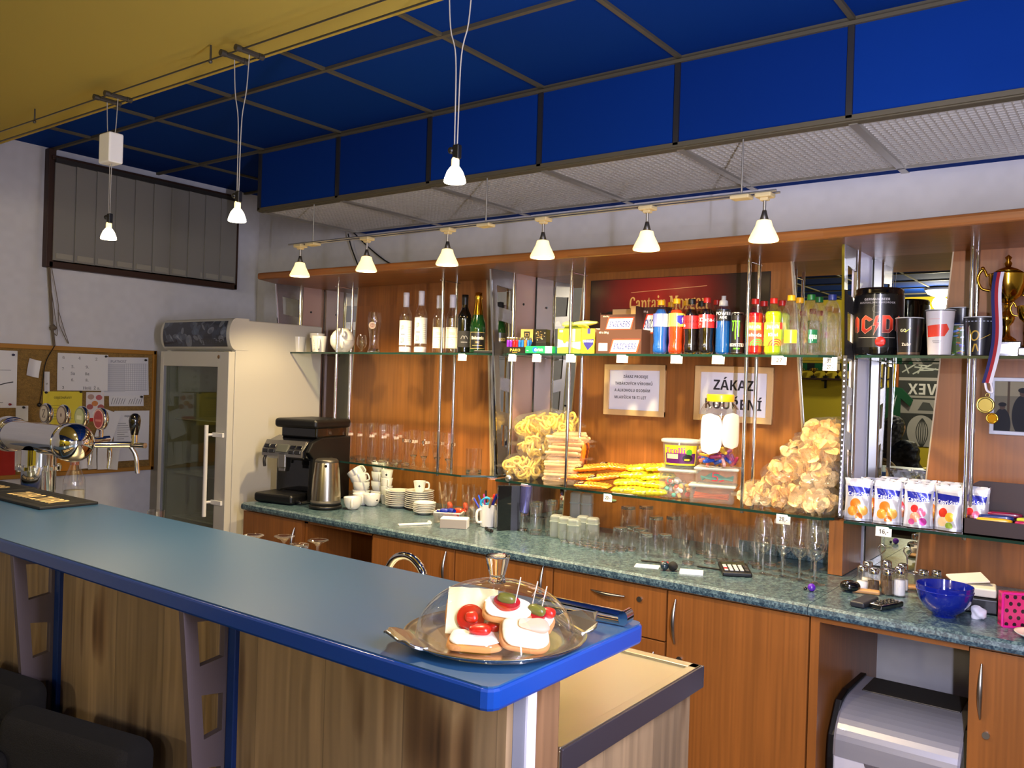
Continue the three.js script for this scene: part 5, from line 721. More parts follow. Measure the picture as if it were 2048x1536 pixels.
  bottle('lime green juice bottle with red cap in the front row', -1.173, -3.235, { h: 0.22, r: 0.033, slim: true, drink: 0x98b814, cap: M.red, lab: grnL, ly: 0.035, lh: 0.09, fill: 0.168 });
  bottle('lime green juice bottle with red cap in the second row', -1.173, -3.33, { h: 0.22, r: 0.033, slim: true, drink: 0x84a010, cap: M.red, fill: 0.168 });
  const water = 0xeef3f2, wl = [B('#f2c522', '#e88a1a', ''), B('#0f5a3a', '#d8efe0', 'aqua'), B('#d8e6ee', '#39b', '')];
  bottle('water bottle with yellow cap and orange sticker in the front row', -1.105, -3.235, { h: 0.229, r: 0.033, slim: true, cap: M.yellowCap, lab: wl[0], ly: 0.045, lh: 0.05, span: 1.5 });
  bottle('water bottle with yellow cap in the second row', -1.105, -3.33, { h: 0.229, r: 0.033, slim: true, cap: M.yellowCap });
  bottle('water bottle with green cap and green sticker in the front row', -1.03, -3.235, { h: 0.229, r: 0.034, slim: true, cap: M.greenCap, lab: wl[1], ly: 0.045, lh: 0.05, span: 1.0, turn: 0.3 });
  bottle('water bottle with green cap in the second row', -1.03, -3.33, { h: 0.229, r: 0.034, slim: true, cap: M.greenCap });
  bottle('water bottle with blue cap in the front row beside the divider', -0.96, -3.26, { h: 0.229, r: 0.033, slim: true, cap: M.blueCap });
}
// keg, cups and trophies on the right
{
  const kr = print(512, 420, (x, w, h) => {
    fill(x, w, h, '#08080a'); words(x, 'GERMAN BEER', w / 2, 40, 26, '#c9c4c4'); words(x, 'AUSTRALIAN HARDROCK', w / 2, 66, 22, '#a9a4a4'); x.strokeStyle = '#6f6a60'; x.lineWidth = 3; x.beginPath(); x.arc(w / 2, 118, 28, 0, TAU); x.stroke();
    const gr = x.createLinearGradient(0, 170, 0, 300); gr.addColorStop(0, '#ff4a28'); gr.addColorStop(1, '#6e1208'); x.fillStyle = gr; x.strokeStyle = '#d9a08a'; x.lineWidth = 2;
    const poly = (p) => { x.beginPath(); p.forEach(([a, b], i) => (i ? x.lineTo(a, b) : x.moveTo(a, b))); x.closePath(); x.fill(); x.stroke(); };
    poly([[70, 290], [70, 195], [95, 170], [125, 195], [125, 290], [104, 305], [104, 255], [92, 255], [92, 300]]); poly([[150, 195], [180, 165], [232, 200], [208, 215], [184, 196], [176, 204], [176, 268], [190, 280], [226, 250], [226, 276], [180, 312], [150, 285]]);
    poly([[252, 175], [276, 165], [262, 225], [286, 222], [240, 320], [252, 246], [234, 250]]);
    poly([[296, 168], [345, 168], [372, 200], [372, 275], [345, 305], [296, 305]]); x.fillStyle = '#120606'; poly([[322, 196], [338, 196], [348, 208], [348, 268], [338, 280], [322, 280]]); x.fillStyle = gr; poly([[392, 195], [420, 168], [462, 198], [440, 214], [424, 198], [416, 206], [416, 268], [428, 280], [462, 252], [462, 280], [420, 310], [392, 284]]);
    x.fillStyle = '#9a948c'; x.fillRect(120, 340, 270, 4);
  });
  const k = thing('beer_keg', 'black five litre beer keg with red lightning lettering on the right shelf', 'keg', [-0.803, YS, -3.30], face(-0.79, -3.3) - 0.1);
  mesh('keg_body', lathe([[0, 0.004], [0.076, 0.002], [0.08, 0.0], [0.083, 0.008], [0.082, 0.018], [0.085, 0.024], [0.085, 0.222], [0.082, 0.228], [0.083, 0.238], [0.08, 0.246], [0.076, 0.244], [0.074, 0.234], [0, 0.232]], 44), M.blackGloss, k);
  mesh('print', sleeve(0.0854, 0.19, 0.03, 3.0, kr), kr.s.gloss, k); mesh('tap_plug', [at(lathe([[0, 0.0], [0.016, 0], [0.018, 0.004], [0.014, 0.008], [0, 0.009]], 24).rotateX(PI / 2), 0.016, 0.05, 0.085), at(box(0.03, 0.012, 0.004, 0.002), 0.016, 0.044, 0.094)], phy(0xd8221a, 0.3), k);
  const tub = (label, x, z, r0, r1, h, draw, turn = 0) => { const t = thing('beer_cup', label, 'cup', [x, YS, z], face(x, z) + turn); const r = print(220, Math.round(220 * h / (r1 * 2.4)), draw); const g = lathe(cup(r0, r1, h, 0.0015), 36); mesh('cup_body', g, std(0x1a1715, 0.4), t); mesh('print', sleeve(r0 + 0.0012, h - 0.008, 0.004, 2.6, r, r1 + 0.0002), r.s.gloss, t); mesh('cup_rim', at(new THREE.TorusGeometry(r1, 0.0018, 8, 36).rotateX(PI / 2), 0, h, 0), M.greyCap, t); return t; };
  tub('black plastic cup with yellow green logo beside the keg', -0.685, -3.235, 0.036, 0.045, 0.132, (x, w, h) => { fill(x, w, h, '#17130f'); words(x, 'GO', 70, h * 0.33, 30, '#d8d8b0'); x.strokeStyle = '#c8d82a'; x.lineWidth = 5; x.beginPath(); x.moveTo(84, h * 0.38); x.lineTo(120, h * 0.26); x.stroke(); words(x, 'Zubr', 92, h * 0.72, 30, '#e6d6c0'); x.fillStyle = '#5a4634'; x.fillRect(0, h - 18, w, 18); });
  tub('tall white cup with a red banner on the right shelf', -0.588, -3.24, 0.036, 0.047, 0.158, (x, w, h) => { fill(x, w, h, '#cfc8c4'); x.fillStyle = '#e0402a'; x.beginPath(); x.moveTo(20, h * 0.34); x.lineTo(150, h * 0.3); x.lineTo(170, h * 0.42); x.lineTo(140, h * 0.58); x.lineTo(20, h * 0.6); x.fill(); x.fillStyle = '#8a8684'; x.fillRect(60, h * 0.68, 60, 5); x.fillRect(66, h * 0.72, 46, 4); x.fillStyle = '#d8a89c'; x.fillRect(40, h * 0.18, 70, 4); });
  tub('colourful printed cup half hidden between two other cups', -0.525, -3.285, 0.036, 0.044, 0.108, (x, w, h) => { fill(x, w, h, '#4a5a34'); for (let i = 0; i < 70; i++) { x.fillStyle = ['#5b7ac0', '#8a9a4a', '#5a3a8a', '#a86a3a', '#c8cfd8', '#3f6a3a'][i % 6]; x.beginPath(); x.ellipse(rr(0, w), rr(10, h), rr(8, 30), rr(3, 8), rr(-0.4, 0.4), 0, TAU); x.fill(); } });
  tub('dark cup behind the white cup, its rim showing above', -0.545, -3.40, 0.038, 0.048, 0.178, (x, w, h) => { fill(x, w, h, '#17141c'); x.fillStyle = '#5a2a3a'; x.fillRect(60, h * 0.5, 80, 20); x.fillStyle = '#2a3a6a'; x.fillRect(40, h * 0.3, 60, 14); });
  tub('black cup with a golden emblem in front of the trophies', -0.465, -3.235, 0.042, 0.05, 0.13, (x, w, h) => { fill(x, w, h, '#0d0f16'); for (let i = 0; i < 9; i++) { x.fillStyle = '#8d94a4'; x.fillRect(24 + i * 20, 18, 12, 7); } x.strokeStyle = '#b89232'; x.lineWidth = 9; x.beginPath(); x.ellipse(84, h * 0.48, 20, 30, 0.2, 0, TAU); x.stroke(); x.beginPath(); x.moveTo(84, h * 0.7); x.lineTo(70, h * 0.92); x.moveTo(90, h * 0.7); x.lineTo(104, h * 0.9); x.stroke(); x.lineWidth = 4; x.beginPath(); x.moveTo(104, h * 0.6); x.lineTo(170, h * 0.44); x.stroke(); });
  const tr = (label, x, z, s, plaqueW) => {
    const t = thing('trophy', label, 'trophy', [x, YS, z], face(x, z));
    mesh('plinth', at(box(0.085 * s, 0.05 * s, 0.085 * s, 0.004), 0, 0.025 * s, 0), M.blackGloss, t); const pr = print(96, 48, (c, w, h) => { fill(c, w, h, '#e9dcae'); for (let i = 0; i < 3; i++) { c.fillStyle = '#8a7a4a'; c.fillRect(16, 12 + i * 10, 64, 2); } }); mesh('plaque', at(sheetPlane(plaqueW, 0.03 * s, pr), 0, 0.025 * s, 0.0432 * s), pr.s.gloss, t);
    const u = (a) => a.map(([r, y]) => [r * s, y * s]);
    mesh('stem', lathe(u([[0.03, 0.05], [0.028, 0.058], [0.012, 0.07], [0.009, 0.10], [0.02, 0.112], [0.024, 0.125], [0.02, 0.138], [0.008, 0.15], [0.012, 0.165], [0.006, 0.175]]), 28), M.gold, t);
    mesh('cup_bowl', lathe(u([[0.006, 0.172], [0.022, 0.18], [0.042, 0.20], [0.054, 0.235], [0.056, 0.262], [0.059, 0.268], [0.055, 0.268], [0.05, 0.235], [0, 0.19]]), 32), M.gold, t);
    for (const k of [-1, 1]) mesh('handle', [tube([[k * 0.05 * s, 0.215 * s, 0], [k * 0.075 * s, 0.225 * s, 0], [k * 0.085 * s, 0.26 * s, 0], [k * 0.07 * s, 0.285 * s, 0], [k * 0.058 * s, 0.262 * s, 0]], 0.0045 * s, 24, 8), at(sph(0.007 * s, 12, 8), k * 0.072 * s, 0.288 * s, 0)], M.gold, t);
    return t;
  };
  const t1 = tr('ornate gold trophy cup hung with a medal ribbon, at the right end of the shelf', -0.395, -3.30, 1.05, 0.05);
  mesh('finial', at(lathe([[0, 0.275], [0.05, 0.278], [0.03, 0.292], [0.008, 0.30], [0.012, 0.312], [0.006, 0.322], [0.011, 0.332], [0, 0.342]], 24), 0, 0.005, 0), M.gold, t1);
  tr('smaller gold trophy with a wide pale plaque, cut by the right edge', -0.325, -3.24, 0.62, 0.05); tr('gold trophy behind the ribbon, farther right on the shelf', -0.30, -3.39, 1.0, 0.05);
  const rb = thing('medal_ribbon', 'tricolour medal ribbon draped over the gold trophy and down past the shelf', 'medal', [-0.40, YS, -3.17]);
  const strip = (c, o) => { const g = new THREE.PlaneGeometry(0.010, 1, 1, 20), p = g.attributes.position; for (let i = 0; i < p.count; i++) { const v = p.getY(i) + 0.5, x = p.getX(i); p.setXYZ(i, x + o - 0.03 * (1 - v) + 0.012 * Math.sin(v * 5), -0.09 + v * 0.37, -0.055 * v * v + 0.006 * Math.sin(v * 9)); } g.computeVertexNormals(); mesh('ribbon_stripe', g, std(c, 0.8, 0, { side: THREE.DoubleSide }), rb); };
  strip(0x1c1f58, -0.010); strip(0x9a1820, 0.0); strip(0xd8d4dc, 0.010);
  mesh('ribbon_loop', tube([[-0.035, -0.09, 0], [-0.028, -0.115, 0.004], [-0.012, -0.12, 0.002], [-0.018, -0.09, 0]], 0.004, 16, 6), std(0xd8d4dc, 0.8), rb);
  mesh('medal_disc', [at(cyl(0.027, 0.027, 0.004, 32).rotateX(PI / 2), -0.032, -0.162, 0.0), at(new THREE.TorusGeometry(0.024, 0.004, 10, 32), -0.032, -0.162, 0.004), at(new THREE.TorusGeometry(0.006, 0.0015, 8, 16), -0.026, -0.13, 0.002)], std(0xb9a85e, 0.25, 0.9), rb);
  mesh('medal_disc', [at(cyl(0.018, 0.018, 0.004, 28).rotateX(PI / 2), -0.012, -0.205, -0.004), at(new THREE.TorusGeometry(0.0155, 0.003, 10, 28), -0.012, -0.205, -0.001)], M.gold, rb);
}
// things fixed on the wooden panels
{
  const fr = (name, label, cat, x, y, w, h, fw, fm, draw, pw, rot = 0) => { const t = thing(name, label, cat, [x, y, ZP + 0.002]); t.rotation.z = rot; for (const g of [boxAt(-w / 2, w / 2, h / 2 - fw, h / 2, 0, 0.016, 0.003), boxAt(-w / 2, w / 2, -h / 2, -h / 2 + fw, 0, 0.016, 0.003), boxAt(-w / 2, -w / 2 + fw, -h / 2, h / 2, 0, 0.0155, 0.003), boxAt(w / 2 - fw, w / 2, -h / 2, h / 2, 0, 0.0155, 0.003)]) mesh('frame', muv(g), fm, t); const r = print(pw, Math.round(pw * (h - 2 * fw) / (w - 2 * fw)), draw); mesh('sheet', at(sheetPlane(w - 2 * fw + 0.004, h - 2 * fw + 0.004, r), 0, 0, 0.007), r.s.paper, t); return t; };
  const fw = std(0xc79a5e, 0.5, 0, { map: cherryTex });
  fr('framed_notice', 'framed paper notice with four lines of small capitals, left of the two notices', 'notice', -1.915, 1.556, 0.318, 0.238, 0.027, std(0xd9b27a, 0.5), (x, w, h) => { fill(x, w, h, '#e4e2ee'); const f = 26; words(x, 'ZÁKAZ PRODEJE', w * 0.52, h * 0.17, f, '#44424a'); words(x, 'TABÁKOVÝCH VÝROBKŮ', w * 0.12, h * 0.34, f, '#44424a', 'sans-serif', true, 'left', w * 0.8); words(x, 'A ALKOHOLU OSOBÁM', w * 0.11, h * 0.51, f, '#44424a', 'sans-serif', true, 'left', w * 0.76); words(x, 'MLADŠÍCH 18-TI LET', w * 0.11, h * 0.68, f, '#44424a', 'sans-serif', true, 'left', w * 0.68); }, 400, 0.0);
  fr('framed_notice', 'framed notice with two large words, behind the plastic jar', 'notice', -1.436, 1.553, 0.352, 0.24, 0.027, std(0xd9b27a, 0.5), (x, w, h) => { fill(x, w, h, '#e4e2ee'); words(x, 'ZÁKAZ', w * 0.5, h * 0.3, 92, '#26242a', 'sans-serif', true, 'center', w * 0.62); words(x, 'KOUŘENÍ', w * 0.5, h * 0.73, 92, '#26242a', 'sans-serif', true, 'center', w * 0.86); }, 460, -0.01);
  const po = print(900, 260, (x, w, h) => { const g = x.createRadialGradient(w * 0.42, h * 0.55, 30, w * 0.42, h * 0.55, w * 0.45); g.addColorStop(0, '#c02018'); g.addColorStop(0.6, '#7a1512'); g.addColorStop(1, '#1c0e0e'); x.fillStyle = g; x.fillRect(0, 0, w, h); x.strokeStyle = '#e8a86a'; x.lineWidth = 3; x.beginPath(); x.moveTo(w * 0.25, h * 0.27); x.lineTo(w * 0.68, h * 0.2); x.stroke(); words(x, 'Captain Morgan', w * 0.465, h * 0.5, 96, '#ffce6a', 'serif', true, 'center', w * 0.45); x.fillStyle = '#241412'; x.beginPath(); x.ellipse(w * 0.135, h * 0.82, 60, 50, 0, 0, TAU); x.fill(); });
  const pt = thing('rum_poster', 'long dark red poster with gold lettering behind the chocolate boxes', 'poster', [-1.727, 1.955, ZP + 0.002]); mesh('board', boxAt(-0.44, 0.44, -0.12, 0.12, 0, 0.008), M.black, pt); mesh('print', at(sheetPlane(0.876, 0.236, po), 0, 0, 0.0086), po.s.gloss, pt);
  fr('framed_photo', 'photo of dark clothed people in a white frame, at the right edge below the medal', 'photo', -0.33, 1.545, 0.265, 0.205, 0.014, std(0xd4d6dc, 0.4), (x, w, h) => { fill(x, w, h, '#6b6450'); x.fillStyle = '#8d8468'; x.fillRect(0, 0, w, h * 0.3); x.fillStyle = '#4a3a28'; x.fillRect(46, 0, 8, h); for (const [a, b, s] of [[98, 60, 1], [30, 110, 0.8], [180, 54, 1]]) { x.fillStyle = '#14151a'; x.beginPath(); x.ellipse(a, b + 70 * s, 36 * s, 76 * s, 0, 0, TAU); x.fill(); x.fillStyle = '#4d3a2e'; x.beginPath(); x.ellipse(a, b - 14 * s, 12 * s, 15 * s, 0, 0, TAU); x.fill(); x.fillStyle = '#101014'; x.beginPath(); x.ellipse(a, b - 24 * s, 17 * s, 10 * s, 0, 0, TAU); x.fill(); } }, 260);
}
// ---------------------------------------------------------------- on the lower shelves
const clearSheet = (() => { const c = document.createElement('canvas'); c.width = c.height = 512; const t = new THREE.CanvasTexture(c); t.colorSpace = THREE.SRGBColorSpace; t.magFilter = THREE.LinearFilter; return { c, x: c.getContext('2d'), t, py: 2, m: new THREE.MeshStandardMaterial({ map: t, alphaTest: 0.35, roughness: 0.5, side: THREE.DoubleSide }) }; })();
function clearPrint(w, h, draw) { const s = clearSheet, x = s.x; x.save(); x.translate(2, s.py); draw(x, w, h); x.restore(); const r = { u0: 2 / 512, u1: (2 + w) / 512, v1: 1 - s.py / 512, v0: 1 - (s.py + h) / 512 }; s.py += h + 4; s.t.needsUpdate = true; return r; }
{
  const zub = clearPrint(240, 120, (x, w, h) => { x.strokeStyle = '#9a2f22'; x.lineWidth = 7; x.beginPath(); x.arc(w / 2, 66, 40, PI * 1.05, PI * 1.95); x.stroke(); words(x, 'ZUBR', w / 2, 76, 56, '#e8d8cc'); });
  const zb2 = clearPrint(200, 60, (x, w, h) => { x.fillStyle = '#2a201a'; x.beginPath(); x.arc(30, 30, 22, 0, TAU); x.fill(); words(x, 'Z', 30, 31, 30, '#e0d0bc'); words(x, 'ZUBR', 122, 32, 44, '#dccbb8'); });
  const g = thing('beer_glass', 'tall straight beer glass with white lettering, first from the left on the lower shelf', 'glass', [-3.585, YL, -3.285], face(-3.585, -3.285));
  mesh('glass_wall', lathe([[0.027, 0.0], [0.028, 0.004], [0.027, 0.03], [0.0315, 0.205], [0.0305, 0.205]], 32), M.glass, g); mesh('glass_base', lathe([[0, 0], [0.0272, 0.0], [0.0268, 0.012], [0, 0.009]], 28), M.glassBase, g);
  mesh('print', sleeve(0.0305, 0.042, 0.128, 1.6, zub, 0.0312), clearSheet.m, g);
  const nth = ['first', 'second', 'third', 'fourth', 'fifth'];
  for (let i = 1; i < 5; i++) { const x = -3.585 + i * 0.085; copyOf(g, `tall straight beer glass with white lettering, ${nth[i]} from the left on the lower shelf`, [x, YL, -3.285], face(x, -3.285) + 0.25 * (i - 2)); }
  for (let i = 0; i < 3; i++) copyOf(g, `tall beer glass in the rear row, behind the ${['first', 'second', 'third'][i]} lettered glass`, [-3.53 + i * 0.1, YL, -3.40], 1.2);
  const s = thing('tall_glass', 'slender straight glass between the lettered beer glasses and the goblets', 'glass', [-3.16, YL, -3.29], face(-3.16, -3.29)); mesh('glass_wall', lathe([[0.022, 0.0], [0.022, 0.005], [0.027, 0.18], [0.026, 0.18]], 28), M.glass, s); mesh('glass_base', lathe([[0, 0], [0.022, 0.0], [0.022, 0.014], [0, 0.01]], 24), M.glassBase, s); mesh('print', sleeve(0.0262, 0.03, 0.12, 1.9, zb2, 0.027), clearSheet.m, s);
  const t = thing('beer_goblet', 'stemmed tulip beer goblet, first from the left of the four', 'glass', [-3.075, YL, -3.26], face(-3.075, -3.26));
  mesh('glass_wall', lathe([[0.03, 0.0], [0.031, 0.002], [0.012, 0.01], [0.006, 0.03], [0.008, 0.045], [0.022, 0.07], [0.033, 0.12], [0.034, 0.15], [0.031, 0.195]], 32), M.glass, t); mesh('glass_stem', lathe([[0, 0.004], [0.011, 0.01], [0.0055, 0.03], [0.0075, 0.044], [0.018, 0.064], [0, 0.058]], 24), M.glassBase, t); mesh('print', sleeve(0.0342, 0.026, 0.125, 1.7, zb2), clearSheet.m, t);
  for (let i = 1; i < 4; i++) copyOf(t, `stemmed tulip beer goblet, ${nth[i]} from the left of the four`, [-3.075 + i * 0.083, YL, -3.26 + 0.01 * (i % 2)], face(-3.0, -3.26) + 0.4 * i);
  const w = thing('tumbler', 'wide clear tumbler alone at the right end of the lower left shelf', 'glass', [-2.675, YL, -3.27]); mesh('glass_wall', lathe([[0.038, 0], [0.039, 0.004], [0.0405, 0.125], [0.0395, 0.125]], 32), M.glass, w); mesh('glass_base', lathe([[0, 0], [0.0385, 0], [0.039, 0.022], [0, 0.018]], 28), M.glassBase, w);
}
// crisp, ring and breadstick bags
{
  const crinkled = (hx, hy, hz, a = 0.004) => wobble(wobble(pillow(hx, hy, hz, 0.62, 40, 26), a, 38, rnd() * 6), a * 0.4, 110, rnd() * 6);
  const inside = (hx, hy, hz) => { let p; do p = [rr(-1, 1), rr(-1, 1), rr(-1, 1)]; while (Math.pow(Math.abs(p[0]), 2.4) + Math.pow(Math.abs(p[1]), 2.4) + Math.pow(Math.abs(p[2]), 2.4) > 1); return [p[0] * hx, p[1] * hy, p[2] * hz]; };
  const seal = (hx, hz) => { const g = new THREE.PlaneGeometry(0.035, hz * 1.5, 4, 12), p = g.attributes.position; for (let i = 0; i < p.count; i++) p.setZ(i, 0.006 * Math.sin(p.getY(i) * 130) + rr(-0.001, 0.001)); g.computeVertexNormals(); return at(g, hx + 0.014, 0, 0, PI / 2, 0, 0); };
  const bag = (label, x, y, z, hx, hy, hz, rot, fillGeo, mat, part) => {
    const b = thing('snack_bag', label, 'bag', [x, y, z]); b.rotation.set(...rot);
    mesh('clear_film', [crinkled(hx, hy, hz), seal(hx, hz), at(seal(hx, hz), 0, 0, 0, 0, PI, 0)], M.film, b);
    info(mesh(part, fillGeo, mat, b), null, null, null, 'stuff'); return b;
  };
  const rings = (hx, hy, hz, n) => { const l = []; for (let i = 0; i < n; i++) { const [x, y, z] = inside(hx * 0.86, hy * 0.8, hz * 0.84); l.push(at(new THREE.TorusGeometry(rr(0.017, 0.023), 0.0055, 7, 16), x, y, z, rr(0, 3), rr(0, 3), 0)); } return join(l); };
  const sticks = (hx, hy, hz, n) => { const l = []; for (let i = 0; i < n; i++) { const y = rr(-0.8, 0.8) * hy, z = rr(-0.8, 0.8) * hz; l.push(at(wobble(new THREE.CapsuleGeometry(0.0085, hx * 1.55, 4, 9), 0.0012, 200, i), rr(-0.01, 0.01), y, z, 0, rr(-0.06, 0.06), PI / 2 + rr(-0.06, 0.06))); } return join(l); };
  const chips = (hx, hy, hz, n) => { const l = []; for (let i = 0; i < n; i++) { const [x, y, z] = inside(hx * 0.86, hy * 0.82, hz * 0.86); const g = new THREE.CircleGeometry(rr(0.017, 0.026), 10), p = g.attributes.position, c = rr(6, 14); for (let k = 0; k < p.count; k++) p.setZ(k, c * p.getX(k) * p.getX(k) - 6 * p.getY(k) * p.getY(k) * rnd()); const back = g.clone(); back.index.array.reverse && back.setIndex([...back.index.array].reverse()); g.computeVertexNormals(); l.push(at(mergeGeometries([g]), x, y, z, rr(0, 6), rr(0, 6), rr(0, 6))); } return join(l); };
  M.corn.side = M.chip.side = THREE.DoubleSide;
  const rb = [['bottom left ring snack bag, beside the chrome divider on the lower shelf', -2.375, 0.062, -3.29, [0, 0.3, 0]], ['ring snack bag behind the bottom left one', -2.30, 0.064, -3.41, [0, 0.1, 0.1]], ['ring snack bag in the middle of the pile by the divider', -2.335, 0.165, -3.33, [0.1, 0.5, -0.1]], ['ring snack bag second from the top of the pile by the divider', -2.365, 0.262, -3.345, [0.15, 0.2, 0.22]], ['topmost ring snack bag of the pile by the divider', -2.245, 0.275, -3.36, [0.1, 0.7, -0.12]], ['right ring snack bag tucked behind the breadsticks', -2.215, 0.17, -3.39, [0, 0.2, 0]]];
  rb.forEach(([l, x, y, z, r], i) => bag(l, x, YL + y, z, 0.10, 0.06, 0.075, r, rings(0.10, 0.06, 0.075, 52), i > 2 ? M.corn : std(0xf2d068, 0.8), 'ring_snacks'));
  [['bottom bag of breadsticks in the stack beside the ring snacks', 0.042, -3.255, 0.2], ['middle bag of breadsticks in the stack beside the ring snacks', 0.12, -3.27, 0.32], ['top bag of breadsticks in the stack beside the ring snacks', 0.20, -3.29, 0.15]].forEach(([l, y, z, a]) => bag(l, -2.135, YL + y, z, 0.095, 0.042, 0.062, [0, a, 0.03], sticks(0.095, 0.042, 0.062, 30), M.stick, 'breadsticks'));
  const cb = [['front left chip bag lying on the lower shelf edge', -1.215, 0.055, -3.26, [0, 0.4, 0.05]], ['front middle chip bag on the lower shelf', -1.09, 0.05, -3.25, [0, 0.1, 0]], ['front right chip bag next to the led divider', -0.995, 0.055, -3.245, [0, -0.1, 0]], ['chip bag in the second layer on the left, leaning inwards', -1.155, 0.135, -3.32, [0.2, 0.5, 0.5]], ['chip bag in the second layer on the right', -1.005, 0.145, -3.28, [0.1, 0, 0]], ['chip bag in the third layer next to the led divider', -1.00, 0.225, -3.31, [0.15, 0.1, 0.05]], ['rear chip bag under the topmost one', -1.105, 0.215, -3.39, [0.2, 0.3, 0.3]], ['topmost chip bag, its pale top fold touching the mirror', -1.015, 0.30, -3.37, [0.3, 0.2, 0.15]]];
  cb.forEach(([l, x, y, z, r], i) => bag(l, x, YL + y, z, 0.078, 0.052, 0.07, r, chips(0.078, 0.052, 0.07, 95), i % 2 ? std(0xffd88c, 0.65, 0, { side: THREE.DoubleSide }) : M.chip, 'chips'));
  // flow packed wafers
  const flow = (nm, label, x, y, z, L, W, r, rot, grp) => { const t = thing(nm, label, 'packet', [x, y, z], 0, grp); t.rotation.set(...rot); const g = new THREE.PlaneGeometry(L, W * 2.2, 20, 14), p = g.attributes.position; for (let i = 0; i < p.count; i++) { const u = p.getX(i) / L * 2, v = p.getY(i) / (W * 2.2) * TAU; const e = Math.pow(Math.max(0, 1 - Math.pow(Math.abs(u), 5)), 0.5); const h = 0.015 * e + 0.0012; p.setXYZ(i, p.getX(i), h * Math.cos(v) + 0.0012 * Math.sin(u * 24), (W / 2) * Math.sin(v) * (0.86 + 0.14 * e)); } g.computeVertexNormals(); mesh('wrapper', onto(g, r), r.s.foil, t); r.s.foil.side = THREE.DoubleSide; return t; };
  const og = print(300, 150, (x, w, h) => { fill(x, w, h, '#f08a1c'); x.fillStyle = '#f6b23e'; x.fillRect(0, 40, w, 60); x.strokeStyle = '#c05a10'; x.lineWidth = 5; for (let k = 0; k < 4; k++) { x.beginPath(); x.ellipse(200, 74, 20 + k * 22, 8 + k * 9, 0, 0, TAU); x.stroke(); } x.fillStyle = '#3a1a10'; x.fillRect(20, 50, 70, 40); x.fillStyle = '#f0d8b0'; x.fillRect(30, 60, 44, 6); x.fillRect(30, 72, 36, 6); x.fillStyle = '#7a2a10'; x.fillRect(0, 0, w, 16); });
  const yg = print(300, 150, (x, w, h) => { fill(x, w, h, '#f2d62a'); x.fillStyle = '#e2c01a'; x.fillRect(0, 100, w, 50); for (let k = 0; k < 16; k++) { x.fillStyle = ['#8a8a3a', '#fff2a0', '#6a6a5a'][k % 3]; x.globalAlpha = 0.6; x.beginPath(); x.ellipse(rr(60, 250), rr(40, 110), rr(6, 20), rr(4, 10), 0, 0, TAU); x.fill(); } x.globalAlpha = 1; words(x, 'TUC', 80, 74, 34, '#6f7a2a'); });
  [['orange wafer pack at the bottom front of the pile', -1.942, 0.019, -3.205, 0.1, 0], ['orange wafer pack in the middle left, beside the breadsticks', -2.042, 0.046, -3.25, 0.25, 0.05], ['orange wafer pack in the middle right of the orange pile', -1.927, 0.054, -3.275, 0.5, 0.1], ['orange wafer pack lying on top at the left', -1.997, 0.089, -3.28, 0.35, 0.1], ['orange wafer pack with brown end, top right', -1.907, 0.097, -3.33, 0.3, -0.08], ['orange wafer pack standing on its end between the breadsticks and the pile', -2.057, 0.115, -3.30, 0.2, 1.35]].forEach(([l, x, y, z, a, b]) => flow('wafer_pack', l, x, YL + y, z, 0.165, 0.07, og, [0.1, a, b]));
  [['yellow cracker pack at the bottom front left', -1.770, 0.017, -3.215, 0.15], ['yellow cracker pack at the bottom front right', -1.675, 0.017, -3.225, 0.3], ['yellow cracker pack in the second layer, left', -1.780, 0.047, -3.25, 0.5], ['yellow cracker pack in the second layer, right', -1.685, 0.047, -3.26, -0.1], ['yellow cracker pack in the third layer, left', -1.770, 0.077, -3.28, 0.3], ['yellow cracker pack in the third layer, right', -1.675, 0.078, -3.295, 0.55], ['topmost yellow cracker pack, left', -1.755, 0.108, -3.31, 0.6], ['topmost yellow cracker pack, right, touching the sweets bucket', -1.675, 0.117, -3.32, 0.75]].forEach(([l, x, y, z, a]) => flow('cracker_pack', l, x, YL + y, z, 0.15, 0.062, yg, [0.12, a, 0.03]));
  solo('paper_slip', 'white paper slip under the yellow cracker packs at the shelf edge', 'paper', boxAt(-0.06, 0.06, 0, 0.0012, -0.02, 0.02), std(0xf2efe6, 0.7), [-1.775, YL + 0.0005, -3.205], [0, 0.12, 0]);
}
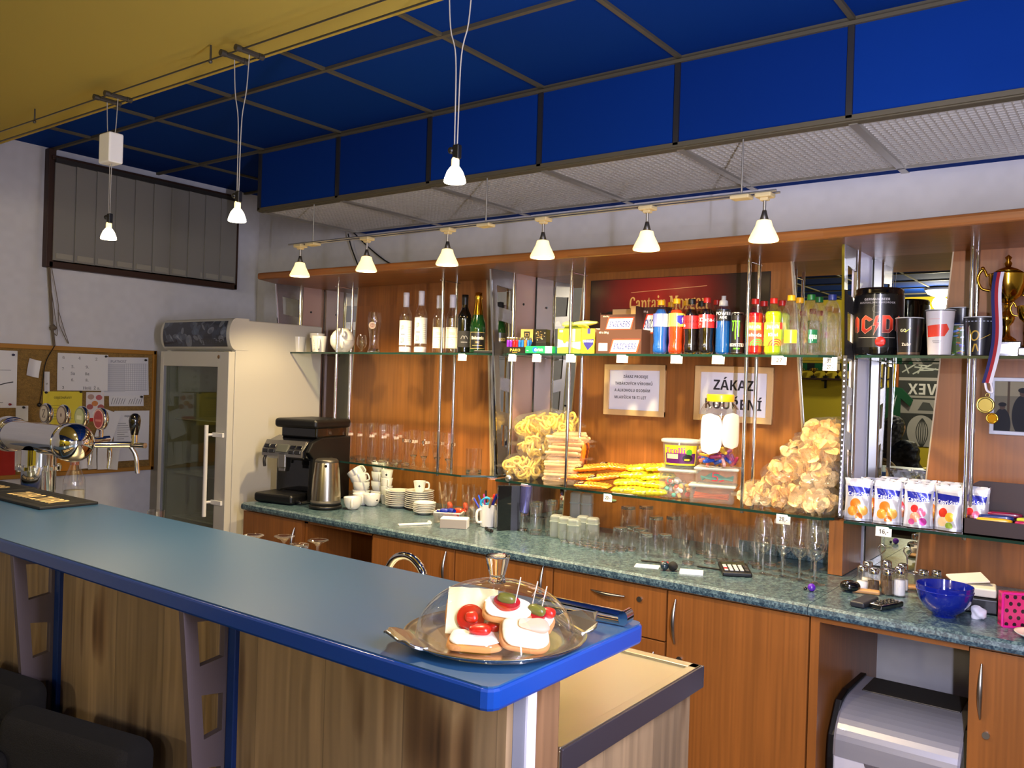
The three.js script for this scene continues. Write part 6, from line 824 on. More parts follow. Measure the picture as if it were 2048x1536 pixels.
// sweets tubs and the big jar
{
  const tubBox = (label, x, y, z, w, h, d, turn, fillG, lidM = M.whitePlastic) => { const t = thing('sweets_tub', label, 'tub', [x, y, z], turn); mesh('tub_wall', [at(box(w, h, d, 0.012, 3), 0, h / 2, 0)], M.tub, t); mesh('lid', [at(box(w + 0.012, 0.010, d + 0.012, 0.005, 2), 0, h + 0.003, 0)], M.tubLid, t); for (const [n, g, m] of fillG) mesh(n, g, m, t); return t; };
  const cand = (w, h, d, n, y0) => { const cols = [0xf0e4d6, 0xe8a070, 0xd8442e, 0xf2c060, 0x4fb0a0, 0xf3ece4]; return cols.map((c, k) => { const l = []; for (let i = 0; i < n; i++) l.push(at(pillow(rr(0.009, 0.014), rr(0.006, 0.01), rr(0.008, 0.012), 0.8, 10, 7), rr(-w, w), y0 + rr(0, h), rr(-d, d), rr(0, 3), rr(0, 3), 0)); return ['sweets', join(l), phy(c, 0.4, { clearcoat: 0.4 })]; }); };
  tubBox('clear tub of mixed jelly sweets under the bucket on the lower shelf', -1.575, YL, -3.295, 0.155, 0.112, 0.12, 0.3, cand(0.06, 0.06, 0.045, 11, 0.012));
  const oran = []; for (let i = 0; i < 16; i++) oran.push(rod([-0.075, 0.012 + rr(0, 0.022), -0.03 + i * 0.004], [0.06, 0.012 + rr(0, 0.022), -0.03 + rr(0, 0.06)], 0.0035, 8));
  tubBox('flat clear tub with orange jelly sticks at the bottom, right of the jelly sweets', -1.41, YL, -3.265, 0.175, 0.066, 0.12, 0.3, [['jelly_sticks', join(oran), phy(0xf06a18, 0.35, { clearcoat: 0.5 })]]);
  const teal = []; for (let i = 0; i < 7; i++) teal.push(tube([[-0.065, 0.03 - i * 0.003, 0.02 - i * 0.006], [-0.02, 0.022 + i * 0.003, 0.024 - i * 0.007], [0.03, 0.024, 0.02 - i * 0.006], [0.062, 0.02 + i * 0.002, 0.02 - i * 0.006]], 0.004, 20, 8));
  const tb = tubBox('clear tub with teal jelly belts and a red handwritten price, under the big jar', -1.40, YL + 0.072, -3.28, 0.165, 0.062, 0.115, 0.3, [['jelly_belts', join(teal), phy(0x3fa08c, 0.4)]]);
  const hw = clearPrint(120, 90, (x, w, h) => { x.strokeStyle = '#c02a3a'; x.lineWidth = 7; x.beginPath(); x.moveTo(80, 12); x.lineTo(40, 12); x.lineTo(38, 38); x.quadraticCurveTo(84, 34, 66, 64); x.quadraticCurveTo(52, 72, 34, 64); x.moveTo(84, 72); x.lineTo(112, 60); x.stroke(); });
  mesh('handwriting', at(new THREE.PlaneGeometry(0.07, 0.05), 0.0, 0.032, 0.0582), clearSheet.m, tb); { const g = tb.children[tb.children.length - 1].geometry; onto(g, hw); }
  const bk = thing('sweets_bucket', 'oval clear bucket with a yellow and purple sweets label, on the jelly tub', 'bucket', [-1.575, YL + 0.121, -3.30], 0.4);
  const ov = (g) => { const p = g.attributes.position; for (let i = 0; i < p.count; i++) p.setZ(i, p.getZ(i) * 0.72); g.computeVertexNormals(); return g; };
  mesh('bucket_wall', ov(lathe([[0, 0.002], [0.066, 0], [0.068, 0.004], [0.078, 0.118]], 40)), M.tub, bk); mesh('lid', ov(lathe([[0.079, 0.108], [0.083, 0.11], [0.083, 0.12], [0.076, 0.123], [0, 0.121]], 40)), M.tubLid, bk); mesh('sweets', ov(lathe([[0, 0.004], [0.064, 0.004], [0.066, 0.03], [0, 0.036]], 30)), std(0x2c3a18, 0.6), bk);
  const tl = print(260, 150, (x, w, h) => { fill(x, w, h, '#f2d626'); x.fillStyle = '#5a1a60'; x.fillRect(10, 60, w - 20, 76); words(x, 'Trolli', 92, 42, 54, '#d8189a', 'serif'); x.fillStyle = '#e8cfa0'; x.fillRect(24, 66, 90, 36); x.fillStyle = '#4aa02a'; x.beginPath(); x.arc(196, 52, 24, 0, TAU); x.fill(); x.fillStyle = '#16140f'; x.beginPath(); x.ellipse(186, 96, 40, 28, 0, 0, TAU); x.fill(); x.fillStyle = '#d8b62a'; x.fillRect(160, 100, 40, 14); });
  mesh('label', ov(sleeve(0.0715, 0.083, 0.016, 2.0, tl, 0.0775)), tl.s.gloss, bk);
  const j = thing('sweets_jar', 'big clear plastic jar with yellow screw lid and white oval labels', 'jar', [-1.40, YL + 0.146, -3.285], 0.35);
  mesh('jar_wall', lathe([[0, 0.003], [0.072, 0], [0.08, 0.008], [0.081, 0.20], [0.078, 0.225], [0.066, 0.25], [0.052, 0.262], [0.05, 0.285]], 44), M.glass, j);
  mesh('lid', lathe([[0.053, 0.262], [0.055, 0.263], [0.0555, 0.288], [0.053, 0.292], [0, 0.292]], 44), M.yellowCap, j);
  const wl = flat('#fbf8f2'); const ovalLab = (a, y0, hh, half) => { const g = new THREE.CylinderGeometry(0.0816, 0.0816, hh, 24, 16, true, a - half, half * 2), p = g.attributes.position; for (let i = 0; i < p.count; i++) { const th = Math.atan2(p.getX(i), p.getZ(i)) - a, v = p.getY(i) / (hh / 2), lim = Math.pow(Math.max(0, 1 - Math.pow(Math.abs(v), 4)), 0.35) * half; const t2 = th / half * lim; p.setXYZ(i, 0.0816 * Math.sin(a + t2), p.getY(i), 0.0816 * Math.cos(a + t2)); } g.computeVertexNormals(); return at(onto(g, wl), 0, y0 + hh / 2, 0); };
  mesh('label', ovalLab(-0.45, 0.05, 0.165, 0.62), wl.s.paper, j); mesh('label', ovalLab(0.72, 0.075, 0.145, 0.55), std(0xf0dccb, 0.6), j);
  const jc = [0x1f4fb8, 0x7a1a7a, 0xf0c020, 0xd8a0a8, 0xb02a5a, 0xd86a4a]; jc.forEach((c) => { const l = []; for (let i = 0; i < 6; i++) { const a = rr(0, TAU), q = 0.066 * Math.sqrt(rnd()); l.push(at(new THREE.CapsuleGeometry(0.008, 0.035, 4, 10), q * Math.cos(a), 0.014 + rr(0, 0.055), q * Math.sin(a), rr(0, 3), rr(0, 3), PI / 2)); } mesh('sweets', join(l), phy(c, 0.3, { clearcoat: 0.6 }), j); });
}
// juice pouches and the bar box
{
  const pouch = (label, x, z, turn, fruit, lean = -0.08) => {
    const t = thing('juice_pouch', label, 'pouch', [x, YL, z], turn); t.rotation.order = 'YXZ'; t.rotation.x = lean;
    const r = print(150, 230, (c, w, h) => { fill(c, w, h, '#c9cad2'); c.fillStyle = '#dfe0e8'; c.fillRect(0, 0, w, 34); c.fillStyle = '#16209a'; c.beginPath(); c.moveTo(14, 44); c.lineTo(w - 12, 50); c.lineTo(w - 16, 92); c.lineTo(20, 100); c.fill(); words(c, 'Capri-Sun', w * 0.5, 86, 30, '#fff', 'sans-serif', true, 'center', 118); for (const [a, b, s, k] of fruit) { c.fillStyle = k; c.beginPath(); c.arc(a, b, s, 0, TAU); c.fill(); } c.fillStyle = '#9fa0aa'; c.fillRect(0, h - 14, w, 14); });
    const g = new THREE.PlaneGeometry(0.096, 0.152, 14, 20), p = g.attributes.position; for (let i = 0; i < p.count; i++) { const u = p.getX(i) / 0.048, v = p.getY(i) / 0.152 + 0.5; const e = Math.max(0, 1 - u * u); const th = 0.024 * Math.sqrt(e) * Math.pow(1 - v, 0.6) * (1 - 0.15 * Math.cos(v * 9)) + 0.0015 * Math.sin(u * 9 + v * 20 + x * 50); p.setXYZ(i, p.getX(i) * (1 - 0.08 * Math.sin(v * PI)), v * 0.152, th); } g.computeVertexNormals();
    mesh('pouch_front', onto(g, r), r.s.foil, t); const b = g.clone(); const q = b.attributes.position; for (let i = 0; i < q.count; i++) q.setZ(i, -q.getZ(i)); b.computeVertexNormals(); mesh('pouch_back', b, M.silver, t);
    mesh('straw', rod([0.03, 0.03, -0.026], [-0.015, 0.12, -0.01], 0.0025, 8), M.whitePlastic, t); return t;
  };
  M.silver.side = THREE.DoubleSide;
  const oran = [[60, 140, 30, '#e87a1e'], [44, 178, 26, '#f0a23a'], [100, 172, 28, '#f2b04a'], [80, 206, 20, '#d8701a']], mix = [[56, 132, 20, '#d82a2a'], [92, 150, 24, '#e86a8a'], [60, 176, 26, '#f0a080'], [100, 196, 20, '#b82a8a'], [44, 200, 16, '#d85a9a']], multi = [[60, 140, 24, '#c8301e'], [98, 160, 24, '#e8b83a'], [60, 186, 24, '#f0d0a0'], [96, 204, 18, '#8aa83a']];
  pouch('orange juice pouch with blue banner, first from the left in the front row', -0.835, -3.225, 0.2, oran); pouch('orange juice pouch with blue banner, second from the left in the front row', -0.735, -3.225, 0.15, oran); pouch('pink cherry juice pouch, third from the left in the front row', -0.635, -3.225, 0.1, mix); pouch('mixed fruit juice pouch behind the chrome rods, last in the front row', -0.545, -3.235, -0.25, multi);
  [-0.80, -0.70, -0.60, -0.475].forEach((x, i) => pouch(`silver juice pouch in the second row, ${['behind the first front pouch', 'behind the second front pouch', 'behind the cherry pouch', 'right of the chrome rods'][i]}`, x, -3.31, 0.25 - 0.1 * i, i % 2 ? mix : oran, -0.02));
  [-0.76, -0.66, -0.56].forEach((x, i) => pouch(`silver juice pouch in the rear row against the mirror, ${['left', 'middle', 'right'][i]}`, x, -3.40, 0.1, multi, 0.0));
  const b = thing('bar_display_box', 'dark brown display box with tall curved back at the right end of the lower shelf', 'box', [-0.375, YL, -3.27]);
  mesh('box_tray', [boxAt(-0.115, 0.14, 0, 0.006, -0.07, 0.085), boxAt(-0.115, 0.14, 0, 0.055, 0.08, 0.085), boxAt(-0.115, -0.110, 0, 0.055, -0.07, 0.085), boxAt(-0.115, 0.14, 0.0, 0.045, -0.06, 0.075)], std(0x2a1409, 0.5), b);
  mesh('box_back', at(extr([[-0.115, 0], [0.14, 0], [0.14, 0.17], [-0.09, 0.17], [-0.107, 0.16], [-0.115, 0.145]], 0.004), 0, 0, -0.075), std(0x2e1810, 0.45), b);
  const cols = [[0xf0b814, 'yellow'], [0xb01858, 'magenta'], [0x18307a, 'navy'], [0xc8d23a, 'lime'], [0x8a1040, 'dark pink'], [0x2a8a3a, 'green']];
  cols.forEach(([c, n], i) => { const s = solo('sweet_bar', `${n} wrapped sweet bar lying in the dark brown display box`, 'sweet bar', wobble(pillow(0.052, 0.008, 0.018, 0.5, 20, 12), 0.0008, 120), phy(c, 0.3, { clearcoat: 0.7 }), [-0.40 + (i % 2) * 0.11 + (i > 3 ? 0.02 : 0), YL + 0.055 + 0.006 * Math.floor(i / 2), -3.205 - 0.045 * Math.floor(i / 2)], [0, 0.05 - 0.1 * (i % 2), 0.02]); });
}
// ---------------------------------------------------------------- on the back counter, left to right
const YK = 0.9;
{
  const t = thing('coffee_machine', 'black automatic coffee machine with silver button front at the left of the counter', 'coffee machine', [-3.70, YK, -3.06], 0.18); t.scale.y = 0.92;
  mesh('body', [at(box(0.30, 0.31, 0.26, 0.012, 3), 0.0, 0.165, -0.07), at(box(0.30, 0.025, 0.4, 0.01, 3), 0.0, 0.0125, 0)], M.blackGloss, t);
  mesh('drip_tray', at(box(0.26, 0.055, 0.17, 0.018, 3), -0.01, 0.03, 0.155), M.black, t);
  mesh('side_wall', [at(extr([[-0.18, 0.02], [0.13, 0.02], [0.12, 0.26], [0.16, 0.30], [0.13, 0.345], [0.06, 0.37], [-0.18, 0.37]], 0.02, 0.006).rotateY(-PI / 2), 0.16, 0, 0)], M.black, t);
  mesh('head', [at(extr([[-0.18, 0.25], [0.12, 0.25], [0.165, 0.27], [0.165, 0.30], [0.13, 0.345], [0.05, 0.372], [-0.18, 0.372]], 0.28, 0.006).rotateY(-PI / 2), 0.14, 0, 0)], M.blackGloss, t);
  const pn = mesh('button_panel', at(extr([[0.160, 0.262], [0.172, 0.268], [0.172, 0.30], [0.137, 0.352], [0.12, 0.352]], 0.27, 0.004).rotateY(-PI / 2), 0.125, 0, 0), M.satin, t);
  for (const x of [-0.115, -0.072, 0.062, 0.105]) for (const [y, z, a] of [[0.294, 0.176, -0.15], [0.322, 0.164, -0.6]]) mesh('button', at(box(0.038, 0.024, 0.012, 0.005, 2), x - 0.005, y, z, a, 0, 0), M.blackGloss, pn);
  mesh('display', at(box(0.075, 0.05, 0.01, 0.004), -0.008, 0.312, 0.171, -0.5, 0, 0), std(0x54564f, 0.3), pn);
  mesh('spout', [at(box(0.055, 0.09, 0.05, 0.012, 3), -0.008, 0.24, 0.155), at(box(0.045, 0.02, 0.04, 0.004), -0.008, 0.19, 0.155)], M.satin, t); mesh('milk_pipe', tube([[-0.13, 0.27, 0.16], [-0.13, 0.24, 0.175], [-0.13, 0.20, 0.17]], 0.008, 12, 10), M.darkAlu, t);
  mesh('bean_hopper', at(box(0.25, 0.10, 0.26, 0.015, 3), 0.02, 0.42, -0.05), phy(0x0e0d0b, 0.08, { clearcoat: 1 }), t); mesh('lid', at(box(0.29, 0.055, 0.31, 0.02, 3), 0.02, 0.455, -0.04), M.black, t);
  const k = thing('kettle', 'brushed steel electric kettle with black handle beside the coffee machine', 'kettle', [-3.37, YK, -2.93], 0.6);
  mesh('power_base', lathe([[0, 0.0], [0.082, 0], [0.084, 0.012], [0.078, 0.02], [0, 0.02]], 36), M.black, k); mesh('foot_ring', lathe([[0.0, 0.02], [0.0765, 0.02], [0.077, 0.045], [0.0, 0.045]], 36), std(0x3a3836, 0.4), k);
  mesh('kettle_body', lathe([[0.0766, 0.045], [0.0755, 0.06], [0.069, 0.15], [0.060, 0.235], [0.058, 0.238]], 48), std(0xb8b09c, 0.24, 1), k); mesh('lid', lathe([[0.0595, 0.236], [0.0585, 0.246], [0.05, 0.254], [0, 0.257]], 40), M.darkAlu, k);
  mesh('badge', at(cyl(0.007, 0.007, 0.004, 20).rotateX(PI / 2), 0.012, 0.222, 0.0605), M.chrome, k); mesh('handle', tube([[0, 0.235, -0.05], [0, 0.24, -0.09], [0, 0.17, -0.115], [0, 0.08, -0.105], [0, 0.06, -0.075]], 0.012, 28, 12), M.black, k);
}
{
  // white cups with a small black diamond mark
  const dia = print(48, 48, (x, w, h) => { fill(x, w, h, '#f0ece0'); x.fillStyle = '#141414'; x.beginPath(); x.moveTo(24, 4); x.lineTo(44, 24); x.lineTo(24, 44); x.lineTo(4, 24); x.fill(); });
  const makeCup = (nm, r0, r1, h, round) => (label, x, y, z, turn, rot, mark) => { const t = thing(nm, label, 'cup', [x, y, z], turn); if (rot) { t.rotation.order = 'YXZ'; t.rotation.x = rot[0]; t.rotation.z = rot[1]; } mesh('cup_body', lathe(round ? [[0, 0.004], [r0, 0], [r0 * 1.04, 0.004], [r1 * 0.82, h * 0.25], [r1 * 0.96, h * 0.6], [r1, h], [r1 - 0.003, h], [r1 * 0.9, h * 0.6], [r1 * 0.74, h * 0.26], [0, 0.008]] : cup(r0, r1, h), 32), M.porcelain, t); mesh('handle', ring(r1 * 0.88, h * 0.55, 0, h * 0.36, h * 0.32, 0.0045), M.porcelain, t); if (mark !== undefined) mesh('diamond_mark', sleeve(r1 * 0.955 + 0.0012, 0.016, h * 0.42, 0.016 / r1, dia, r1 * 0.975 + 0.0012).rotateY(mark), dia.s.gloss, t); return t; };
  const big = makeCup('coffee_cup', 0.026, 0.047, 0.062, true), small = makeCup('espresso_cup', 0.024, 0.033, 0.055, false);
  big('white coffee cup nearest the edge, in front of the cup stacks', -3.255, YK, -3.01, 0.6 + PI * 1.55); big('white coffee cup half behind the front one, left of the marked cup', -3.33, YK, -3.14, 2.0); big('white coffee cup with black diamond and handle on the left', -3.275, YK, -3.16, face(-3.27, -3.16) + PI, null, PI + 0.7);
  big('white cup at the bottom of the leaning stack by the kettle', -3.44, YK, -3.24, 1.0); big('white cup second in the leaning stack by the kettle', -3.44, YK + 0.045, -3.24, 2.0, null, 0); big('white cup third in the leaning stack, tilted left', -3.445, YK + 0.085, -3.245, 0.3, [0.1, 0.35]); big('topmost white cup of the leaning stack, tilted most', -3.455, YK + 0.118, -3.245, 0.2, [0.15, 0.62]);
  for (let i = 0; i < 4; i++) big(`white coffee cup in the tall rear tower, ${['bottom', 'second', 'third', 'top'][i]}`, -3.36, YK + i * 0.052, -3.30, face(-3.36, -3.3) - PI / 2 + 0.3 * (i % 2));
  for (let i = 0; i < 4; i++) small(`white espresso cup in the short tower beside the saucers, ${['bottom', 'second', 'third', 'top with a black diamond'][i]}`, -3.27, YK + i * 0.043, -3.265, i === 3 ? 2.6 : face(-3.27, -3.26) - PI / 2 + 0.2, null, i === 3 ? face(-3.27, -3.26) - 2.6 - 0.1 : undefined);
  const sauc = (n, r) => [[0, 0.004], [r * 0.55, 0.0], [r * 0.58, 0.004], [r * 0.98, 0.014], [r, 0.017], [r * 0.97, 0.0175], [r * 0.55, 0.008], [0, 0.008]];
  let s0; const stack = (lab, x, z, r, n, dy) => { for (let i = 0; i < n; i++) { const label = `${lab}, ${['lowest', 'second', 'third', 'fourth', 'fifth', 'sixth', 'seventh', 'eighth', 'ninth'][i]} from the bottom`; const s = thing('saucer', label, 'saucer', [x + rr(-0.002, 0.002), YK + i * dy, z + rr(-0.002, 0.002)]); mesh('plate', lathe(sauc(0, r), 40), M.porcelain, s); if (i === 1 && r > 0.068 && n > 6) mesh('rim_band', lathe([[r * 0.9, 0.012], [r * 0.985, 0.0155]], 40), M.porcelain, s); } };
  stack('white saucer in the left rear stack', -3.15, -3.235, 0.071, 8, 0.0105); stack('white saucer in the middle stack under the small cup', -3.02, -3.255, 0.076, 9, 0.0105); stack('small white saucer in the front right stack', -2.90, -3.165, 0.057, 6, 0.0085);
  small('white espresso cup with black diamond standing on the middle saucer stack', -3.02, YK + 0.0938, -3.255, face(-3, -3.25) + 0.1, null, -0.15);
  const p = solo('paper_straw_pack', 'white paper tube lying diagonally near the counter edge in front of the saucers', 'paper', [at(box(0.15, 0.008, 0.022, 0.003), 0, 0.004, 0), at(cyl(0.008, 0.008, 0.02, 16).rotateX(PI / 2), 0.076, 0.009, -0.01)], std(0xefe9da, 0.7), [-2.715, YK, -2.895], [0, 1.05, 0]);
  // glasses, sweets box and card behind
  const hb = (label, x, z, h, r, y = YK, flip) => { const t = thing('drinking_glass', label, 'glass', [x, y, z]); const f = flip ? PI : 0, o = flip ? h : 0; mesh('glass_wall', at(lathe([[r * 0.8, 0.0], [r * 0.82, 0.004], [r, h], [r * 0.97, h]], 28), 0, o, 0, f), M.glass, t); mesh('glass_base', at(lathe([[0, 0], [r * 0.8, 0], [r * 0.82, 0.012], [0, 0.009]], 24), 0, o, 0, f), M.glassBase, t); return t; };
  const glb = ['leftmost tall glass behind the sweets box', 'second tall glass behind the sweets box, holding an orange wrapper', 'third tall glass behind the sweets box', 'tall glass left of the pen mug, close to the panel'];
  [[-2.885, -3.30], [-2.80, -3.25], [-2.73, -3.30], [-2.65, -3.25]].forEach(([x, z], i) => hb(glb[i], x, z, 0.155, 0.034));
  hb('low round glass beside the pen mug', -2.555, -3.14, 0.085, 0.04); solo('wooden_stirrer', 'pale wooden stirrer standing in the leftmost glass', 'stirrer', rod([0, 0.008, 0], [-0.02, 0.15, 0.01], 0.0025, 6), M.lightWood, [-2.885, YK, -3.29]);
  for (const [i, x, z, c] of [[0, -2.805, -3.25, 0xd84a1a], [1, -2.735, -3.29, 0xd84a1a]]) solo('wrapper', `orange wrapper stuffed in the ${i ? 'third' : 'second'} tall glass`, 'wrapper', wobble(pillow(0.014, 0.022, 0.012, 0.8), 0.003, 110), phy(c, 0.35), [x, YK + 0.04, z]);
  const bx = thing('sweets_box', 'open plastic box of wrapped sweets between the saucers and the pen mug', 'box', [-2.665, YK, -3.085], 0.5);
  mesh('box_wall', at(new THREE.CylinderGeometry(0.092, 0.08, 0.048, 4, 1, true), 0, 0.024, 0, 0, PI / 4, 0, [1, 1, 0.72]), phy(0xd8d6cf, 0.35, { transmission: 0.6, thickness: 0, side: THREE.DoubleSide }), bx); mesh('box_floor', boxAt(-0.056, 0.056, 0, 0.003, -0.04, 0.04), M.whitePlastic, bx); mesh('box_rim', [boxAt(-0.068, 0.068, 0.045, 0.05, 0.045, 0.05), boxAt(-0.068, 0.068, 0.045, 0.05, -0.05, -0.045), boxAt(-0.068, -0.063, 0.045, 0.05, -0.05, 0.05), boxAt(0.063, 0.068, 0.045, 0.05, -0.05, 0.05)], M.whitePlastic, bx);
  [[0x1c2f9a, -0.015, 0.052, 0.02, 'blue wrapped sweet lying on top of the plastic box'], [0x1c2f9a, 0.02, 0.056, 0.01, 'second blue wrapped sweet on top of the plastic box'], [0xd8401a, 0.03, 0.03, 0.0, 'orange wrapped sweet in the right of the plastic box'], [0xd8401a, -0.02, 0.028, -0.02, 'orange wrapped sweet at the bottom of the plastic box'], [0x8a8a9a, -0.035, 0.026, 0.02, 'grey wrapped sweet in the left corner of the plastic box'], [0xd8401a, 0.04, 0.056, -0.02, 'orange sweet sticking out at the right rim of the plastic box']].forEach(([c, x, y, z, l]) => solo('wrapped_sweet', l, 'sweet', [wobble(pillow(0.022, 0.012, 0.013, 0.8, 18, 12), 0.0012, 140), at(new THREE.ConeGeometry(0.009, 0.016, 10, 1, true), 0.027, 0, 0, 0, 0, PI / 2), at(new THREE.ConeGeometry(0.009, 0.016, 10, 1, true), -0.027, 0, 0, 0, 0, -PI / 2)], phy(c, 0.28, { clearcoat: 0.7, side: THREE.DoubleSide }), [-2.665 + x, YK + y, -3.085 + z], [0, rr(-0.5, 0.8), 0.1]));
  const cb = thing('card_box', 'small greyish card box with bright white top in front of the pen mug', 'box', [-2.545, YK, -2.985], 0.55); mesh('box_body', boxAt(-0.062, 0.062, 0, 0.042, -0.038, 0.038, 0.002), std(0x9a928a, 0.7), cb); mesh('card', boxAt(-0.060, 0.060, 0.042, 0.0445, -0.036, 0.036), std(0xf4f2ee, 0.6), cb); mesh('white_side', boxAt(0.0605, 0.0632, 0.001, 0.042, -0.037, 0.037), std(0xe8e6e2, 0.6), cb);
  const pm = thing('pen_mug', 'tall white mug full of pens and scissors on the counter', 'mug', [-2.455, YK, -3.115], face(-2.45, -3.1) + PI + 0.55); mesh('mug_body', lathe(cup(0.033, 0.04, 0.105), 36), M.porcelain, pm); mesh('handle', ring(0.034, 0.052, 0, 0.026, 0.03, 0.006), M.porcelain, pm);
  const pen = (l, c, a, b, w = 0.0042) => { solo('pen', l, 'pen', [rod(a, b, w, 10), at(new THREE.ConeGeometry(w, 0.012, 10), ...b)], phy(c, 0.3, { clearcoat: 0.4 }), [-2.455, YK, -3.115]); };
  pen('blue pen leaning to the left in the white mug', 0x1f4fd0, [0.01, 0.01, 0], [-0.05, 0.14, 0.01]); pen('second blue pen lower at the left of the white mug', 0x2a3fc0, [0.015, 0.01, 0.01], [-0.068, 0.125, 0.02]); pen('black pen in the middle of the white mug', 0x101012, [0, 0.01, 0], [-0.015, 0.165, 0]); pen('pink pencil in the middle of the white mug', 0xc0408a, [0.005, 0.01, 0.01], [-0.01, 0.15, 0.02]); pen('red pen leaning right in the white mug', 0xd8301e, [-0.01, 0.01, 0], [0.028, 0.15, -0.01], 0.006); pen('dark blue marker leaning right at the edge of the white mug', 0x1a1c7a, [-0.01, 0.01, 0.005], [0.055, 0.155, 0.005], 0.007); pen('wooden brush handle leaning right in the white mug', 0x9a7a4a, [-0.01, 0.01, 0.01], [0.045, 0.14, 0.03], 0.006);
  const sc = thing('scissors', 'scissors with light blue handles in the white mug', 'scissors', [-2.455, YK, -3.115]); mesh('handle', [at(new THREE.TorusGeometry(0.019, 0.005, 10, 24), 0.01, 0.118, 0.03, 0, 0.4, 0.5, [1.3, 0.9, 1]), at(new THREE.TorusGeometry(0.015, 0.0045, 10, 24), 0.0, 0.122, 0.012, 0, 0.5, 0.3)], phy(0x2a9ac8, 0.35), sc); mesh('blade', boxAt(-0.004, 0.004, 0.01, 0.11, 0.012, 0.015), M.satin, sc);
  const mj = thing('steel_canister', 'small brushed steel canister between the pen mug and the black board', 'canister', [-2.385, YK, -3.13]); mesh('canister_body', lathe([[0, 0], [0.034, 0], [0.035, 0.004], [0.035, 0.085], [0.033, 0.088], [0.033, 0.098], [0.026, 0.105], [0, 0.107]], 36), M.satin, mj);
  solo('ladle', 'steel ladle standing behind the canister, its round bowl showing above', 'ladle', [rod([0, 0.02, 0], [0.01, 0.21, 0], 0.004, 8), at(sph(0.02, 20, 14), 0.008, 0.225, 0)], M.satin, [-2.40, YK, -3.19]);
  const bb = thing('menu_board', 'upright black board standing edge on beside the divider foot', 'board', [-2.325, YK, -3.105], -0.62); mesh('board', boxAt(-0.006, 0.006, 0, 0.205, -0.055, 0.055, 0.002), M.blackGloss, bb); mesh('board_face', at(boxAt(-0.055, 0.055, 0, 0.205, -0.004, 0.004, 0.001), 0.0, 0, 0.0, 0, 1.35, 0), M.black, bb);
  hb('dark tall glass holding blue foil, right of the black board', -2.27, -3.14, 0.13, 0.028); solo('foil_wrap', 'crumpled blue silvery foil standing in the tall glass beside the black board', 'foil', wobble(cyl(0.022, 0.027, 0.12, 24), 0.004, 90), phy(0x8c8cd8, 0.18, { metalness: 0.8 }), [-2.268, YK + 0.088, -3.142], [0, 0, -0.08]);
  solo('corkscrew', 'dark folding corkscrew lying on the counter in front of the pen mug', 'corkscrew', [at(box(0.075, 0.012, 0.014, 0.004), 0, 0.007, 0), rod([0.03, 0.012, 0], [0.05, 0.016, 0.018], 0.004, 8), rod([-0.03, 0.014, 0.004], [0.01, 0.02, 0.012], 0.003, 8)], std(0x3a3430, 0.35, 0.6), [-2.37, YK, -3.02], [0, -0.5, 0]);
  // square tumblers stacked
  const sq = (label, x, y, z, w, h, flip) => { const t = thing('square_glass', label, 'glass', [x, y, z], 0.4); mesh('glass_wall', at(new THREE.CylinderGeometry(w * 0.70, w * 0.56, h, 4, 1, true), 0, h / 2, 0, 0, PI / 4, 0), M.glass, t); mesh('glass_base', at(box(w * 0.78, 0.02, w * 0.78, 0.004), 0, flip ? h - 0.012 : 0.012, 0), M.glassBase, t); return t; };
  sq('square whisky glass standing at the front beside the foil glass', -2.175, YK, -3.11, 0.062, 0.075); sq('square whisky glass stacked on the front one', -2.178, YK + 0.077, -3.112, 0.055, 0.07, true); sq('square whisky glass right of the stacked pair', -2.105, YK, -3.14, 0.062, 0.075); sq('square whisky glass behind the stacked pair', -2.16, YK, -3.21, 0.062, 0.075); sq('square whisky glass on the rear one', -2.16, YK + 0.077, -3.21, 0.055, 0.07, true);
  // frosted plastic beakers
  const fz = (label, x, z, h = 0.085) => { const t = thing('frosted_beaker', label, 'beaker', [x, YK, z], 0.35); mesh('beaker', [at(box(0.052, h, 0.052, 0.012, 3), 0, h / 2, 0)], M.frosted, t); mesh('beaker_rim', at(box(0.054, 0.008, 0.054, 0.004, 2), 0, h * 0.72, 0), M.frosted, t); };
  ['first', 'second', 'third'].forEach((n, i) => fz(`frosted plastic beaker, ${n} from the left in the front row`, -2.075 + i * 0.056, -3.125 + i * 0.016, 0.10)); ['left', 'right'].forEach((n, i) => fz(`frosted plastic beaker in the second row, ${n}`, -1.985 + i * 0.058, -3.20 + i * 0.012, 0.098)); ['left', 'right'].forEach((n, i) => fz(`tall frosted plastic beaker against the panel, ${n}`, -2.125 + i * 0.06, -3.36, 0.175));
  solo('lime_sticker', 'small pale green oval sticker on the panel above the frosted beakers', 'sticker', at(cyl(1, 1, 0.002, 28).rotateX(PI / 2), 0, 0, 0, 0, 0, 0, [0.026, 0.006, 1]), std(0x9fb88a, 0.6), [-2.02, 1.035, ZP + 0.003]);
  // shot glasses: three rows
  const sh = hb('shot glass at the left end of the front row', -1.98, -3.045, 0.05, 0.021);
  for (let j = 0; j < 3; j++) for (let i = 0; i < 7; i++) { if (!i && !j) continue; copyOf(sh, `shot glass ${['', 'second', 'third', 'fourth', 'fifth', 'sixth', 'seventh'][i] || 'first'} from the left in the ${['front', 'middle', 'rear'][j]} row of shot glasses`.replace('  ', ' '), [-1.98 + i * 0.042 + j * 0.022, YK, -3.045 + i * 0.006 - j * 0.045]); }
  const dx = (label, x, y, z, h, r) => { const t = hb(label, x, z, h, r, y, true); return t; };
  dx('upturned tumbler with dark rim, left of the tumblers', -1.735, YK, -3.09, 0.09, 0.036); dx('upturned tumbler right of the dark rimmed one', -1.66, YK, -3.13, 0.09, 0.036); dx('upturned tumbler behind the dark rimmed one', -1.72, YK, -3.17, 0.09, 0.036);
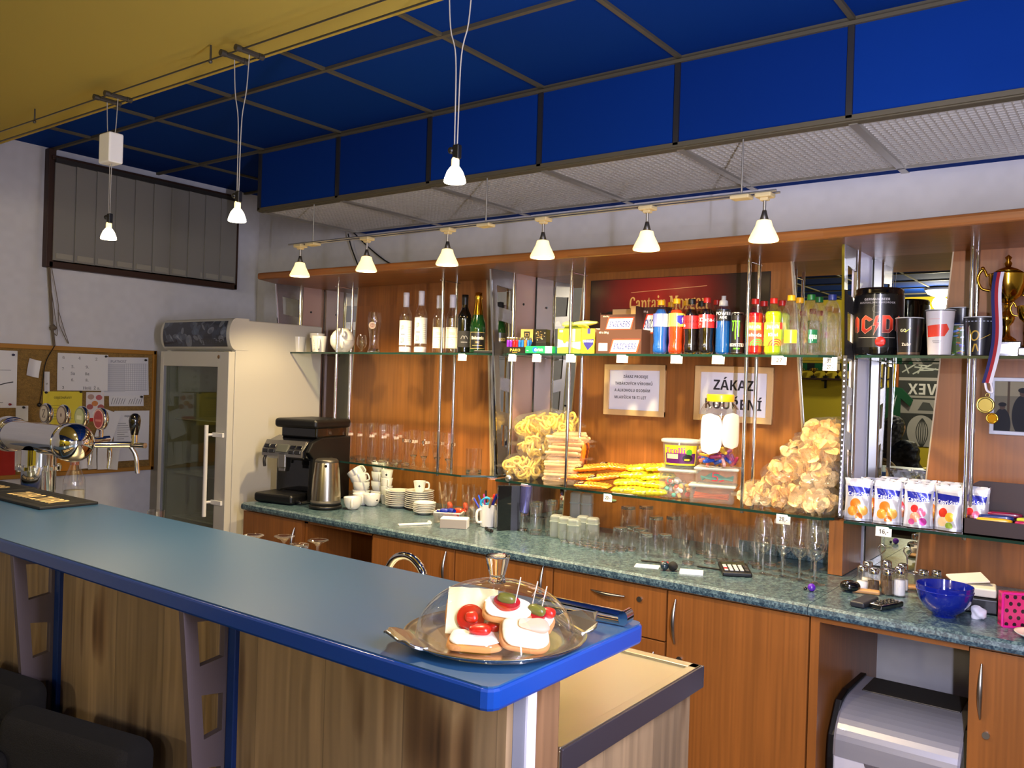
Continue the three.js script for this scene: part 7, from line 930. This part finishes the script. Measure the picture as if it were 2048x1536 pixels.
  dx('tall upturned glass at the back, left of a pair', -1.795, YK, -3.26, 0.155, 0.038); dx('tall upturned glass at the back, right of a pair', -1.745, YK, -3.33, 0.155, 0.038);
  dx('upturned tall glass in the middle row, left', -1.635, YK, -3.21, 0.135, 0.036); dx('upturned tall glass in the middle row, right', -1.585, YK, -3.27, 0.135, 0.036);
  dx('upturned tumbler in the front, below the sweets tubs', -1.595, YK, -3.05, 0.09, 0.034); dx('upturned tumbler next to the one below the sweets tubs', -1.53, YK, -3.085, 0.09, 0.034);
  [[-1.52, -3.2, 'left rear'], [-1.465, -3.14, 'left front'], [-1.44, -3.25, 'middle rear'], [-1.385, -3.20, 'right rear']].forEach(([x, z, n]) => hb(`tall ribbed water glass, ${n} of the group of four`, x, z, 0.165, 0.034));
  hb('slim tall glass standing alone in front of the highball glasses', -1.395, -3.015, 0.13, 0.028);
  let c = 0; const nth = ['first', 'second', 'third', 'fourth', 'fifth', 'sixth', 'seventh', 'eighth', 'ninth', 'tenth'];
  const hg = hb('highball glass, first of the front line left of the calculator', -1.34, -3.09, 0.15, 0.028);
  for (let j = 0; j < 2; j++) for (let i = 0; i < 4; i++) if (i || j) copyOf(hg, `highball glass, ${nth[i]} from the left in the ${j ? 'rear' : 'front'} line near the calculator`, [-1.34 + i * 0.056 + j * 0.02, YK, -3.09 - i * 0.02 - j * 0.075]);
  // wine glasses
  const wg = thing('wine_glass', 'stemmed wine glass, first from the left in the front row by the divider', 'glass', [-1.12, YK, -3.06]);
  mesh('glass_wall', lathe([[0.034, 0.0], [0.0345, 0.0015], [0.014, 0.005], [0.004, 0.012], [0.0035, 0.075], [0.01, 0.084], [0.028, 0.10], [0.037, 0.13], [0.036, 0.155], [0.029, 0.195]], 36), M.glass, wg); mesh('glass_stem', lathe([[0, 0.004], [0.012, 0.005], [0.0036, 0.013], [0.0032, 0.074], [0.008, 0.082], [0, 0.083]], 20), M.glassBase, wg);
  [[-1.05, -3.07, 'second from the left in the front row'], [-0.985, -3.055, 'third from the left in the front row'], [-0.925, -3.04, 'last in the front row beside the divider foot'], [-1.155, -3.15, 'first from the left in the second row'], [-1.085, -3.16, 'second from the left in the second row'], [-1.015, -3.15, 'third from the left in the second row'], [-0.955, -3.13, 'last in the second row beside the divider foot'], [-1.11, -3.25, 'left in the rear row'], [-1.0, -3.24, 'right in the rear row']].forEach(([x, z, n]) => copyOf(wg, `stemmed wine glass, ${n}`, [x, YK, z]));
  const fl = thing('flute', 'tall sparkling wine flute at the rear left of the wine glasses', 'glass', [-1.21, YK, -3.28]); mesh('glass_wall', lathe([[0.03, 0.0], [0.03, 0.0015], [0.004, 0.01], [0.0035, 0.07], [0.012, 0.09], [0.023, 0.15], [0.024, 0.19], [0.021, 0.225]], 30), M.glass, fl); copyOf(fl, 'tall sparkling wine flute behind the 28 price tag', [-1.13, YK, -3.33]); copyOf(fl, 'tall sparkling wine flute at the rear, close to the divider foot', [-0.965, YK, -3.32]);
  // small things on the front of the counter
  solo('note_card', 'white square note left of the two small balls on the counter', 'note', boxAt(-0.045, 0.045, 0, 0.002, -0.03, 0.03), std(0xf2f0ea, 0.6), [-1.495, YK, -2.875], [0, 0.35, 0]); solo('note_card', 'white square note block right of the two small balls on the counter', 'note', boxAt(-0.042, 0.042, 0, 0.006, -0.032, 0.032), std(0xf0eee6, 0.6), [-1.325, YK, -2.895], [0, 0.4, 0]);
  { const t = thing('pen', 'dark pen with red end lying beside the left note', 'pen', [-1.50, YK, -2.94]); mesh('barrel', rod([-0.05, 0.006, 0.01], [0.03, 0.006, -0.01], 0.0035, 8), M.black, t); mesh('cap', rod([0.028, 0.0065, -0.0095], [0.052, 0.0065, -0.0155], 0.006, 10), M.red, t); }
  solo('stone_ball', 'small mottled blue black ball on the counter, left of a pair', 'ball', at(sph(0.0165, 24, 16), 0, 0.0165, 0), phy(0x1c2c38, 0.15, { clearcoat: 1 }), [-1.418, YK, -2.862]); solo('stone_ball', 'small matt black ball on the counter, right of a pair', 'ball', at(wobble(sph(0.0175, 24, 16), 0.0008, 200), 0, 0.0175, 0), M.blackSoft, [-1.388, YK, -2.873]);
  const ca = thing('calculator', 'black desk calculator on the counter before the wine glasses', 'calculator', [-1.205, YK, -3.005], 0.55); ca.rotation.order = 'YXZ'; mesh('case', at(box(0.105, 0.016, 0.13, 0.005, 3), 0, 0.014, 0, 0.1, 0, 0), M.black, ca); mesh('display', at(box(0.085, 0.003, 0.032, 0.001, 1), 0, 0.0265, -0.042, 0.1, 0, 0), std(0x2c3326, 0.2), ca);
  for (let j = 0; j < 4; j++) for (let i = 0; i < 5; i++) { const rd = i === 0 && j === 2; mesh('key', at(box(0.0135, 0.004, 0.012, 0.0015, 1), -0.037 + i * 0.0185, 0.0245 - (j - 1) * 0.0018, -0.008 + j * 0.0175, 0.1, 0, 0), rd ? M.red : i > 3 ? M.darkAlu : M.greyCap, ca); }
  solo('black_pen', 'black pen lying left of the calculator', 'pen', rod([-0.06, 0.004, 0], [0.05, 0.004, -0.012], 0.0032, 8), M.black, [-1.29, YK, -3.0]);
  solo('bead_ball', 'shiny purple and yellow bead ball on the counter below the wine glasses', 'ball', [at(sph(0.0135, 24, 16), 0, 0.0135, 0)], phy(0x5a1fa8, 0.12, { clearcoat: 1 }), [-0.90, YK, -2.925]); solo('bead_ball', 'tiny black bead beside the purple ball', 'ball', at(sph(0.006, 16, 12), 0, 0.006, 0), M.blackGloss, [-0.921, YK, -2.925]);
  solo('computer_mouse', 'glossy black rounded object in front of the salt shakers', 'mouse', at(pillow(0.033, 0.019, 0.027, 0.85, 28, 18), 0, 0.019, 0), M.blackGloss, [-0.80, YK, -3.02], [0, 0.4, 0]);
  const rm = (label, x, z, turn, len, shiny) => { const t = thing('remote_control', label, 'remote control', [x, YK, z], turn); mesh('case', at(box(0.046, 0.018, len, 0.006, 3), 0, 0.010, 0), shiny ? M.blackGloss : std(0x26272c, 0.45), t); if (shiny) for (let j = 0; j < 4; j++) for (let i = 0; i < 3; i++) mesh('key', at(box(0.009, 0.004, 0.007, 0.0015, 1), -0.013 + i * 0.013, 0.0205, -0.035 + j * 0.02), M.darkAlu, t); };
  rm('grey remote control lying on the counter, left of a pair', -0.715, -2.87, -0.1, 0.13, false); rm('black remote control with keys, right of a pair', -0.65, -2.875, -0.35, 0.12, true);
  const bo = thing('bowl', 'glossy dark blue bowl near the counter edge', 'bowl', [-0.49, YK, -2.905]); mesh('bowl_body', lathe([[0, 0.006], [0.03, 0.0], [0.034, 0.0], [0.035, 0.008], [0.058, 0.024], [0.073, 0.048], [0.0795, 0.075], [0.081, 0.095], [0.0785, 0.0955], [0.0765, 0.075], [0.07, 0.05], [0.055, 0.029], [0, 0.014]], 48), phy(0x0e1f86, 0.12, { clearcoat: 1, clearcoatRoughness: 0.04 }), bo); mesh('rim_line', at(new THREE.TorusGeometry(0.0803, 0.0016, 8, 48).rotateX(PI / 2), 0, 0.08, 0), phy(0x122796, 0.12, { clearcoat: 1 }), bo);
  // cruets
  const shaker = (label, x, z, h, fillC, fh, cap = M.chrome) => { const t = thing('salt_shaker', label, 'shaker', [x, YK, z]); mesh('glass_wall', lathe([[0, 0.002], [0.019, 0], [0.021, 0.006], [0.019, h * 0.4], [0.016, h * 0.78]], 20), M.glass, t); mesh('cap', lathe([[0.0165, h * 0.76], [0.0172, h * 0.78], [0.0165, h * 0.95], [0.01, h], [0, h]], 20), cap, t); mesh('contents', lathe([[0, 0.003], [0.0175, 0.003], [0.018, 0.008], [0.0175, fh], [0, fh]], 18), std(fillC, 0.9), t); };
  [[-0.775, -3.075, 0.085, 0xf4f2ee, 0.03, 'salt shaker with white salt, leftmost in front of the rack'], [-0.735, -3.06, 0.085, 0x4a3a2c, 0.04, 'pepper shaker second from the left in front of the rack'], [-0.69, -3.06, 0.09, 0x5a4632, 0.05, 'pepper shaker third from the left in front of the rack'], [-0.655, -3.07, 0.10, 0xe8e6e4, 0.055, 'shaker with stacked white lumps, rightmost in front of the rack'], [-0.775, -3.14, 0.09, 0xe8e4dc, 0.03, 'salt shaker at the rear left of the rack'], [-0.715, -3.15, 0.10, 0x5a4632, 0.05, 'pepper shaker in the rear row behind the second one'], [-0.665, -3.16, 0.095, 0xdedad2, 0.04, 'salt shaker in the rear row behind the lumps'], [-0.60, -3.16, 0.085, 0x8a4a2a, 0.03, 'small paprika shaker standing behind the blue bowl'], [-0.56, -3.17, 0.088, 0x6a6f78, 0.03, 'small grey shaker behind the blue bowl, next to the paprika']].forEach(([x, z, h, c, fh, l]) => shaker(l, x, z, h, c, fh));
  const rk = (label, x, z) => { const t = thing('cruet_rack', label, 'rack', [x, YK, z], 0.2); mesh('rack_base', at(box(0.085, 0.012, 0.05, 0.005), 0, 0.006, 0), M.lightWood, t); mesh('rack_wire', [tube([[0, 0.012, 0], [0, 0.10, 0], [-0.012, 0.128, 0], [0, 0.145, 0], [0.012, 0.128, 0], [0, 0.11, 0]], 0.0025, 30, 8), at(new THREE.TorusGeometry(0.022, 0.002, 8, 24).rotateX(PI / 2), -0.022, 0.055, 0), at(new THREE.TorusGeometry(0.022, 0.002, 8, 24).rotateX(PI / 2), 0.022, 0.055, 0)], M.chrome, t); };
  rk('wire cruet rack with loop handle, left of the two behind the shakers', -0.745, -3.20); rk('wire cruet rack with loop handle, right of the two behind the shakers', -0.665, -3.22); solo('wooden_stand', 'light wooden stand under the front salt shakers', 'stand', at(box(0.09, 0.014, 0.03, 0.006), 0, 0.007, 0), M.lightWood, [-0.752, YK, -3.03], [0, 0.2, 0]);
  const np = thing('napkin_holder', 'stack of cream napkins in a black holder behind the blue bowl', 'napkins', [-0.42, YK, -3.06], 0.15); mesh('holder', at(box(0.115, 0.05, 0.11, 0.008), 0, 0.025, 0), M.black, np); mesh('napkin', at(wobble(box(0.1, 0.028, 0.1, 0.006, 3), 0.0015, 70), 0, 0.065, 0), std(0xe6ddc4, 0.85), np); mesh('napkin', at(wobble(box(0.105, 0.006, 0.09, 0.002, 3), 0.002, 60), -0.03, 0.09, -0.03, 0.1, 0.3, 0.1), std(0xded6c6, 0.85), np);
  solo('crumpled_tissue', 'small crumpled white tissue beside the blue bowl', 'tissue', wobble(wobble(sph(0.02, 20, 14), 0.006, 70), 0.003, 160), std(0xe4e4ea, 0.9), [-0.405, YK + 0.015, -2.945]);
  const pb = thing('spotted_box', 'shiny pink box with black dots at the right edge of the counter', 'box', [-0.285, YK, -2.93], 0.45);
  const pd = print(256, 220, (x, w, h) => { fill(x, w, h, '#d8286a'); x.fillStyle = '#2a0d18'; for (let j = 0; j < 5; j++) for (let i = 0; i < 6; i++) { x.beginPath(); x.ellipse(22 + i * 46 + (j % 2) * 22, 22 + j * 44, 11, 13, 0, 0, TAU); x.fill(); } });
  mesh('box_body', printedBox(0.12, 0.10, 0.04, pd, pd).translate(0, 0.05, 0), pd.s.gloss, pb); mesh('piping', [rod([-0.061, 0.002, 0.02], [-0.061, 0.1, 0.02], 0.004, 10), rod([-0.061, 0.002, 0.02], [0.061, 0.002, 0.02], 0.004, 10), rod([-0.061, 0.1, 0.02], [0.061, 0.1, 0.02], 0.004, 10)], phy(0xe0208a, 0.2, { clearcoat: 1 }), pb);
  const pl = thing('small_plate', 'edge of a small cream plate beside the pink spotted box', 'plate', [-0.235, YK, -2.82]); mesh('plate', lathe([[0, 0.004], [0.035, 0.0], [0.055, 0.01], [0.06, 0.016], [0.055, 0.014], [0, 0.008]], 36), M.porcelain, pl);
}
// ---------------------------------------------------------------- the guests' side, seen in the mirrors
{
  const zw = ZF - 0.002;
  const sh = thing('trophy_shelf', 'brown wooden wall shelf with small trophies on the yellow wall opposite', 'shelf', [-3.5, 1.735, zw]); mesh('board', boxAt(-0.5, 0.5, -0.012, 0.012, -0.2, 0, 0.003), M.darkWood, sh); for (const x of [-0.35, 0.05, 0.4]) mesh('bracket', [boxAt(x - 0.012, x + 0.012, -0.12, -0.012, -0.03, 0), boxAt(x - 0.012, x + 0.012, -0.03, -0.012, -0.16, 0)], M.black, sh);
  const tp = thing('small_trophy', 'small gold trophy cup, first from the left on the opposite wall shelf', 'trophy', [-3.76, 1.747, zw - 0.1]); mesh('base', boxAt(-0.03, 0.03, 0, 0.03, -0.03, 0.03, 0.003), M.black, tp); mesh('cup', lathe([[0.022, 0.03], [0.006, 0.05], [0.008, 0.07], [0.028, 0.09], [0.034, 0.13], [0.03, 0.13], [0, 0.09]], 20), M.gold, tp);
  for (const s of [-1, 1]) mesh('handle', ring(s * 0.032, 0.11, 0, s * 0.018, 0.016, 0.003), M.gold, tp);
  [[-3.58, 'second'], [-3.42, 'third'], [-3.27, 'fourth']].forEach(([x, n]) => copyOf(tp, `small gold trophy cup, ${n} from the left on the opposite wall shelf`, [x, 1.747, zw - 0.1]));
  const sc = thing('club_scarf', 'green and black striped club scarf pinned above the trophy shelf', 'scarf', [-3.5, 1.93, zw]); for (let k = 0; k < 10; k++) mesh('scarf_stripe', boxAt(-0.5 + k * 0.1, -0.4 + k * 0.1, -0.08, 0.08, -0.01, 0), std(k % 2 ? 0x0f1510 : 0x0c5a2c, 0.9), sc);
  solo('club_scarf', 'plain dark green scarf pinned high beside the poster', 'scarf', wobble(boxAt(-0.35, 0.3, -0.05, 0.05, -0.012, 0), 0.002, 20), std(0x0c5a2c, 0.9), [-2.45, 2.06, zw]);
  const po = print(300, 560, (x, w, h) => { fill(x, w, h, '#a39c90'); x.fillStyle = '#34352f'; x.fillRect(0, 10, w, 110); x.strokeStyle = '#a8a89a'; x.lineWidth = 9; for (let i = 0; i < 9; i++) { x.beginPath(); x.moveTo(rr(0, w), rr(14, 110)); x.lineTo(rr(0, w), rr(14, 110)); x.stroke(); } x.fillStyle = '#34352f'; x.fillRect(0, 140, w, 120); words(x, 'VEX', w * 0.52, 196, 96, '#d8d2c6'); x.fillStyle = '#a39c90'; x.fillRect(0, 236, w, 14); x.fillStyle = '#4a4a44'; x.beginPath(); x.moveTo(110, 280); x.lineTo(150, 276); x.lineTo(180, 330); x.lineTo(80, 330); x.fill(); x.fillStyle = '#34352f'; x.fillRect(0, 350, w, 210); x.fillStyle = '#b3ac9e'; x.beginPath(); x.ellipse(150, 470, 90, 110, 0.2, 0, TAU); x.fill(); x.strokeStyle = '#34352f'; x.lineWidth = 5; for (let i = 0; i < 6; i++) { x.beginPath(); x.moveTo(150, 380); x.quadraticCurveTo(80 + i * 28, 460, 150, 570); x.stroke(); } });
  const pt = thing('wall_poster', 'grey botanical poster with large capital letters on the opposite wall', 'poster', [-2.26, 1.47, zw - 0.006], PI); mesh('board', boxAt(-0.29, 0.29, -0.55, 0.55, -0.008, 0.0), M.black, pt); mesh('print', at(sheetPlane(0.57, 1.09, po), 0, 0, 0.001), po.s.paper, pt); mesh('side_strip', boxAt(0.29, 0.315, -0.55, 0.55, -0.006, 0.012), std(0xb05a20, 0.5), pt);
  const rk = thing('racket_press', 'old tennis racket and wooden racket frame hanging on the opposite yellow wall', 'racket', [-2.68, 1.83, zw - 0.03]); mesh('racket_hoop', at(new THREE.TorusGeometry(0.11, 0.009, 10, 36), -0.02, 0.04, 0, 0, 0, 0, [0.85, 1.15, 1]), std(0x3a2a1c, 0.5), rk); mesh('racket_handle', rod([-0.02, -0.08, 0], [0.02, -0.36, 0], 0.014), M.black, rk);
  const st = []; for (let k = -4; k <= 4; k++) { st.push(bar([-0.02 + k * 0.018, -0.07, 0], [-0.02 + k * 0.018, 0.15, 0], 0.0015, 4), bar([-0.1, 0.04 + k * 0.022, 0], [0.06, 0.04 + k * 0.022, 0], 0.0015, 4)); } mesh('racket_strings', st, std(0xc8b88a, 0.7), rk);
  mesh('wooden_press', [rod([-0.19, 0.12, 0], [-0.10, -0.13, 0], 0.016), rod([-0.21, -0.16, 0], [-0.09, -0.10, 0], 0.016), rod([-0.2, 0.13, 0], [-0.08, 0.09, 0], 0.016)], M.lightWood, rk);
  const je = thing('green_jersey', 'green sports jersey with white stripe hanging under the rackets', 'jersey', [-2.70, 1.36, zw - 0.02]); mesh('jersey_body', at(extr([[-0.2, -0.3], [0.18, -0.3], [0.19, 0.16], [0.3, 0.06], [0.33, 0.14], [0.2, 0.28], [0.08, 0.3], [0, 0.26], [-0.08, 0.3], [-0.2, 0.28], [-0.33, 0.14], [-0.3, 0.06], [-0.2, 0.16]], 0.02, 0.004), 0, 0, -0.03), std(0x0a4a26, 0.9), je); mesh('stripe', at(extr([[0.04, -0.3], [0.14, -0.3], [0.11, 0.0], [0.15, 0.2], [0.1, 0.1]], 0.003), 0, 0, -0.042), std(0xb8c0b8, 0.8), je);
  // wall scribbles are left off; chairs and a guest
  const chair = (label, x, z, turn, frame, web) => { const t = thing('garden_chair', label, 'chair', [x, 0, z], turn); mesh('seat', at(box(0.44, 0.03, 0.42, 0.01), 0, 0.44, 0), web, t); const a = []; for (let i = 0; i <= 12; i++) { const q = PI * i / 12; a.push([0.22 * Math.cos(q), 0.78 + 0.12 * Math.sin(q)]); } a.push([-0.22, 0.46], [0.22, 0.46]); mesh('backrest', at(extr(a, 0.012), 0, 0, 0.2, 0.12, 0, 0), web, t); mesh('back_frame', at(tube([[0.23, 0.44, 0], [0.23, 0.76, 0], [0.16, 0.88, 0], [0, 0.92, 0], [-0.16, 0.88, 0], [-0.23, 0.76, 0], [-0.23, 0.44, 0]], 0.014, 40, 8), 0, 0.0, 0.2, 0.12, 0, 0), frame, t); for (const [i, j] of [[-1, -1], [1, -1], [-1, 1], [1, 1]]) mesh('leg', rod([i * 0.2, 0.44, j * 0.19], [i * 0.22, 0, j * 0.22], 0.014), frame, t); for (const s of [-1, 1]) mesh('armrest', tube([[s * 0.24, 0.66, 0.22], [s * 0.26, 0.67, 0.0], [s * 0.25, 0.63, -0.2], [s * 0.23, 0.44, -0.2]], 0.015, 24, 8), frame, t); return t; };
  const mesh1 = std(0x55563a, 0.8), blk = M.black;
  chair('black framed mesh chair by the opposite wall, left of the two', -3.72, 3.5, PI * 0.95, blk, mesh1); chair('black framed mesh chair by the opposite wall, right of the two', -3.02, 3.35, PI * 1.05, blk, mesh1);
  chair('light wicker armchair on which the guest in the dark jacket sits', -2.06, 2.42, PI * 1.15, std(0xb8a070, 0.7), std(0xa08a58, 0.8));
  // seated guest in a dark jacket with long dark hair
  const J = { hip: [0, 0.50, 0], waist: [0, 0.68, 0.01], chest: [0, 0.90, -0.01], neck: [0, 1.07, -0.03], head: [0, 1.2, -0.06], sl: [-0.18, 0.99, -0.01], sr: [0.18, 0.99, -0.01], el: [-0.25, 0.74, -0.04], er: [0.25, 0.74, -0.04], wl: [-0.16, 0.66, -0.26], wr: [0.16, 0.66, -0.26], kl: [-0.11, 0.52, -0.42], kr: [0.11, 0.52, -0.42], fl: [-0.12, 0.09, -0.44], fr: [0.12, 0.09, -0.44], tl: [-0.12, 0.05, -0.56], tr: [0.12, 0.05, -0.56], hl: [-0.09, 0.50, 0], hr: [0.09, 0.50, 0] };
  const body = (bones, lo, hi, N, k = 28) => {
    const size = Math.max(hi[0] - lo[0], hi[1] - lo[1], hi[2] - lo[2]) / 2, c = [0, 1, 2].map((i) => (lo[i] + hi[i]) / 2); const mc = new MarchingCubes(N, new THREE.MeshBasicMaterial(), false, false, 120000); mc.isolation = 0;
    const h = N / 2; for (let z = 0; z < N; z++) for (let y = 0; y < N; y++) for (let x = 0; x < N; x++) {
      const p = [c[0] + (x - h) / h * size, c[1] + (y - h) / h * size, c[2] + (z - h) / h * size]; let s = 0;
      for (const [a, b, r0, r1] of bones) { const ab = [b[0] - a[0], b[1] - a[1], b[2] - a[2]], ap = [p[0] - a[0], p[1] - a[1], p[2] - a[2]]; const L = ab[0] ** 2 + ab[1] ** 2 + ab[2] ** 2; const t = L ? Math.max(0, Math.min(1, (ap[0] * ab[0] + ap[1] * ab[1] + ap[2] * ab[2]) / L)) : 0; const d = Math.hypot(ap[0] - ab[0] * t, ap[1] - ab[1] * t, ap[2] - ab[2] * t) - (r0 + (r1 - r0) * t); s += Math.exp(-k * d); }
      mc.field[x + y * N + z * N * N] = Math.log(Math.max(s, 1e-30)) / k;
    }
    mc.update(); const g = new THREE.BufferGeometry(), n = mc.count; g.setAttribute('position', new THREE.BufferAttribute(mc.positionArray.slice(0, n * 3), 3)); g.setAttribute('normal', new THREE.BufferAttribute(mc.normalArray.slice(0, n * 3), 3)); g.scale(size, size, size); g.translate(...c); return g;
  };
  const p = thing('person', 'seated guest with long dark hair and dark puffy jacket, seen in the mirror', 'person', [-2.14, 0, 2.42], PI * 1.12);
  const skin = std(0xb88a6c, 0.7);
  const core = body([[J.hl, J.hr, 0.10, 0.10], [J.hip, J.waist, 0.13, 0.12], [J.waist, J.chest, 0.12, 0.15], [J.sl, J.sr, 0.075, 0.075], [J.chest, J.neck, 0.10, 0.055], [J.neck, J.head, 0.052, 0.05], [J.head, [0, 1.22, -0.07], 0.085, 0.088], [[0, 1.14, -0.11], [0, 1.15, -0.115], 0.035, 0.04], [[0, 1.185, -0.148], [0, 1.17, -0.16], 0.008, 0.012], [J.hl, J.kl, 0.085, 0.062], [J.hr, J.kr, 0.085, 0.062], [J.kl, J.fl, 0.06, 0.042], [J.kr, J.fr, 0.06, 0.042], [J.fl, J.tl, 0.04, 0.034], [J.fr, J.tr, 0.04, 0.034], [J.sl, J.el, 0.06, 0.05], [J.sr, J.er, 0.06, 0.05], [J.el, J.wl, 0.046, 0.03], [J.er, J.wr, 0.046, 0.03], ...[-1, 1].flatMap((s) => [0, 1, 2, 3].map((f) => [[s * 0.16 - s * 0.012 * f, 0.655, -0.28], [s * 0.13 - s * 0.014 * f, 0.63, -0.35 + 0.008 * f], 0.014, 0.009])), ...[-1, 1].map((s) => [[s * 0.14, 0.67, -0.27], [s * 0.11, 0.68, -0.31], 0.014, 0.01])], [-0.45, 0, -0.65], [0.45, 1.4, 0.3], 84, 70);
  mesh('body', core, skin, p);
  mesh('jacket', wobble(body([[J.hip, J.waist, 0.15, 0.15], [J.waist, J.chest, 0.16, 0.18], [J.sl, J.sr, 0.10, 0.10], [J.chest, [0, 1.04, -0.02], 0.13, 0.085], [J.sl, J.el, 0.085, 0.075], [J.sr, J.er, 0.085, 0.075], [J.el, J.wl, 0.07, 0.05], [J.er, J.wr, 0.07, 0.05]], [-0.45, 0.3, -0.4], [0.45, 1.2, 0.3], 60, 45), 0.006, 50), std(0x0d0f16, 0.5), p);
  mesh('trousers', body([[J.hl, J.kl, 0.10, 0.075], [J.hr, J.kr, 0.10, 0.075], [J.kl, J.fl, 0.072, 0.055], [J.kr, J.fr, 0.072, 0.055]], [-0.3, 0.05, -0.6], [0.3, 0.65, 0.2], 50, 60), std(0x1a1f30, 0.8), p);
  mesh('hair', wobble(body([[[0, 1.25, -0.04], [0, 1.22, -0.02], 0.095, 0.1], [[0, 1.2, 0.02], [0, 1.0, 0.10], 0.09, 0.07], [[-0.06, 1.18, 0.0], [-0.08, 1.0, 0.05], 0.05, 0.04], [[0.06, 1.18, 0.0], [0.08, 1.0, 0.05], 0.05, 0.04]], [-0.25, 0.9, -0.25], [0.25, 1.4, 0.25], 48, 60), 0.004, 90), std(0x17110d, 0.6), p);
  for (const s of [-1, 1]) { mesh('eye', at(sph(0.011, 14, 10), s * 0.032, 1.215, -0.148), std(0xe8e4de, 0.3), p); mesh('shoe', at(pillow(0.05, 0.045, 0.13, 0.8), s * 0.12, 0.045, -0.5), M.black, p); }
  mesh('mouth', at(pillow(0.022, 0.005, 0.006, 0.8, 14, 8), 0, 1.145, -0.152), std(0x8a4a44, 0.6), p);
}
renderer.render(scene, camera);
